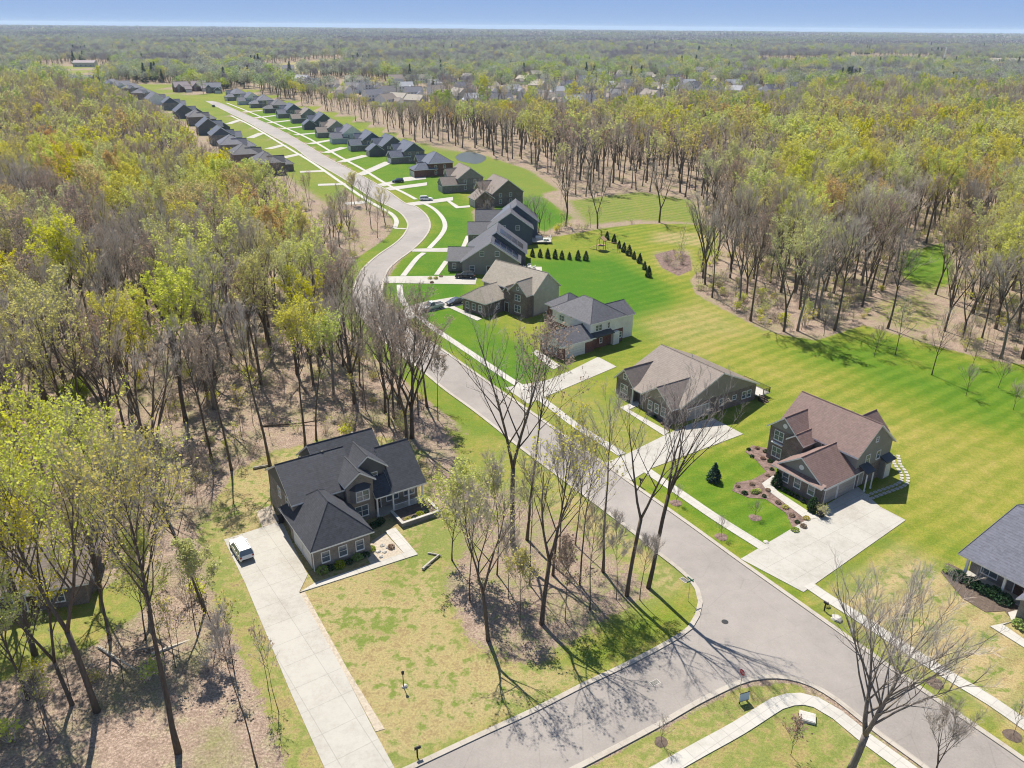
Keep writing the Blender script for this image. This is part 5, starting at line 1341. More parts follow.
# areas with few, thin trees (so that the road and rows stay visible behind)
THIN = [([(-67.0, 292.9), (-34.7, 241.7), (-37.1, 203.8), (-38.9, 182.7), (-28.8, 153.3), (-12.6, 127.1), (-3.4, 112.4), (-9.5, 109.0), (-18.4, 117.3), (-29.2, 126.8), (-39.1, 155.9), (-59.5, 217.9), (-83.8, 301.4)], 0.7),
        ([(-115.0, 355.1), (-90.4, 343.9), (-61.6, 293.2), (-48.4, 218.2), (-60.8, 223.2), (-112.3, 320.2)], 0.55),
        ([(-11.3, 112.2), (-1.8, 109.1), (11.9, 90.1), (21.0, 75.7), (13.8, 65.7), (5.3, 64.9), (-3.2, 67.0), (-8.3, 77.1), (-11.2, 94.6)], 0.0),
        ([(-41.3, 91.6), (-15.3, 48.5), (-26.5, 48.3), (-38.3, 66.6), (-44.0, 84.7)], 0.0),
        ([(-62.4, 80.2), (-44.1, 80.5), (-26.8, 49.3), (-11.9, 32.2), (-57.4, 31.9), (-64.8, 72.7)], 0.0),
        ([(-18.5, 51.0), (57.5, 51.8), (39.6, 27.1), (-15.6, 26.7)], 0.0),
        ([(-51.1, 108.2), (-29.1, 113.6), (-28.4, 126.8), (-38.1, 130.8), (-51.7, 118.5)], 0.35),
        ([(-21.5, 294.9), (-1.3, 295.8), (0.5, 245.5), (-13.3, 242.4)], 0.7),
        ([(41.6, 230.0), (52.4, 232.6), (49.6, 213.2), (44.4, 206.3), (40.5, 214.9)], 0.0),
        ([(52.5, 219.4), (48.0, 176.2), (54.2, 161.2), (52.6, 185.2), (57.1, 219.6)], 0.2)]
THINNEST = [THIN[0][0], THIN[1][0], THIN[-3][0]]
def inside(poly, x, y):
    c = False
    for (x0, y0), (x1, y1) in zip(poly, poly[1:] + poly[:1]):
        if (y0 > y) != (y1 > y) and x < (x1 - x0) * (y - y0) / (y1 - y0) + x0: c = not c
    return c
CLEAR = [[(-32.9, 437.5), (-23.4, 438.1), (-14.0, 410.3), (-15.7, 379.3), (-28.1, 390.5)]]
def candidates(x0, x1, y0, y1, spacing, jit=0.45):
    xs = np.arange(x0, x1, spacing); ys = np.arange(y0, y1, spacing)
    X, Y = np.meshgrid(xs, ys); X = X.ravel() + nrng.uniform(-jit, jit, X.size) * spacing; Y = Y.ravel() + nrng.uniform(-jit, jit, Y.size) * spacing
    return X, Y
def visible_mask(X, Y, pad=0.06):
    dy = Y * math.cos(PITCH) + 60 * math.sin(PITCH)
    return (np.abs(X) < dy * (0.64 + pad) + 22) & (Y > 25)
def lawn_ok(X, Y, lim=0.35): return bilerp(ZL, X, Y) < lim
def vnoise(X, Y, s, seed):
    r = np.random.default_rng(seed); v = np.zeros(X.shape)
    for k in range(7):
        a = r.uniform(0, 6.28); f = r.uniform(0.5, 1.6) / s; v += np.sin((X * math.cos(a) + Y * math.sin(a)) * f * 6.28 + r.uniform(0, 6.28))
    return v / 2.6

pts = []      # x, y, lod, kind, height, sway
ROADPOLY = RR[::3] + RLOW[::-3] + RL[::-3]
FARH = [(x, y) for x, y in HC if y > 230]
def sight_limit(x, y):
    """how tall a tree may grow in front of the far rows of houses (their yards were cleared)"""
    lim = 99.0
    for hx, hy in FARH:
        if hy > y - 6 and abs(x / y * hy - hx) < 17: lim = min(lim, 2.5 + max(0, hy - y) * 58.0 / hy)
    return lim
def scatter(y0, y1, spacing, lod):
    half = (y1 * math.cos(PITCH) + 25) * 0.72 + 40
    X, Y = candidates(-half, half, y0, y1, spacing)
    m = visible_mask(X, Y) & lawn_ok(X, Y)
    X, Y = X[m], Y[m]
    hd = house_dist(X, Y); rd = np.minimum(line_dist(RL[::4], X, Y), line_dist(RR[::4], X, Y))
    keep = (hd > 13) & (rd > 6.5)
    u = nrng.random(X.size)
    for poly, dens in THIN:
        ins = poly_sd(poly, X, Y) > 0
        keep &= ~(ins & (u > dens))
    keep &= ~(poly_sd(ROADPOLY, X, Y) > -3)
    for poly in CLEAR: keep &= ~(poly_sd(poly, X, Y) > 0)
    return X[keep], Y[keep], hd[keep]

LEFTROW = np.array(LEFT + LEFT[:1]); 
def pick_kind(x, y, c, u):
    """the photo's mix: c is a slow noise, u uniform"""
    if x < -10 and y < 330:      # left wood
        if y > 150 and c > 0.1: t = (('yellow', .32), ('lime', .14), ('rust', .08), ('olive', .18), ('grey', .20), ('brown', .10))
        elif y > 150: t = (('grey', .42), ('yellow', .2), ('olive', .2), ('rust', .08), ('brown', .10))
        else: t = (('grey', .36), ('brown', .14), ('yellow', .2), ('olive', .22), ('lime', .08))
    elif x > 60 and y < 460:
        if c > -0.15: t = (('yellow', .40), ('lime', .19), ('olive', .21), ('rust', .03), ('grey', .17))
        else: t = (('grey', .40), ('brown', .22), ('olive', .2), ('yellow', .14), ('rust', .04))
    elif y < 460: t = (('grey', .42), ('brown', .22), ('olive', .22), ('yellow', .12), ('rust', .02))
    else: t = (('grey', .44), ('brown', .12), ('olive', .24), ('yellow', .1), ('green', .05), ('rust', .05))
    if y > 500: t = (('grey', .50), ('brown', .14), ('olive', .13), ('green', .11), ('yellow', .07), ('lime', .05))
    for k, p in t:
        if u < p: return k
        u -= p
    return 'grey'

for y0, y1, sp, lod in ((46, 150, 8.4, 0), (150, 300, 7.8, 0), (300, 760, 8.4, 1)):
    X, Y, HD = scatter(y0, y1, sp, lod)
    C = vnoise(X, Y, 90, 3)
    for x, y, c, hd in zip(X, Y, C, HD):
        k = pick_kind(x, y, c, nrng.random())
        thin = any(inside(q, x, y) for q in THINNEST) or (-32 < x < 6 and 108 < y < 175)
        if x > 40 and y < 330 and (bilerp(ZL, np.array([x, x - 20.0, x - 12.0]), np.array([y - 22.0, y - 8.0, y - 16.0])) > 0.5).any(): k = str(nrng.choice(['grey', 'brown', 'olive'], p=[.55, .25, .2]))
        if thin: k = 'grey' if nrng.random() < 0.65 else 'brown'
        hgt = nrng.uniform(17, 25) if y > 170 or x > 0 else nrng.uniform(20, 28)
        if thin: hgt = min(hgt, nrng.uniform(15, 22) if y < 170 else nrng.uniform(9, 13))
        if thin and y > 170 and nrng.random() < 0.4: continue
        if y > 150 and not thin and nrng.random() < (0.985 if y < 480 or x < -60 else 0.85): hgt = min(hgt, sight_limit(x, y))
        if hgt < 4.5: continue
        if x < -25 and 200 < y < 330 and x > -75: hgt = min(hgt, 11)
        # sparser stand along the edges of the field: tall and thin
        pts.append([x, y, lod, k, hgt])

X, Y = candidates(-60, 15, 105, 300, 4.6)
keep = (poly_sd(THIN[0][0], X, Y) > -3) & lawn_ok(X, Y, 0.4) & (poly_sd(ROADPOLY, X, Y) < -4) & (house_dist(X, Y) > 12)
for x, y in zip(X[keep], Y[keep]):
    if nrng.random() < (0.6 if y < 170 else 0.12): pts.append([x, y, 0, 'grey' if nrng.random() < 0.75 else 'brown', nrng.uniform(15, 22) if y < 170 else nrng.uniform(8, 12)])

# 760 m .. 9 km
FARW = ['grey_far', 'brown_far', 'grey_mixed', 'sage_far', 'olive_far', 'lime_far', 'green_far', 'yellow_far', 'conifer']
for y0, y1, sp in ((760, 1200, 9.0), (1200, 2000, 13.0), (2000, 3000, 19.0)):
    X, Y, HD = scatter(y0, y1, sp, 2)
    C = vnoise(X, Y * 0.4, 150, 5); C2 = vnoise(X, Y * 0.4, 110, 9)
    open_ = vnoise(X, Y, 330, 21)
    for x, y, c, c2, hd, op in zip(X, Y, C, C2, HD, open_):
        if op > 1.25: continue
        if c < -0.7: w = np.array([.55, .25, .12, .04, .03, .0, .01, .0, .0])
        elif c < 0.0: w = np.array([.30, .10, .28, .17, .10, .01, .02, .02, .0])
        elif c < 0.6: w = np.array([.16, .06, .26, .31, .16, .01, .03, .01, .0])
        else: w = np.array([.10, .04, .16, .30, .15, .05, .15, .05, .01])
        if c2 > 1.6: w = np.array([.05, .0, .05, .1, .05, .0, .05, .0, .70])
        if c2 < -1.3: w = np.array([.08, .45, .08, .1, .2, .0, .0, .09, .0])
        if hd < 90: w = np.array([.10, .05, .14, .16, .10, .16, .20, .06, .03])
        k = nrng.choice(FARW, p=w / w.sum())
        hgt = nrng.uniform(12, 21)
        if y < 1250 and nrng.random() < 0.88: hgt = min(hgt, sight_limit(x, y))
        if hgt < 4: continue
        pts.append([x, y, 2, k, hgt * (1.0 if y < 2000 else 1.15)])
for y0, y1, sp in ((3000, 5500, 34), (5500, 11000, 60)):
    half = y1 * 0.72
    X, Y = candidates(-half, half, y0, y1, sp); m = visible_mask(X, Y); X, Y = X[m], Y[m]
    op = vnoise(X, Y, 900, 31)
    for x, y, o_ in zip(X, Y, op):
        if o_ > 1.3: continue
        pts.append([x, y, 3, 'canopy', nrng.uniform(15, 23) * (1 if y < 5500 else 1.5)])

# fill of the mid distance with lighter trees where the houses' woods thin out
by = {}
for i, (k, lod, me, H) in enumerate(JOINED): by.setdefault((k, lod), []).append(i)

# ---- individuals: the 300 that show largest --------------------------------
special = []   # filled below: (x, y, kind, height, shape, rz, label)
def make_tree(x, y, kind, H, shape, rz, label, group=None, lean=None, wide=1.0):
    tm, cm, H0 = PROTO[kind][shape]
    o = empty('tree', (x, y, 0), rz, label, 'tree', group)
    s = H / H0; o.scale = (s * wide, s * wide, s)
    if lean: o.rotation_euler = (lean[0], lean[1], rz)
    a = bpy.data.objects.new('trunk', tm); COL.objects.link(a); a.parent = o
    c = bpy.data.objects.new('crown', cm); COL.objects.link(c); c.parent = o
    return o

# prominent trees, built for their own spot
def own_tree(p, H, label, kind='grey', seed=1, lean=(0, 0), name='tree', bark='bark', **kw):
    kd = KINDS[kind]
    a = dict(cb=0.42, cr=4.5, r0=0.3, limbs=16, sec=6, twigs=6, fine=4, leaves=kd['leaves'], leaf_s=0.12, twr=0.014); a.update(kw); a['leaves'] *= 1.3; a['r0'] *= 0.78
    t = Tree(seed, H=H, **a)
    o = empty(name, (*p, 0), 0, label, 'tree'); o.rotation_euler = (lean[0], lean[1], 0)
    tr = t.trunk.build('trunk', bark, o, smooth=True); t.crown.build('crown', [kd['tw'], kd['lf']], o)
    return o

own_tree((30.3, 50.9), 17.5, 'big bare forked tree on the corner lot beside the curving lower sidewalk', 'grey', 41, (0.02, 0.08), bark='barkpale', cb=0.42, cr=6.6, r0=0.40, limbs=30, fork=3, spread=1.15, sec=7, twigs=7, twr=0.012)
own_tree((38.1, 51.2), 6.5, 'small bare multi-stemmed tree on the kerb at the bottom right', 'grey', 42, cb=0.15, cr=2.6, r0=0.10, fork=3, limbs=15, twr=0.011)
own_tree((-2.3, 67.0), 20, 'curving dark tree left of the corner grove, its shadow crossing the side street first', 'olive', 43, (0, -0.05), cb=0.6, cr=4.6, r0=0.27, fork=2, limbs=14, leaves=0.35, sec=5, twigs=5, fine=2)
own_tree((3.5, 69.6), 22, 'budding tree in the middle of the corner grove with a thick leaning trunk', 'yellow', 44, (0, 0.03), cb=0.55, cr=5.2, r0=0.30, fork=2, limbs=16, leaves=0.35, sec=5, twigs=5, fine=2)
own_tree((13.5, 74.5), 25.5, 'tall bare tree near the street corner, left of the pair with long parallel trunks', 'grey', 45, (0, 0.05), cb=0.66, cr=5.2, r0=0.27, fork=2, limbs=13, sec=5, twigs=5, fine=2)
own_tree((16.2, 76.0), 25, 'tall bare tree nearest the street corner, right of the pair with long parallel trunks', 'grey', 46, (0, 0.09), cb=0.62, cr=5.6, r0=0.28, fork=3, limbs=15, sec=5, twigs=5, fine=2)
own_tree((11.2, 78.9), 24, 'slim bare tree just behind the pair of tall corner trunks', 'grey', 47, (0, 0.04), cb=0.58, cr=3.8, r0=0.22, limbs=11, sec=5, twigs=5, fine=2)
own_tree((0.3, 84.3), 30, 'largest bare tree of the grove with a twin trunk, spreading across the street', 'grey', 48, (0, 0), cb=0.5, cr=6.2, r0=0.38, fork=2, limbs=24, spread=1.3, sec=5, twigs=5, fine=2)
own_tree((2.1, 85.4), 29, 'reddish budding tree crowded against the largest twin-trunked grove tree', 'brown', 49, (0, 0.06), cb=0.55, cr=5.2, r0=0.24, limbs=16, leaves=0.8, sec=5, twigs=5, fine=2)
own_tree((8.2, 76.4), 20, 'slim pale-budding tree between the middle grove tree and the slim bare one', 'olive', 50, (0, 0.04), cb=0.45, cr=3.4, r0=0.15, limbs=13, leaves=0.3, sec=5, twigs=5, fine=2)
own_tree((5.1, 78.2), 22, 'yellow-budding tree at the back of the grove beside the street', 'yellow', 51, (0, 0.05), cb=0.42, cr=4.2, r0=0.2, limbs=15, leaves=0.4, sec=5, twigs=5, fine=2)
own_tree((-7.2, 81.0), 13, 'small leafing tree with pale buds right of the planter', 'yellow', 52, (0, 0.0), cb=0.22, cr=3.3, r0=0.12, limbs=16, leaves=0.9)
own_tree((-3.8, 77.2), 14.5, 'pale-budding tree with upswept branches between planter and grove', 'yellow', 53, (0, 0.03), cb=0.25, cr=3.6, r0=0.14, fork=2, limbs=16, leaves=0.8)
own_tree((-0.2, 73.9), 10, 'thin young bare tree among the brush in the grove', 'grey', 54, cb=0.3, cr=2.0, r0=0.07, limbs=12)
own_tree((6.1, 70.0), 11, 'thin young tree right of the middle grove trunk', 'brown', 55, cb=0.35, cr=1.8, r0=0.07, limbs=12)
own_tree((12.2, 73.8), 12, 'very thin young tree left of the tall corner pair', 'grey', 56, cb=0.4, cr=1.6, r0=0.06, limbs=10)
own_tree((-4.6, 73.5), 15, 'slim bare stem left of the grove centre near the log', 'grey', 200, (0, 0.03), cb=0.5, cr=2.5, r0=0.11, limbs=10, leaves=0)
own_tree((-1.6, 78.2), 17, 'slim bare stem behind the curving dark tree', 'grey', 201, (0, 0.03), cb=0.5, cr=2.7, r0=0.12, limbs=10, leaves=0)
own_tree((2.3, 76.3), 16, 'slim brownish stem between the curving tree and the middle grove tree', 'brown', 202, (0, 0.03), cb=0.5, cr=2.6, r0=0.12, limbs=10, leaves=0)
own_tree((6.1, 81.2), 18, 'slim bare stem at the back of the grove near the kerb', 'grey', 203, (0, 0.03), cb=0.5, cr=2.8, r0=0.13, limbs=10, leaves=0)
own_tree((9.0, 72.0), 14, 'slim brownish stem left of the tall corner trunks', 'brown', 204, (0, 0.03), cb=0.5, cr=2.4, r0=0.11, limbs=10, leaves=0)
own_tree((14.9, 73.8), 9, 'thin low stem between the two tall corner trunks', 'grey', 205, (0, 0.03), cb=0.5, cr=1.9, r0=0.08, limbs=10, leaves=0)
own_tree((1.1, 69.4), 9, 'short budding stem in the front of the grove', 'olive', 206, (0, 0.03), cb=0.5, cr=1.9, r0=0.08, limbs=10, leaves=0.3)
own_tree((8.2, 84.4), 17, 'slim bare stem by the kerb behind the reddish tree', 'grey', 207, (0, 0.03), cb=0.5, cr=2.7, r0=0.12, limbs=10, leaves=0)
own_tree((-20.1, 116.9), 17, 'bare tree with a forked crown on the wooded bank left of the street bend', 'grey', 57, (0, 0.04), cb=0.5, cr=4.2, r0=0.2, fork=3, limbs=13)
own_tree((-15.8, 121.1), 16, 'pole-thin bare tree on the bank beside the street', 'grey', 58, cb=0.55, cr=1.3, r0=0.11, limbs=9)
own_tree((-12.3, 119.3), 14, 'second pole-thin bare tree on the bank, nearer the lawn', 'brown', 59, cb=0.5, cr=1.4, r0=0.10, limbs=9)
own_tree((-24.9, 122.8), 15, 'thin bare tree at the foot of the bank left of the forked one', 'grey', 60, cb=0.5, cr=1.8, r0=0.11, limbs=10)
own_tree((-35.9, 103.6), 26, 'tall dark-trunked bare tree behind the left corner of the charcoal-roofed house', 'grey', 61, (0, -0.06), cb=0.5, cr=4.2, r0=0.28, limbs=15)
own_tree((-32.0, 109.2), 22, 'yellow-green crowned tree rising straight behind the charcoal roof', 'yellow', 62, (0, -0.02), cb=0.58, cr=4.6, r0=0.26, limbs=18, leaves=1.1)
own_tree((-30.9, 111.9), 20, 'lime crowned tree right of the yellow-green one behind the charcoal roof', 'lime', 63, (0, 0.02), cb=0.6, cr=3.8, r0=0.2, limbs=15, leaves=0.9)
own_tree((-41.2, 102.3), 23, 'bare tree with a brown crown at the left of the yard clearing', 'brown', 64, (0, -0.04), cb=0.5, cr=3.6, r0=0.24, limbs=14)
own_tree((-44.9, 104.6), 22, 'bare grey tree in the shadow left of the yard clearing', 'grey', 65, cb=0.45, cr=4.0, r0=0.25, limbs=15)
own_tree((-39.3, 56.8), 30, 'big lime-budding tree with a forked dark trunk at the lower left', 'lime', 66, (0.0, -0.02), cb=0.6, cr=6.4, r0=0.34, fork=2, limbs=24, leaves=0.75, leaf_s=0.13)
own_tree((-49.3, 64.2), 25, 'broad lime-budding tree behind the forked one at the left edge', 'lime', 166, (0, 0), cb=0.45, cr=7.4, r0=0.34, fork=3, limbs=24, leaves=0.9, leaf_s=0.14)
own_tree((-56.0, 72.9), 24, 'lime-budding tree with a rounded top furthest up the left edge', 'lime', 168, (0, 0), cb=0.42, cr=7.0, r0=0.3, fork=3, limbs=24, leaves=1.0, leaf_s=0.14)
own_tree((-47.5, 74.7), 23, 'yellow-lime rounded tree between the left edge and the sparse grey one', 'lime', 169, (0, 0), cb=0.45, cr=6.6, r0=0.28, fork=2, limbs=22, leaves=0.8, leaf_s=0.13)
own_tree((-40.2, 71.0), 21, 'grey tree with sparse yellow buds left of the parked white car', 'yellow', 167, (0, 0.0), cb=0.36, cr=6.0, r0=0.28, fork=2, limbs=20, leaves=0.4)
own_tree((-42.1, 57.6), 24, 'leaning yellow-budding tree left of the forked lower-left tree', 'yellow', 67, (0.0, -0.12), cb=0.4, cr=4.8, r0=0.24, fork=2, limbs=17, leaves=0.8)
own_tree((-29.8, 52.2), 31, 'thick-trunked bare tree left of the long driveway with a tangled pale crown', 'olive', 68, (0.0, -0.03), cb=0.55, cr=5.6, r0=0.34, fork=0, limbs=20, leaves=0.6)
own_tree((-34.1, 71.1), 22, 'bare tree leaning left beside the leafy clearing by the driveway', 'grey', 69, (0.0, -0.2), cb=0.45, cr=3.6, r0=0.2, limbs=14)
own_tree((-22.3, 50.8), 19, 'pole-thin dark tree left of the driveway at the bottom edge', 'grey', 70, (0, -0.06), cb=0.66, cr=1.2, r0=0.10, limbs=9)
own_tree((-22.0, 56.9), 9, 'thin sapling bending over the left edge of the driveway', 'grey', 71, (0, -0.12), cb=0.55, cr=1.3, r0=0.05, limbs=8, sec=3, twigs=3, fine=1)
own_tree((-23.8, 59.7), 8.5, 'slender sapling just left of the driveway edge, upper of the two', 'brown', 72, (0, 0.02), cb=0.5, cr=1.4, r0=0.05, limbs=8, sec=3, twigs=3, fine=1)
own_tree((-31.3, 66.7), 13, 'thin upright sapling between the driveway and the leafy clearing', 'olive', 73, cb=0.5, cr=1.7, r0=0.09, limbs=10)
own_tree((-38.8, 66.6), 13, 'yellow-green budding young tree beside the brush pile', 'yellow', 74, cb=0.3, cr=2.8, r0=0.11, limbs=14, leaves=0.8)
own_tree((-46.7, 58.2), 15, 'yellow-budding tree cut by the left edge of the picture', 'yellow', 75, (0, -0.05), cb=0.25, cr=4.6, r0=0.2, limbs=17, leaves=1.0)
own_tree((-71.7, 118.1), 5.5, 'bright green bush in the shade of the left wood', 'green', 172, (0, 0), name='bush', cb=0.1, cr=2.4, r0=0.07, fork=3, limbs=18, leaves=1.5)
own_tree((-42.6, 66.5), 17, 'grey-budding tree behind the forked lower-left tree', 'olive', 76, cb=0.35, cr=4.6, r0=0.22, limbs=18, leaves=0.5)
# young trees in the mown field
for i, (px, H, k, lab) in enumerate([((66.7, 160.9), 7.5, 'grey', 'bare young tree close to the wood edge at the left of the field row'), ((77.4, 150.3), 12, 'grey', 'taller bare tree at the back of the field, left of centre'),
    ((80.0, 140.2), 14, 'grey', 'tallest lone bare tree in the field with a leaning top'), ((72.6, 149.1), 6, 'brown', 'small bare tree between the two taller field trees'), ((92.7, 152.3), 8, 'grey', 'bare tree at the rough edge behind the field'),
    ((81.6, 130.7), 5, 'grey', 'staked sapling in a mulch ring, front left of the field saplings'), ((89.4, 134.4), 5, 'brown', 'staked sapling right of the leaning-topped field tree'), ((86.9, 125.1), 4.5, 'grey', 'staked sapling nearest the right edge of the field'), ((90.1, 144.8), 4.5, 'brown', 'sapling at the back right of the mown field')]):
    own_tree(px, H, lab, k, 80 + i, (0, 0.03 if H > 10 else 0), cb=0.3, cr=1.2 + H * 0.10, r0=0.03 + H * 0.008, limbs=12, sec=4, twigs=4, fine=2, leaves=0.0, twr=0.014)
# verge saplings in mulch rings
for i, (px, lab) in enumerate([((22.8, 94.4), 'young bare street tree in a mulch ring on the verge, left of two'), ((27.2, 86.4), 'young bare street tree in a mulch ring on the verge, right of two'),
    ((32.8, 90.9), 'young bare tree in a mulch ring on the lawn before the brick house'), ((42.8, 61.4), 'young bare street tree in a dark mulch ring on the right verge, upper one'), ((47.0, 54.9), 'young bare street tree in a dark mulch ring at the lower right corner'),
    ((14.0, 53.8), 'tiny young tree with a brown base on the verge of the side street')]):
    o = own_tree(px, (2.6, 2.8, 2.2, 4.2, 4.6, 3.2)[i], lab, 'brown' if i < 3 else 'grey', 95 + i, cb=0.3, cr=0.8, r0=0.035, limbs=9, sec=3, twigs=3, fine=2, leaves=0.0, twr=0.008, name='young_tree')
    b = MB(); r = random.Random(i); rr = 0.62 if i == 5 else 0.85
    prof = [(rr * r.uniform(.9, 1.1), k) for k in range(14)]
    b.add([(q * math.cos(6.283 * k / 14), q * math.sin(6.283 * k / 14), 0.02) for q, k in prof] + [(0, 0, 0.14)], [(k, (k + 1) % 14, 14) for k in range(14)])
    b.build('mulch_ring', 'mulch' if i in (0, 1, 2) else 'darkmulch', o)
own_tree((25.5, 52.5), 4.5, 'bare sapling on the corner lot left of the big forked tree', 'brown', 110, cb=0.3, cr=0.9, r0=0.04, limbs=10, sec=3, twigs=3, twr=0.01)
N_SPECIAL = sum(1 for o in bpy.data.objects if o.get('category') == 'tree')

SPX = np.array([(o.location.x, o.location.y) for o in bpy.data.objects if o.get('category') == 'tree'])
def region(x, y):
    if y < 78 and x < -22: return 'lower left wood beside the long driveway'
    if x < -8 and y < 125: return 'left wood level with the charcoal-roofed house'
    if x < -50 and y < 170: return 'left wood behind the yard clearing'
    if x < -10 and y < 260: return 'strip of wood left of the winding street' if x > -50 else 'deep left wood'
    if x < 75 and y > 180: return 'wood behind the row of houses'
    if x >= 75: return 'wood beyond the mown field'
    return 'wooded bank by the street'
score = []
for i, (x, y, lod, k, hgt) in enumerate(pts):
    if lod > 1: continue
    v = in_view(x, y); t = in_view(x, y, hgt)
    if not v or not t: continue
    top, bot = t[1], v[1]
    if max(v[0], 0) > 1030 or v[0] < -6 or top > 760 or bot < 30: continue
    score.append((hgt / v[2], i))
score.sort(reverse=True)
chosen = set()
seen_near = SPX
for s_, i in score:
    if len(chosen) >= 300 - N_SPECIAL: break
    chosen.add(i)
dropped = set()
for i in list(range(len(pts))):
    x, y = pts[i][0], pts[i][1]
    if y < 200 and np.min(np.hypot(SPX[:, 0] - x, SPX[:, 1] - y)) < 3.0: dropped.add(i)
szw = lambda h: 'tall' if h > 22 else 'mid-height' if h > 19 else 'shorter'
for i in sorted(chosen - dropped):
    x, y, lod, k, hgt = pts[i]
    reg = region(x, y)
    make_tree(x, y, k, hgt, rng.randrange(3), rng.uniform(0, 6.28), '%s %s tree in the %s' % (szw(hgt), KINDS[k]['word'], reg), 'trees of the ' + reg, (rng.uniform(-.05, .05), rng.uniform(-.05, .05)), rng.uniform(0.9, 1.25))

# ---- the rest of the wood: one stuff object, instanced on points ------------
def scatter_object(name, plist, meshes, kind='stuff'):
    """plist: (x, y, z, mesh index, rot, sx, sz)"""
    pc = bpy.data.collections.new(name + '_kinds')
    for i, me in enumerate(meshes):
        o = bpy.data.objects.new('%s_kind_%03d' % (name, i), me); pc.objects.link(o)
    me = bpy.data.meshes.new(name)
    me.vertices.add(len(plist)); A = np.array(plist, dtype=np.float64)
    me.vertices.foreach_set('co', A[:, :3].astype(np.float32).ravel())
    a = me.attributes.new('pick', 'INT', 'POINT'); a.data.foreach_set('value', A[:, 3].astype(np.int32))
    a = me.attributes.new('turn', 'FLOAT_VECTOR', 'POINT'); a.data.foreach_set('vector', np.stack([A[:, 7], A[:, 8], A[:, 4]], 1).astype(np.float32).ravel())
    a = me.attributes.new('size', 'FLOAT_VECTOR', 'POINT'); a.data.foreach_set('vector', np.stack([A[:, 5], A[:, 5], A[:, 6]], 1).astype(np.float32).ravel())
    me.update()
    o = bpy.data.objects.new(name, me); COL.objects.link(o); o['kind'] = kind
    ng = bpy.data.node_groups.new(name + '_scatter', 'GeometryNodeTree')
    ng.interface.new_socket('Geometry', in_out='INPUT', socket_type='NodeSocketGeometry'); ng.interface.new_socket('Geometry', in_out='OUTPUT', socket_type='NodeSocketGeometry')
    N, L = ng.nodes, ng.links
    gi = N.new('NodeGroupInput'); go = N.new('NodeGroupOutput')
    ci = N.new('GeometryNodeCollectionInfo'); ci.inputs['Collection'].default_value = pc; ci.inputs['Separate Children'].default_value = True; ci.inputs['Reset Children'].default_value = True
    ip = N.new('GeometryNodeInstanceOnPoints'); ip.inputs['Pick Instance'].default_value = True
    def attr(nm, ty):
        q = N.new('GeometryNodeInputNamedAttribute'); q.data_type = ty; q.inputs['Name'].default_value = nm; return q.outputs['Attribute']
    L.new(gi.outputs[0], ip.inputs['Points']); L.new(ci.outputs[0], ip.inputs['Instance']); L.new(attr('pick', 'INT'), ip.inputs['Instance Index'])
    L.new(attr('turn', 'FLOAT_VECTOR'), ip.inputs['Rotation']); L.new(attr('size', 'FLOAT_VECTOR'), ip.inputs['Scale'])
    L.new(ip.outputs[0], go.inputs[0])
    md = o.modifiers.new('scatter', 'NODES'); md.node_group = ng
    return o

rest = []
for i, (x, y, lod, k, hgt) in enumerate(pts):
    if i in chosen or i in dropped: continue
    opts = by.get((k, lod)) or by[(k, 1)]
    j = opts[int(nrng.integers(len(opts)))]
    s = hgt / JOINED[j][3]; w = s * nrng.uniform(0.95, 1.3)
    if lod == 3:
        w = s * (1.0 if y < 5500 else 1.45); q = float(vnoise(np.array([x]), np.array([y * 0.3]), 420, 77)[0]) + nrng.uniform(-.35, .35)
        j = opts[4 if q < -0.7 else 5 if q < -0.2 else 2 if q < 0.2 else 0 if q < 0.7 else 1 if q < 1.1 else 3]
    rest.append((x, y, 0, j, nrng.uniform(0, 6.28), w, s, nrng.uniform(-.06, .06), nrng.uniform(-.06, .06)))
scatter_object('woodland', rest, [q[2] for q in JOINED])['label'] = 'mass of woodland stretching to the horizon'
print('TREES', len(pts), 'individual', len(chosen - dropped) + N_SPECIAL, 'rest', len(rest))

# ---- brush on the wood floor: one stuff object -------------------------------
SHR = [shrub(900 + i, (1.6, 2.4, 3.0, 2.0, 1.3, 2.6)[i], (1.2, 1.4, 1.5, 1.3, 1.0, 1.6)[i], 11, (0.0, 0.15, 0.8, 1.3, 0.9, 0.3)[i]).mesh('brush', [('twigbrown', 'twig', 'twig', 'twig', 'twigbrown', 'twigbrown')[i], ('leaf_pink', 'leaf_olive', 'leaf_yellow', 'leaf_lime', 'leaf_olive', 'leaf_pink')[i]]) for i in range(6)]
for i_, (k_, h_) in enumerate([('grey', 8.5), ('brown', 6.5), ('olive', 7.5)]):     # pole saplings
    t_ = Tree(950 + i_, H=h_, cb=0.35, cr=1.5, r0=0.05, limbs=9, sec=3, twigs=3, fine=1, leaves=(0, .2, 1.0)[i_], leaf_s=0.11, twr=0.012)
    SHR.append(join_mesh('brush', t_.trunk, t_.crown, 'bark', KINDS[k_]['tw'], KINDS[k_]['lf']))
bl = []
X, Y = candidates(-150, 190, 40, 300, 2.7)
m = visible_mask(X, Y) & lawn_ok(X, Y, 0.3); X, Y = X[m], Y[m]
C = vnoise(X, Y, 24, 41); HD = house_dist(X, Y); RD = line_dist(RL[::4], X, Y)
inroad = poly_sd(ROADPOLY, X, Y) > -2.5
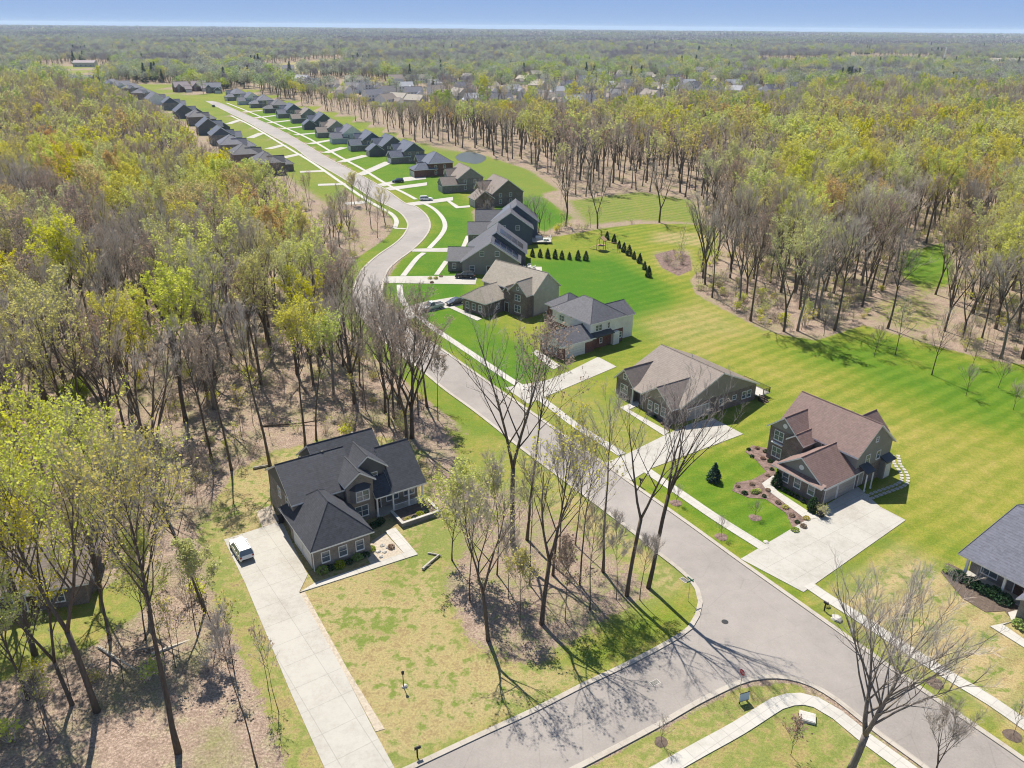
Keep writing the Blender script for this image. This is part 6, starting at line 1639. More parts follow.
for n_, (x, y, c, hd, rd) in enumerate(zip(X, Y, C, HD, RD)):
    if hd < 9 or rd < 3.2 or inroad[n_] or (abs(x) < 40 and y < 60) or c < -0.5 or nrng.random() < 0.3: continue
    if inside(THIN[2][0], x, y) and nrng.random() < 0.5: continue
    j = int(nrng.choice(9, p=[.15, .16, .13, .08, .11, .12, .10, .08, .07]))
    s = nrng.uniform(0.5, 1.25)
    bl.append((x, y, 0, j, nrng.uniform(0, 6.28), s, s * nrng.uniform(0.8, 1.2), 0, 0))
scatter_object('undergrowth', bl, SHR)['label'] = 'bare and budding brush on the wood floor'

# ---- air ---------------------------------------------------------------------
def haze_box():
    b = MB(); b.box(-15900 - 200, 16100, -160, 20100, -1.0, 82.0)
    m, n, l, bs = new_mat('haze_air'); n.remove(bs)
    v = n.new('ShaderNodeVolumePrincipled'); v.inputs['Color'].default_value = (0.62, 0.80, 1.0, 1); v.inputs['Density'].default_value = 5.5e-5; v.inputs['Anisotropy'].default_value = 0.0
    l.new(v.outputs[0], n['Material Output'].inputs['Volume'])
    M['haze'] = m
    o = b.build('haze', 'haze'); o['kind'] = 'stuff'; o['label'] = 'thin blue haze over the distant woods'
    return o
haze_box()

# ------------------------------------------------------------------ vehicles
M['car_white'] = simple('white_car_paint', (0.72, 0.72, 0.71), 0.25, 0.03, spec=0.6)
M['car_silver'] = simple('silver_car_paint', (0.50, 0.52, 0.54), 0.3, 0.04, metallic=0.3, spec=0.6)
M['car_black'] = simple('black_car_paint', (0.016, 0.018, 0.022), 0.2, 0.1, spec=0.6)
M['car_dark'] = simple('dark_blue_car_paint', (0.025, 0.032, 0.05), 0.25, 0.1, spec=0.6)
M['tail'] = simple('tail_lamp_red', (0.35, 0.02, 0.02), 0.3, 0.05)
M['lamp'] = simple('lamp_glass', (0.7, 0.7, 0.68), 0.2, 0.05)

def car(p, heading, paint, label, style='suv', L=4.8, W=1.88, Ht=1.68, rails=True):
    o = empty('parked_car' if style != 'pickup' else 'pickup_truck', (*p, 0.07), heading, label, 'car' if style != 'pickup' else 'pickup')
    h = L / 2; w = W / 2
    belt = 1.02 if style != 'sedan' else 0.9
    st = [(-h, 0.45, 0.72, 0.86), (-h + 0.08, 0.32, belt - 0.04, 0.95), (-h + 0.5, 0.26, belt, 1.0), (-0.4, 0.24, belt, 1.0), (h * 0.34, 0.24, belt, 1.0), (h * 0.45, 0.25, belt - 0.02, 0.99), (h - 0.55, 0.28, belt - 0.13, 0.97), (h - 0.12, 0.34, belt - 0.26, 0.9), (h, 0.45, 0.66, 0.8)]
    b = MB(); n = len(st)
    for x, z0, z1, k in st:
        b.v += [(x, -w * k * 0.93, z0), (x, -w * k, (z0 + z1) / 2), (x, -w * k * 0.94, z1), (x, w * k * 0.94, z1), (x, w * k, (z0 + z1) / 2), (x, w * k * 0.93, z0)]
    for i in range(n - 1):
        for k in range(6):
            a, c = i * 6 + k, i * 6 + (k + 1) % 6
            b.f.append([a, c, c + 6, a + 6]); b.m.append(0)
    b.f += [[5, 4, 3, 2, 1, 0], [(n - 1) * 6 + k for k in range(6)]]; b.m += [0, 0]
    if style == 'pickup':       # open bed
        b.box(-h + 0.12, -0.35, -w * 0.97, -w * 0.86, belt - 0.02, belt + 0.12); b.box(-h + 0.12, -0.35, w * 0.86, w * 0.97, belt - 0.02, belt + 0.12); b.box(-h + 0.05, -h + 0.14, -w * 0.9, w * 0.9, belt - 0.05, belt + 0.12)
    body = b.build('body', paint, o, fix=True)
    if style == 'pickup':
        MB().box(-h + 0.2, -0.42, -w * 0.84, w * 0.84, belt - 0.03, belt + 0.012).build('cargo_bed', 'black', o)
    x0, x1, xt0, xt1 = {'suv': (-h + 0.1, h * 0.42, -h + 0.42, h * 0.12), 'sedan': (-h + 0.65, h * 0.40, -h + 1.25, h * 0.06), 'pickup': (-0.35, h * 0.45, -0.2, h * 0.20)}[style]
    zt = Ht - 0.05
    g = MB(); g.add([(x0, -w * 0.92, belt - 0.03), (x1, -w * 0.92, belt - 0.03), (x1, w * 0.92, belt - 0.03), (x0, w * 0.92, belt - 0.03), (xt0, -w * 0.74, zt), (xt1, -w * 0.74, zt), (xt1, w * 0.74, zt), (xt0, w * 0.74, zt)],
                    [(0, 1, 5, 4), (1, 2, 6, 5), (2, 3, 7, 6), (3, 0, 4, 7), (4, 5, 6, 7), (3, 2, 1, 0)])
    g.build('window_glass', 'glass', o)
    r = MB(); r.prism([(xt0 - 0.04, zt - 0.01), (xt0 + 0.15, zt + 0.05), (xt1 - 0.15, zt + 0.05), (xt1 + 0.04, zt - 0.01)], 'y', -w * 0.76, w * 0.76)
    for s in (-1, 1):
        for xa, xb in ((x0, xt0), (x1, xt1), ((x0 + x1) / 2, (xt0 + xt1) / 2), (x0 * 0.75 + x1 * 0.25, xt0 * 0.8 + xt1 * 0.2)): r.tube([(xa, s * w * 0.925, belt - 0.02), (xb, s * w * 0.75, zt)], [0.05, 0.045], 4)
    rf = r.build('roof', paint, o, fix=True)
    if rails and style == 'suv':
        for s in (-1, 1): MB().tube([(xt0 + 0.2, s * w * 0.66, zt + 0.05), (xt0 + 0.3, s * w * 0.66, zt + 0.11), (xt1 - 0.3, s * w * 0.66, zt + 0.11), (xt1 - 0.2, s * w * 0.66, zt + 0.05)], [0.02] * 4, 5).build('roof_rail', 'black', rf)
    for sx in (-h * 0.60, h * 0.62):
        for s in (-1, 1):
            t = MB(); t.tube([(sx, s * (w - 0.21), 0.34), (sx, s * (w - 0.2), 0.34), (sx, s * (w + 0.0), 0.34), (sx, s * (w + 0.01), 0.34)], [0.30, 0.345, 0.345, 0.30], 18)
            tw = t.build('wheel', 'rubber', o)
            MB().tube([(sx, s * (w + 0.005), 0.34), (sx, s * (w + 0.018), 0.34)], [0.21, 0.19], 12).build('rim', 'metal', tw)
    for s in (-1, 1):
        MB().box(h - 0.20, h - 0.03, s * w * 0.62 - 0.17, s * w * 0.62 + 0.17, 0.62, 0.75).build('headlight', 'lamp', o)
        MB().box(-h - 0.01, -h + 0.12, s * w * 0.78 - 0.11, s * w * 0.78 + 0.11, 0.72, 0.95).build('tail_light', 'tail', o)
        MB().box(h * 0.30, h * 0.30 + 0.18, s * (w + 0.04) - 0.07, s * (w + 0.04) + 0.07, belt, belt + 0.13).build('mirror', paint, o)
    MB().box(-h - 0.02, -h + 0.1, -w * 0.72, w * 0.72, 0.36, 0.5).build('bumper', 'black', o)
    MB().box(-h - 0.03, -h, -0.26, 0.26, 0.55, 0.67).build('licence_plate', 'white', o)
    return o
def heading(a, b): return math.atan2(b[1] - a[1], b[0] - a[0])
car((-33.4, 82.1), R(125), 'car_white', 'white car with roof rails parked at the top left of the long driveway')
car((-18.6, 176.5), heading((-12.0, 180.4), (-26.0, 170.1)), 'car_silver', 'silver pickup on the sidewalk end of the tan-roofed house drive', 'pickup', 5.6, 1.95, 1.85)
car((-13.6, 180.3), heading((-12.0, 180.4), (-26.0, 170.1)), 'car_dark', 'dark low car parked behind the silver pickup', 'sedan', 4.6, 1.8, 1.42)
car((-12.5, 201.8), R(178), 'car_black', 'black car parked beside the grey gabled solar house', 'suv', 5.2)
car((-32.9, 302.7), R(10), 'car_white', 'white car at the kerb end of the drive before the brown brick house', 'suv', 4.9)
car((-48.5, 340.0), R(-168), 'car_black', 'black car on the drive of the dark hipped house with white garage doors', 'suv', 4.9)
car((-237.9, 666.0), heading((-220.4, 642.7), (-256.8, 710.0)), 'car_dark', 'tiny dark car parked on the far stretch of the street', 'suv', 4.8)

# ------------------------------------------------------------------ signs, boxes, yard things
M['sign_red'] = simple('stop_sign_red', (0.42, 0.02, 0.025), 0.45, 0.04)
M['sign_green'] = simple('street_sign_green', (0.02, 0.16, 0.10), 0.45, 0.05)
M['sign_blue'] = simple('pale_blue_board', (0.42, 0.52, 0.60), 0.5, 0.08)
s = empty('stop_sign', (*(22.8, 60.0), 0), R(-90 + 31) + R(0), 'red octagonal stop sign at the street corner', 'stop sign')
MB().tube([(0, 0, -0.2), (0, 0, 2.85)], [0.035, 0.03], 6).build('post', 'metal', s)
n8 = [(0.40 * math.cos(R(22.5 + 45 * k)), 2.55 + 0.40 * math.sin(R(22.5 + 45 * k))) for k in range(8)]
n8b = [(0.37 * math.cos(R(22.5 + 45 * k)), 2.55 + 0.37 * math.sin(R(22.5 + 45 * k))) for k in range(8)]
pn = MB().prism(n8, 'y', -0.055, -0.035).build('panel', 'white', s, fix=True)
MB().prism(n8b, 'y', -0.060, -0.0545).build('face', 'sign_red', pn, fix=True)
fc = bpy.data.curves.new('lettering', 'FONT'); fc.body = 'STOP'; fc.size = 0.32; fc.align_x = 'CENTER'; fc.align_y = 'CENTER'; fc.extrude = 0.002
fo = bpy.data.objects.new('lettering', fc); COL.objects.link(fo); fo.parent = pn; fo.location = (0, -0.064, 2.55); fo.rotation_euler = (R(90), 0, 0); fc.materials.append(M['white'])
bpy.context.view_layer.update()
lm = bpy.data.meshes.new_from_object(fo.evaluated_get(bpy.context.evaluated_depsgraph_get())); lm.name = 'lettering'
mat_f = fo.matrix_local.copy(); bpy.data.objects.remove(fo)
fo = bpy.data.objects.new('lettering', lm); COL.objects.link(fo); fo.parent = pn; fo.matrix_local = mat_f
s = empty('lot_sign', (*(22.8, 58.6), 0), R(20), 'pale blue board sign standing in the grass below the stop sign', 'sign')
for x in (-0.42, 0.42): MB().box(x - 0.04, x + 0.04, -0.04, 0.04, -0.1, 1.35).build('post', 'black', s)
MB().box(-0.55, 0.55, -0.07, -0.04, 0.35, 1.3).build('board', 'sign_blue', s)
MB().box(-0.60, 0.60, -0.062, -0.035, 1.3, 1.38).build('trim', 'black', s); MB().box(-0.60, 0.60, -0.062, -0.035, 0.27, 0.35).build('trim', 'black', s)
s = empty('street_name_sign', (*(20.4, 73.7), 0), R(31), 'green street name sign on a thin post where the kerb curves at the corner', 'street sign')
MB().tube([(0, 0, -0.2), (0, 0, 3.0)], [0.035, 0.03], 6).build('post', 'metal', s)
MB().box(-0.5, 0.5, -0.015, 0.015, 2.72, 2.92).build('name_blade', 'sign_green', s); MB().box(-0.015, 0.015, -0.5, 0.5, 2.95, 3.15).build('name_blade', 'sign_green', s)

def mailbox(p, rz, label, post='black'):
    m = empty('mailbox', (*p, 0), rz, label, 'mailbox')
    b = MB(); b.box(-0.06, 0.06, -0.06, 0.06, -0.1, 1.05); b.box(-0.05, 0.05, -0.3, 0.25, 0.98, 1.06); b.build('post', post, m)
    prof = [(-0.11, 1.07)] + [(0.11 * math.cos(R(180 - 22.5 * k)), 1.2 + 0.11 * math.sin(R(22.5 * k))) for k in range(9)] + [(0.11, 1.07)]
    b = MB(); b.prism(prof, 'y', -0.34, 0.22); b.build('box', 'black', m, fix=True)
    MB().box(0.11, 0.13, -0.25, -0.21, 1.18, 1.38).build('flag', 'tail', m)
    return m
mailbox((-8.2, 51.9), R(118), 'black mailbox on a post at the side street by the long driveway mouth')
mailbox((35.5, 72.2), R(36), 'black mailbox with a small plant on the right verge')
mailbox((18.5, 98.8), R(36), 'black mailbox at the drive of the taupe ranch house')
s = empty('yard_light', (*(-10.5, 60.2), 0), 0.3, 'thin yard post lamp with a pale stone foot in the dry lawn', 'yard lamp')
MB().tube([(0, 0, 0), (0, 0, 1.7)], [0.05, 0.04], 6).build('post', 'black', s)
MB().lathe([(0.05, 1.68), (0.13, 1.74), (0.15, 1.98), (0.17, 2.0), (0.02, 2.14)], n=8).build('lantern', 'black', s)
def rock(p, sx, sy, sz, label, seed, mt='rock', name='boulder', group=None, z=0.0):
    r = random.Random(seed); bm = bmesh.new(); bmesh.ops.create_icosphere(bm, subdivisions=2, radius=1.0)
    for v in bm.verts:
        k = 1 + r.uniform(-0.16, 0.16); v.co = Vector((v.co.x * sx * k, v.co.y * sy * k, max(-0.15, v.co.z * k) * sz))
    me = bpy.data.meshes.new(name); bm.to_mesh(me); bm.free(); me.materials.append(M[mt])
    o = bpy.data.objects.new(name, me); COL.objects.link(o); o.location = (*p, z); o.rotation_euler = (0, 0, r.uniform(0, 6))
    return tag(o, label, 'rock', group)
rock((-10.4, 60.3), 0.3, 0.25, 0.25, 'small white stone at the foot of the yard lamp', 3)
vb = MB(); vb.box(-0.75, 0.75, -0.6, 0.6, -0.05, 0.28); vb.box(-0.68, 0.68, -0.53, 0.53, 0.28, 0.33)
o = vb.build('utility_box', 'rock'); o.location = (*(28.4, 56.7), 0); o.rotation_euler = (0, 0, R(-20)); tag(o, 'low flat grey utility box in the grass inside the sidewalk curve', 'utility box')
rock((36.4, 70.8), 0.7, 0.5, 0.45, 'pale boulder on the right verge near the mailbox', 5)
rock((37.4, 68.9), 0.4, 0.35, 0.35, 'small tan boulder further along the right verge', 6)
rock((32.7, 85.3), 0.45, 0.35, 0.25, 'small pale boulder where the brick house drive meets the sidewalk', 7)
for i, px in enumerate([(-16.2, 83.8), (-15.7, 82.5), (-16.5, 82.5), (-15.4, 83.4), (-16.0, 81.5)]): rock(px, 0.35, 0.3, 0.28, 'rounded rock on the gravel patio before the front entrance', 20 + i, group='rocks on the gravel patio')
b = MB(); r = random.Random(5)
for k in range(9): b.tube([(r.uniform(-1.4, 1.4), r.uniform(-0.5, 0.5), 0.1 + 0.06 * k), (r.uniform(-1.4, 1.4), r.uniform(-0.5, 0.5), 0.15 + 0.06 * k)], [0.09, 0.05], 5)
o = b.build('brush_pile', 'barkpale'); o.location = (*(-38.0, 64.8), 0); tag(o, 'pile of cut branches on the leaf litter', 'brush pile')
def log(p, rz, L, rad, label, seed, mt='deadwood'):
    r = random.Random(seed); b = MB(); pts = bend_line(r, (-L / 2, 0, rad * 0.9), (1, 0, 0), L, 5, 0.0, 0.07)
    b.tube(pts, [rad, rad * 0.95, rad * 0.9, rad * 0.8, rad * 0.7, rad * 0.55], 7)
    for k in (1, 3): b.tube([pts[k], pts[k] + rvec(r, 0.4) * 0.8], [rad * 0.4, 0.02], 4)
    o = b.build('fallen_log', mt); o.location = (*p, 0); o.rotation_euler = (0, 0, rz); return tag(o, label, 'log')
log((-9.7, 80.4), R(60), 3.4, 0.2, 'pale broken log lying on the green lawn right of the planter', 1)
log((-9.4, 82.0), R(-15), 1.8, 0.13, 'short pale branch beside the broken log', 2)
log((-36.9, 103.0), R(20), 2.6, 0.22, 'log lying behind the charcoal-roofed house', 3)
log((-33.9, 66.6), R(35), 8.0, 0.2, 'long fallen trunk in the litter left of the driveway', 4)
log((-40.2, 63.6), R(-30), 7.0, 0.16, 'fallen trunk on the pink leaf litter near the lower left', 5)
log((-36.4, 117.0), R(10), 9.0, 0.16, 'fallen trunk in the wood behind the charcoal-roofed house', 6, 'bark')
def bin_(p, rz, mt, label):
    o = empty('wheeled_bin', (*p, 0), rz, label, 'bin')
    MB().add([(-.25, -.28, .06), (.25, -.28, .06), (.25, .28, .06), (-.25, .28, .06), (-.31, -.36, 1.0), (.31, -.36, 1.0), (.31, .36, 1.0), (-.31, .36, 1.0)], [(3, 2, 1, 0), (4, 5, 6, 7), (0, 1, 5, 4), (1, 2, 6, 5), (2, 3, 7, 6), (3, 0, 4, 7)]).build('body', mt, o)
    MB().prism([(-.4, 1.0), (.38, 1.0), (.36, 1.05), (0, 1.1), (-.38, 1.08)], 'x', -.33, .33).build('lid', mt, o, fix=True)
    for x in (-.27, .27): MB().tube([(x - .03, .3, .12), (x + .03, .3, .12)], [.12, .12], 10).build('wheel', 'rubber', o)
bin_((-30.3, 88.8), R(120), 'black', 'black wheeled bin beside the garage wall at the top of the long driveway')
bin_((-30.0, 89.6), R(120), 'car_dark', 'dark blue wheeled bin against the side wall by the gravel pad')
pt = empty('planter_pot', (*(41.8, 91.4), 0), 0, 'round black pot by the garage corner of the brick house', 'pot')
MB().lathe([(0.38, 0), (0.55, 0.5), (0.6, 0.95), (0.54, 0.97), (0.48, 0.7), (0.0, 0.7)], n=16).build('pot', 'black', pt)
shrub(77, 0.7, 0.5, 9, 1.2, 0.08).build('plant', ['twig', 'leaf_olive'], pt).location = (0, 0, 0.65)

# drains and covers in the street
for i, (px, a, lab) in enumerate([((14.6, 61.1), 31, 'dark storm drain grate in the gutter of the side street'), ((20.7, 77.5), -55, 'dark storm drain grate in the gutter at the street corner')]):
    d = empty('storm_drain', (*px, 0.02), R(a), lab, 'drain')
    b = MB(); b.box(-.5, .5, -.32, .32, 0.0, 0.015); b.build('frame', 'rock', d)
    b = MB()
    for k in range(8): b.box(-.42 + k * .11, -.36 + k * .11, -.26, .26, 0.015, 0.03)
    b.build('grate', 'black', d)
for px, lab in (((23.8, 70.2), 'round dark manhole cover in the middle of the junction'), ((7.5, 108.7), 'round dark manhole cover in the street beside the taupe ranch house')):
    o = MB().lathe([(0.38, 0.0), (0.38, 0.012), (0.0, 0.016)], n=16).build('manhole_cover', 'black'); o.location = (*px, 0.021); tag(o, lab, 'manhole cover')

# beds
tag(sheet('mulch_bed', [(36.3, 109.2), (37.9, 111.3), (40.6, 110.2), (38.7, 101.1), (37.3, 99.4), (39.7, 92.2), (40.9, 90.3), (38.0, 87.0), (37.1, 88.3), (37.3, 92.1), (35.5, 95.6), (33.2, 95.9), (31.4, 97.7), (32.4, 99.9), (35.1, 100.8), (37.8, 103.1), (37.3, 106.4)], 0.05, 'mulch', 0.08), kind='structure')
tag(sheet('mulch_bed', [(39.0, 101.7), (37.8, 99.7), (38.8, 98.3), (42.6, 93.7), (42.1, 92.5), (38.5, 98.1)], 0.055, 'mulch', 0.08), kind='structure')
tag(sheet('mulch_bed', [(52.2, 79.5), (53.9, 81.3), (59.5, 74.2), (57.8, 70.6), (56.0, 70.6), (56.0, 72.4), (53.7, 72.2), (52.3, 74.6)], 0.05, 'darkmulch', 0.08), kind='structure')
tag(sheet('mulch_bed', [(22.0, 127.0), (23.6, 128.7), (26.5, 118.2), (25.6, 115.7)], 0.05, 'darkmulch', 0.08), kind='structure')
tag(sheet('pond', smooth_line([(-29.6, 412.8), (-27.8, 425.0), (-24.0, 430.6), (-18.6, 425.5), (-14.1, 413.7), (-14.6, 400.5), (-18.1, 391.0), (-23.1, 395.3), (-27.3, 401.4), (-29.6, 412.8)], 2.0)[:-1], 0.03, 'pondwater' if 'pondwater' in M else 'glass'), kind='structure')
tag(sheet('bare_soil', [(40.7, 226.6), (47.0, 232.5), (51.0, 225.8), (48.6, 211.2), (43.7, 205.3), (40.8, 212.9)], 0.03, 'mulch'), kind='structure')

# stepping stones, two rows round the side of the brick house
path1 = smooth_line([(49.0, 95.6), (52.3, 97.5), (56.2, 99.7), (57.6, 101.4), (58.2, 103.4), (58.4, 105.8), (59.3, 108.6)], 0.01)
def along(line, d):
    acc = 0; nxt = 0; res = []
    for a, b in zip(line[:-1], line[1:]):
        acc += math.hypot(b[0] - a[0], b[1] - a[1])
        if acc >= nxt: res.append((b, math.atan2(b[1] - a[1], b[0] - a[0]))); nxt += d
    return res
sb = MB(); sb.prism([(-.3, -.24), (.27, -.26), (.31, .02), (.26, .25), (-.28, .24), (-.32, 0)], 'z', -0.03, 0.06); sme = sb.mesh('stepping_stone', 'walk')
for row in (0.42, -0.42):
    for (x, y), a in along(offset_line(path1, row), 0.86):
        o = bpy.data.objects.new('stepping_stone', sme); COL.objects.link(o); o.location = (x, y, 0.02); o.rotation_euler = (0, 0, a + rng.uniform(-.12, .12))
        tag(o, 'pale flat stone of the double stepping path round the brick house', 'stepping stone', 'stepping stones')

# evergreens and shrubs
def evergreen(p, me, name, label, cat, s, group=None, rz=0, fol='needle'):
    o = empty(name, (*p, 0), rz, label, cat, group); o.scale = (s, s, s)
    a = bpy.data.objects.new('trunk', me[0]); COL.objects.link(a); a.parent = o
    c = bpy.data.objects.new('foliage', me[1]); COL.objects.link(c); c.parent = o
    return o
def cmesh(seed, mt, **k):
    t, c = conifer(seed, **k); return t.mesh('trunk', 'bark'), c.mesh('foliage', mt)
ARB = [cmesh(30 + i, 'needle', H=3.0, rad=0.95, tiers=24, per=22, s=0.28, taper=0.62) for i in range(3)]
for i, px in enumerate([(5.5, 223.7), (7.7, 223.3), (9.8, 222.3), (11.9, 221.8), (13.8, 221.3), (15.9, 220.9), (18.3, 220.4), (20.5, 220.0)]):
    evergreen(px, ARB[i % 3], 'evergreen_shrub', 'dark upright evergreen in the straight hedge row behind the solar-panelled house', 'shrub', rng.uniform(0.72, 0.95), 'straight evergreen row', rng.uniform(0, 6))
for i, px in enumerate([(29.0, 244.6), (30.7, 240.3), (31.5, 234.3), (32.4, 229.7), (33.4, 225.8), (34.3, 222.0), (35.3, 217.8), (35.7, 211.3), (35.7, 204.2)]):
    evergreen(px, ARB[i % 3], 'evergreen_shrub', 'dark pointed evergreen in the slanting row along the dry bank', 'shrub', rng.uniform(0.75, 1.05), 'slanting evergreen row', rng.uniform(0, 6))
evergreen((29.4, 100.4), cmesh(40, 'spruce', H=3.0, rad=1.15, tiers=26, per=26, s=0.26, taper=0.8), 'spruce_tree', 'small dark blue spruce on the lawn between the ranch and brick houses', 'spruce', 1.0)
evergreen((38.1, 99.1), cmesh(41, 'needle', H=2.4, rad=0.8, tiers=20, per=22, s=0.22, taper=0.4), 'evergreen_shrub', 'tall dark evergreen at the left garage corner of the brick house', 'shrub', 1.0)
evergreen((41.1, 92.7), cmesh(42, 'needle', H=2.2, rad=0.85, tiers=20, per=22, s=0.22, taper=0.4), 'evergreen_shrub', 'tall dark evergreen at the right garage corner of the brick house', 'shrub', 1.0)
def round_shrub(seed, rad, n, s, mt, flat=0.8):
    r = random.Random(seed); b = MB()
    for k in range(6): b.tube([(0, 0, -0.05), (r.uniform(-.5, .5) * rad, r.uniform(-.5, .5) * rad, rad * 0.8)], [0.025, 0.01], 3, cap=False)
    for k in range(n):
        d = rvec(r); d.z = abs(d.z); p = Vector((d.x * rad, d.y * rad, 0.12 * rad + d.z * rad * flat)) * r.uniform(0.72, 1.06)
        leaf(b, r, p, s, 1)
    return b.mesh('shrub', ['twigbrown', mt])
RS = [round_shrub(50, 0.42, 170, 0.09, 'needle'), round_shrub(51, 0.4, 150, 0.09, 'leaf_pink'), round_shrub(52, 0.5, 170, 0.1, 'leaf_olive'), round_shrub(53, 0.8, 320, 0.12, 'needle'), round_shrub(54, 0.6, 220, 0.1, 'leaf_green')]
def put_shrub(p, k, s, label, group=None):
    o = bpy.data.objects.new('shrub', RS[k]); COL.objects.link(o); o.location = (*p, 0.05); o.rotation_euler = (0, 0, rng.uniform(0, 6)); o.scale = (s, s, s * rng.uniform(0.9, 1.1))
    return tag(o, label, 'shrub', group)
for i, px in enumerate([(37.0, 109.8), (38.4, 110.2), (39.4, 109.2), (36.9, 107.6), (38.4, 107.0), (39.2, 106.1), (38.8, 103.7), (37.7, 101.9)]): put_shrub(px, (0, 1, 0)[i % 3], rng.uniform(0.8, 1.1), 'low shrub in the upper mulch bed under the front gable of the brick house', 'upper mulch bed shrubs')
for i, px in enumerate([(32.5, 98.8), (33.0, 96.9), (34.7, 99.4), (35.0, 97.5), (36.5, 97.8), (35.5, 96.2), (37.0, 94.6), (37.6, 93.4), (37.9, 91.4), (38.1, 89.8), (38.6, 88.8), (39.6, 90.7)]): put_shrub(px, (1, 0, 1, 2)[i % 4], rng.uniform(0.8, 1.15), 'low shrub in the curving red mulch bed along the brick house walk', 'curving mulch bed shrubs')
put_shrub((34.4, 97.2), 4, 0.9, 'brighter green round shrub in the middle of the curving mulch bed'); put_shrub((37.2, 87.9), 4, 0.9, 'brighter green round shrub at the drive end of the curving mulch bed')
for i, px in enumerate([(38.9, 97.5), (39.5, 96.7), (40.1, 96.0), (40.6, 94.9)]): put_shrub(px, 0, 0.85, 'small dark shrub under the garage windows of the brick house', 'garage window shrubs')
for i, px in enumerate([(-22.6, 78.4), (-21.7, 79.0), (-20.7, 79.6), (-19.7, 80.2), (-18.8, 81.1), (-17.9, 81.7)]): put_shrub(px, 0 if i % 2 else 4, 1.25, 'low green shrub under the three garage windows of the charcoal-roofed house', 'shrubs under the garage windows')
for i, px in enumerate([(-18.0, 88.0), (-17.5, 88.4), (-17.2, 89.1)]): put_shrub(px, 3, 0.8, 'dark round shrub left of the front entrance', 'entrance shrubs')
put_shrub((-15.0, 83.4), 1, 1.2, 'reddish round shrub on the gravel patio'); put_shrub((-17.5, 82.9), 4, 1.0, 'green shrub at the right corner of the garage wing')
for i, px in enumerate([(-13.6, 89.0), (-12.8, 89.4), (-12.1, 90.2), (-11.3, 90.9)]): o = put_shrub(px, (2, 0, 4, 0)[i], 0.9, 'plant growing in the raised block planter', 'planter plants'); o.location.z = 0.5
for i, px in enumerate([(53.2, 79.5), (53.7, 78.3), (54.7, 77.0), (55.5, 75.8), (56.2, 75.1), (56.7, 74.0)]): put_shrub(px, 3 if i else 4, rng.uniform(1.0, 1.3), 'dark shrub in the bed along the shaded porch at the right edge', 'porch bed shrubs')
put_shrub((56.4, 69.8), 4, 1.6, 'green shrub beside the walk at the right edge'); put_shrub((36.1, 72.9), 2, 0.7, 'small plant at the foot of the black mailbox on the right verge')
for i, px in enumerate([(23.0, 125.8), (23.7, 123.4), (24.4, 121.1), (25.1, 118.5)]): put_shrub(px, (2, 1, 0, 1)[i], 1.0, 'small shrub in the bed before the taupe ranch house', 'ranch bed shrubs')
for i, px in enumerate([(-20.7, 197.1), (-20.0, 200.6), (-18.8, 202.5), (-21.5, 200.6)]): put_shrub(px, (1, 2, 1, 2)[i], 1.3, 'reddish shrub in the front bed of the solar-panelled house', 'front bed shrubs by the solar-panelled house')

# play set on the lawn behind the navy house
ps = empty('play_set', (*(25.9, 231.7), 0), R(-25), 'wooden climbing frame with a swing beam near the wood edge', 'play set')
for x, y in ((-1, -1), (1, -1), (-1, 1), (1, 1)): MB().box(x - .07, x + .07, y - .07, y + .07, 0, 3.0).build('leg', 'wood', ps)
MB().box(-1.1, 1.1, -1.1, 1.1, 1.4, 1.5).build('platform', 'wood', ps)
b = MB(); b.prism([(-1.35, 2.9), (0, 4.0), (1.35, 2.9), (1.35, 3.0), (0, 4.1), (-1.35, 3.0)], 'y', -1.3, 1.3); b.build('roof', 'wood', ps, fix=True)
MB().tube([(1, 0, 2.6), (5, 0, 2.6)], [.08, .08], 6).build('swing_beam', 'wood', ps)
for y in (-1, 1): MB().tube([(5, 0, 2.6), (5.3, y, 0)], [.07, .07], 6).build('leg', 'wood', ps)
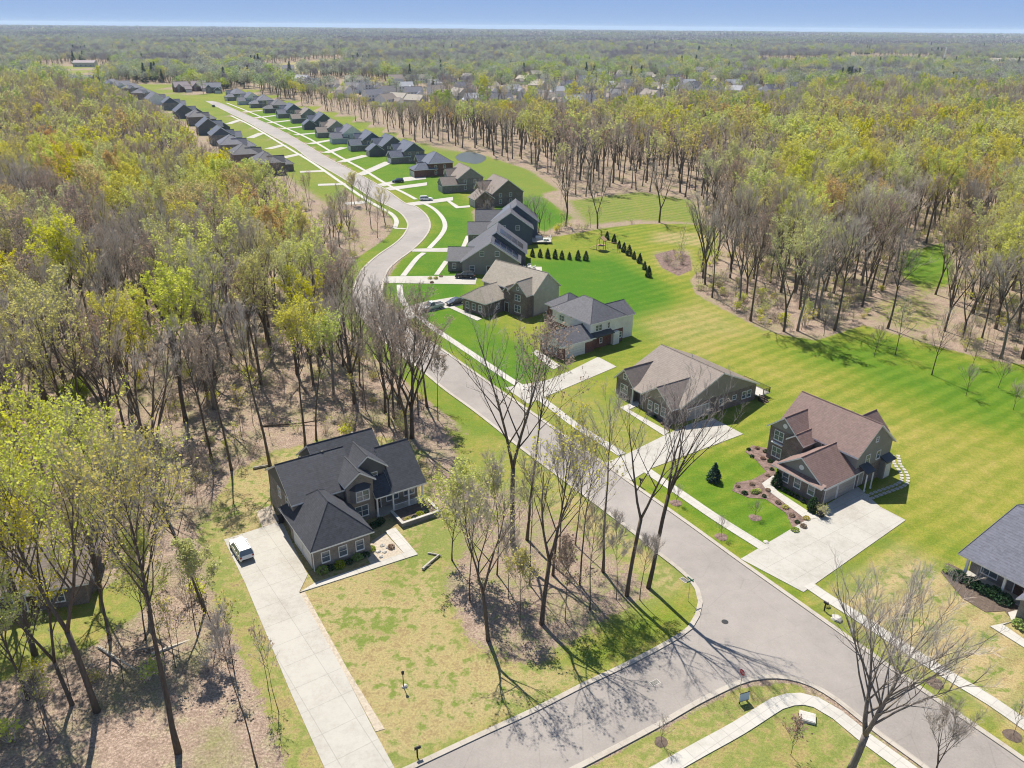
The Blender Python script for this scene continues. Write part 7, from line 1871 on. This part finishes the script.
for x in (2.2, 3.8):
    b = MB(); b.box(x - .25, x + .25, -.1, .1, .55, .6); b.tube([(x - .22, 0, .6), (x - .22, 0, 2.6)], [.015, .015], 4); b.tube([(x + .22, 0, .6), (x + .22, 0, 2.6)], [.015, .015], 4); b.build('swing', 'black', ps)
b = MB(); b.prism([(-1.0, 1.45), (-3.6, .15), (-3.6, .22), (-1.0, 1.55)], 'y', -.3, .3); b.build('slide', 'wood', ps, fix=True)
# patio and deck furniture
def chair(p, rz, label, group, z=0.16, mt='white', w=0.75):
    o = empty('patio_chair', (*p, z), rz, label, 'chair', group)
    MB().box(-w / 2, w / 2, -.35, .35, .28, .45).build('seat', mt, o); MB().box(-w / 2, w / 2, .28, .42, .45, .95).build('backrest', mt, o)
    for s_ in (-1, 1): MB().box(s_ * w / 2 - .06, s_ * w / 2 + .06, -.35, .4, .45, .65).build('armrest', mt, o)
    for x in (-w / 2 + .06, w / 2 - .06):
        for y in (-.3, .34): MB().box(x - .03, x + .03, y - .03, y + .03, 0, .28).build('leg', 'black', o)
def table(p, label, z=0.16, r=0.7):
    o = empty('patio_table', (*p, z), 0, label, 'table')
    MB().lathe([(r, .70), (r, .75)], n=16).build('tabletop', 'rock', o)
    for k in range(4): MB().tube([(r * .6 * math.cos(k * 1.57 + .78), r * .6 * math.sin(k * 1.57 + .78), 0), (r * .5 * math.cos(k * 1.57 + .78), r * .5 * math.sin(k * 1.57 + .78), .7)], [.03, .03], 5).build('leg', 'black', o)
bx, by_ = -13.82, 203.34
table((bx + 18.2, by_ + 7.3), 'round table on the patio slab of the solar-panelled house')
for k in range(4): chair((bx + 18.2 + 1.25 * math.cos(k * 1.57), by_ + 7.3 + 1.25 * math.sin(k * 1.57)), k * 1.57 - 1.57, 'pale chair around the patio table of the solar-panelled house', 'patio chairs')
bx, by_ = -14.19, 233.3
for k, (x, y, a, w) in enumerate([(22.0, 8.6, 0, 1.9), (24.4, 7.4, -90, 1.6), (23.8, 5.2, 180, .8)]): chair((bx + x, by_ + y), R(a), ('wide white deck seat backing onto the navy house rear deck rail', 'white two-seat deck chair on the right of the navy house deck', 'single white deck chair at the front of the navy house deck')[k], 'deck seats', 0.65, 'white', w)
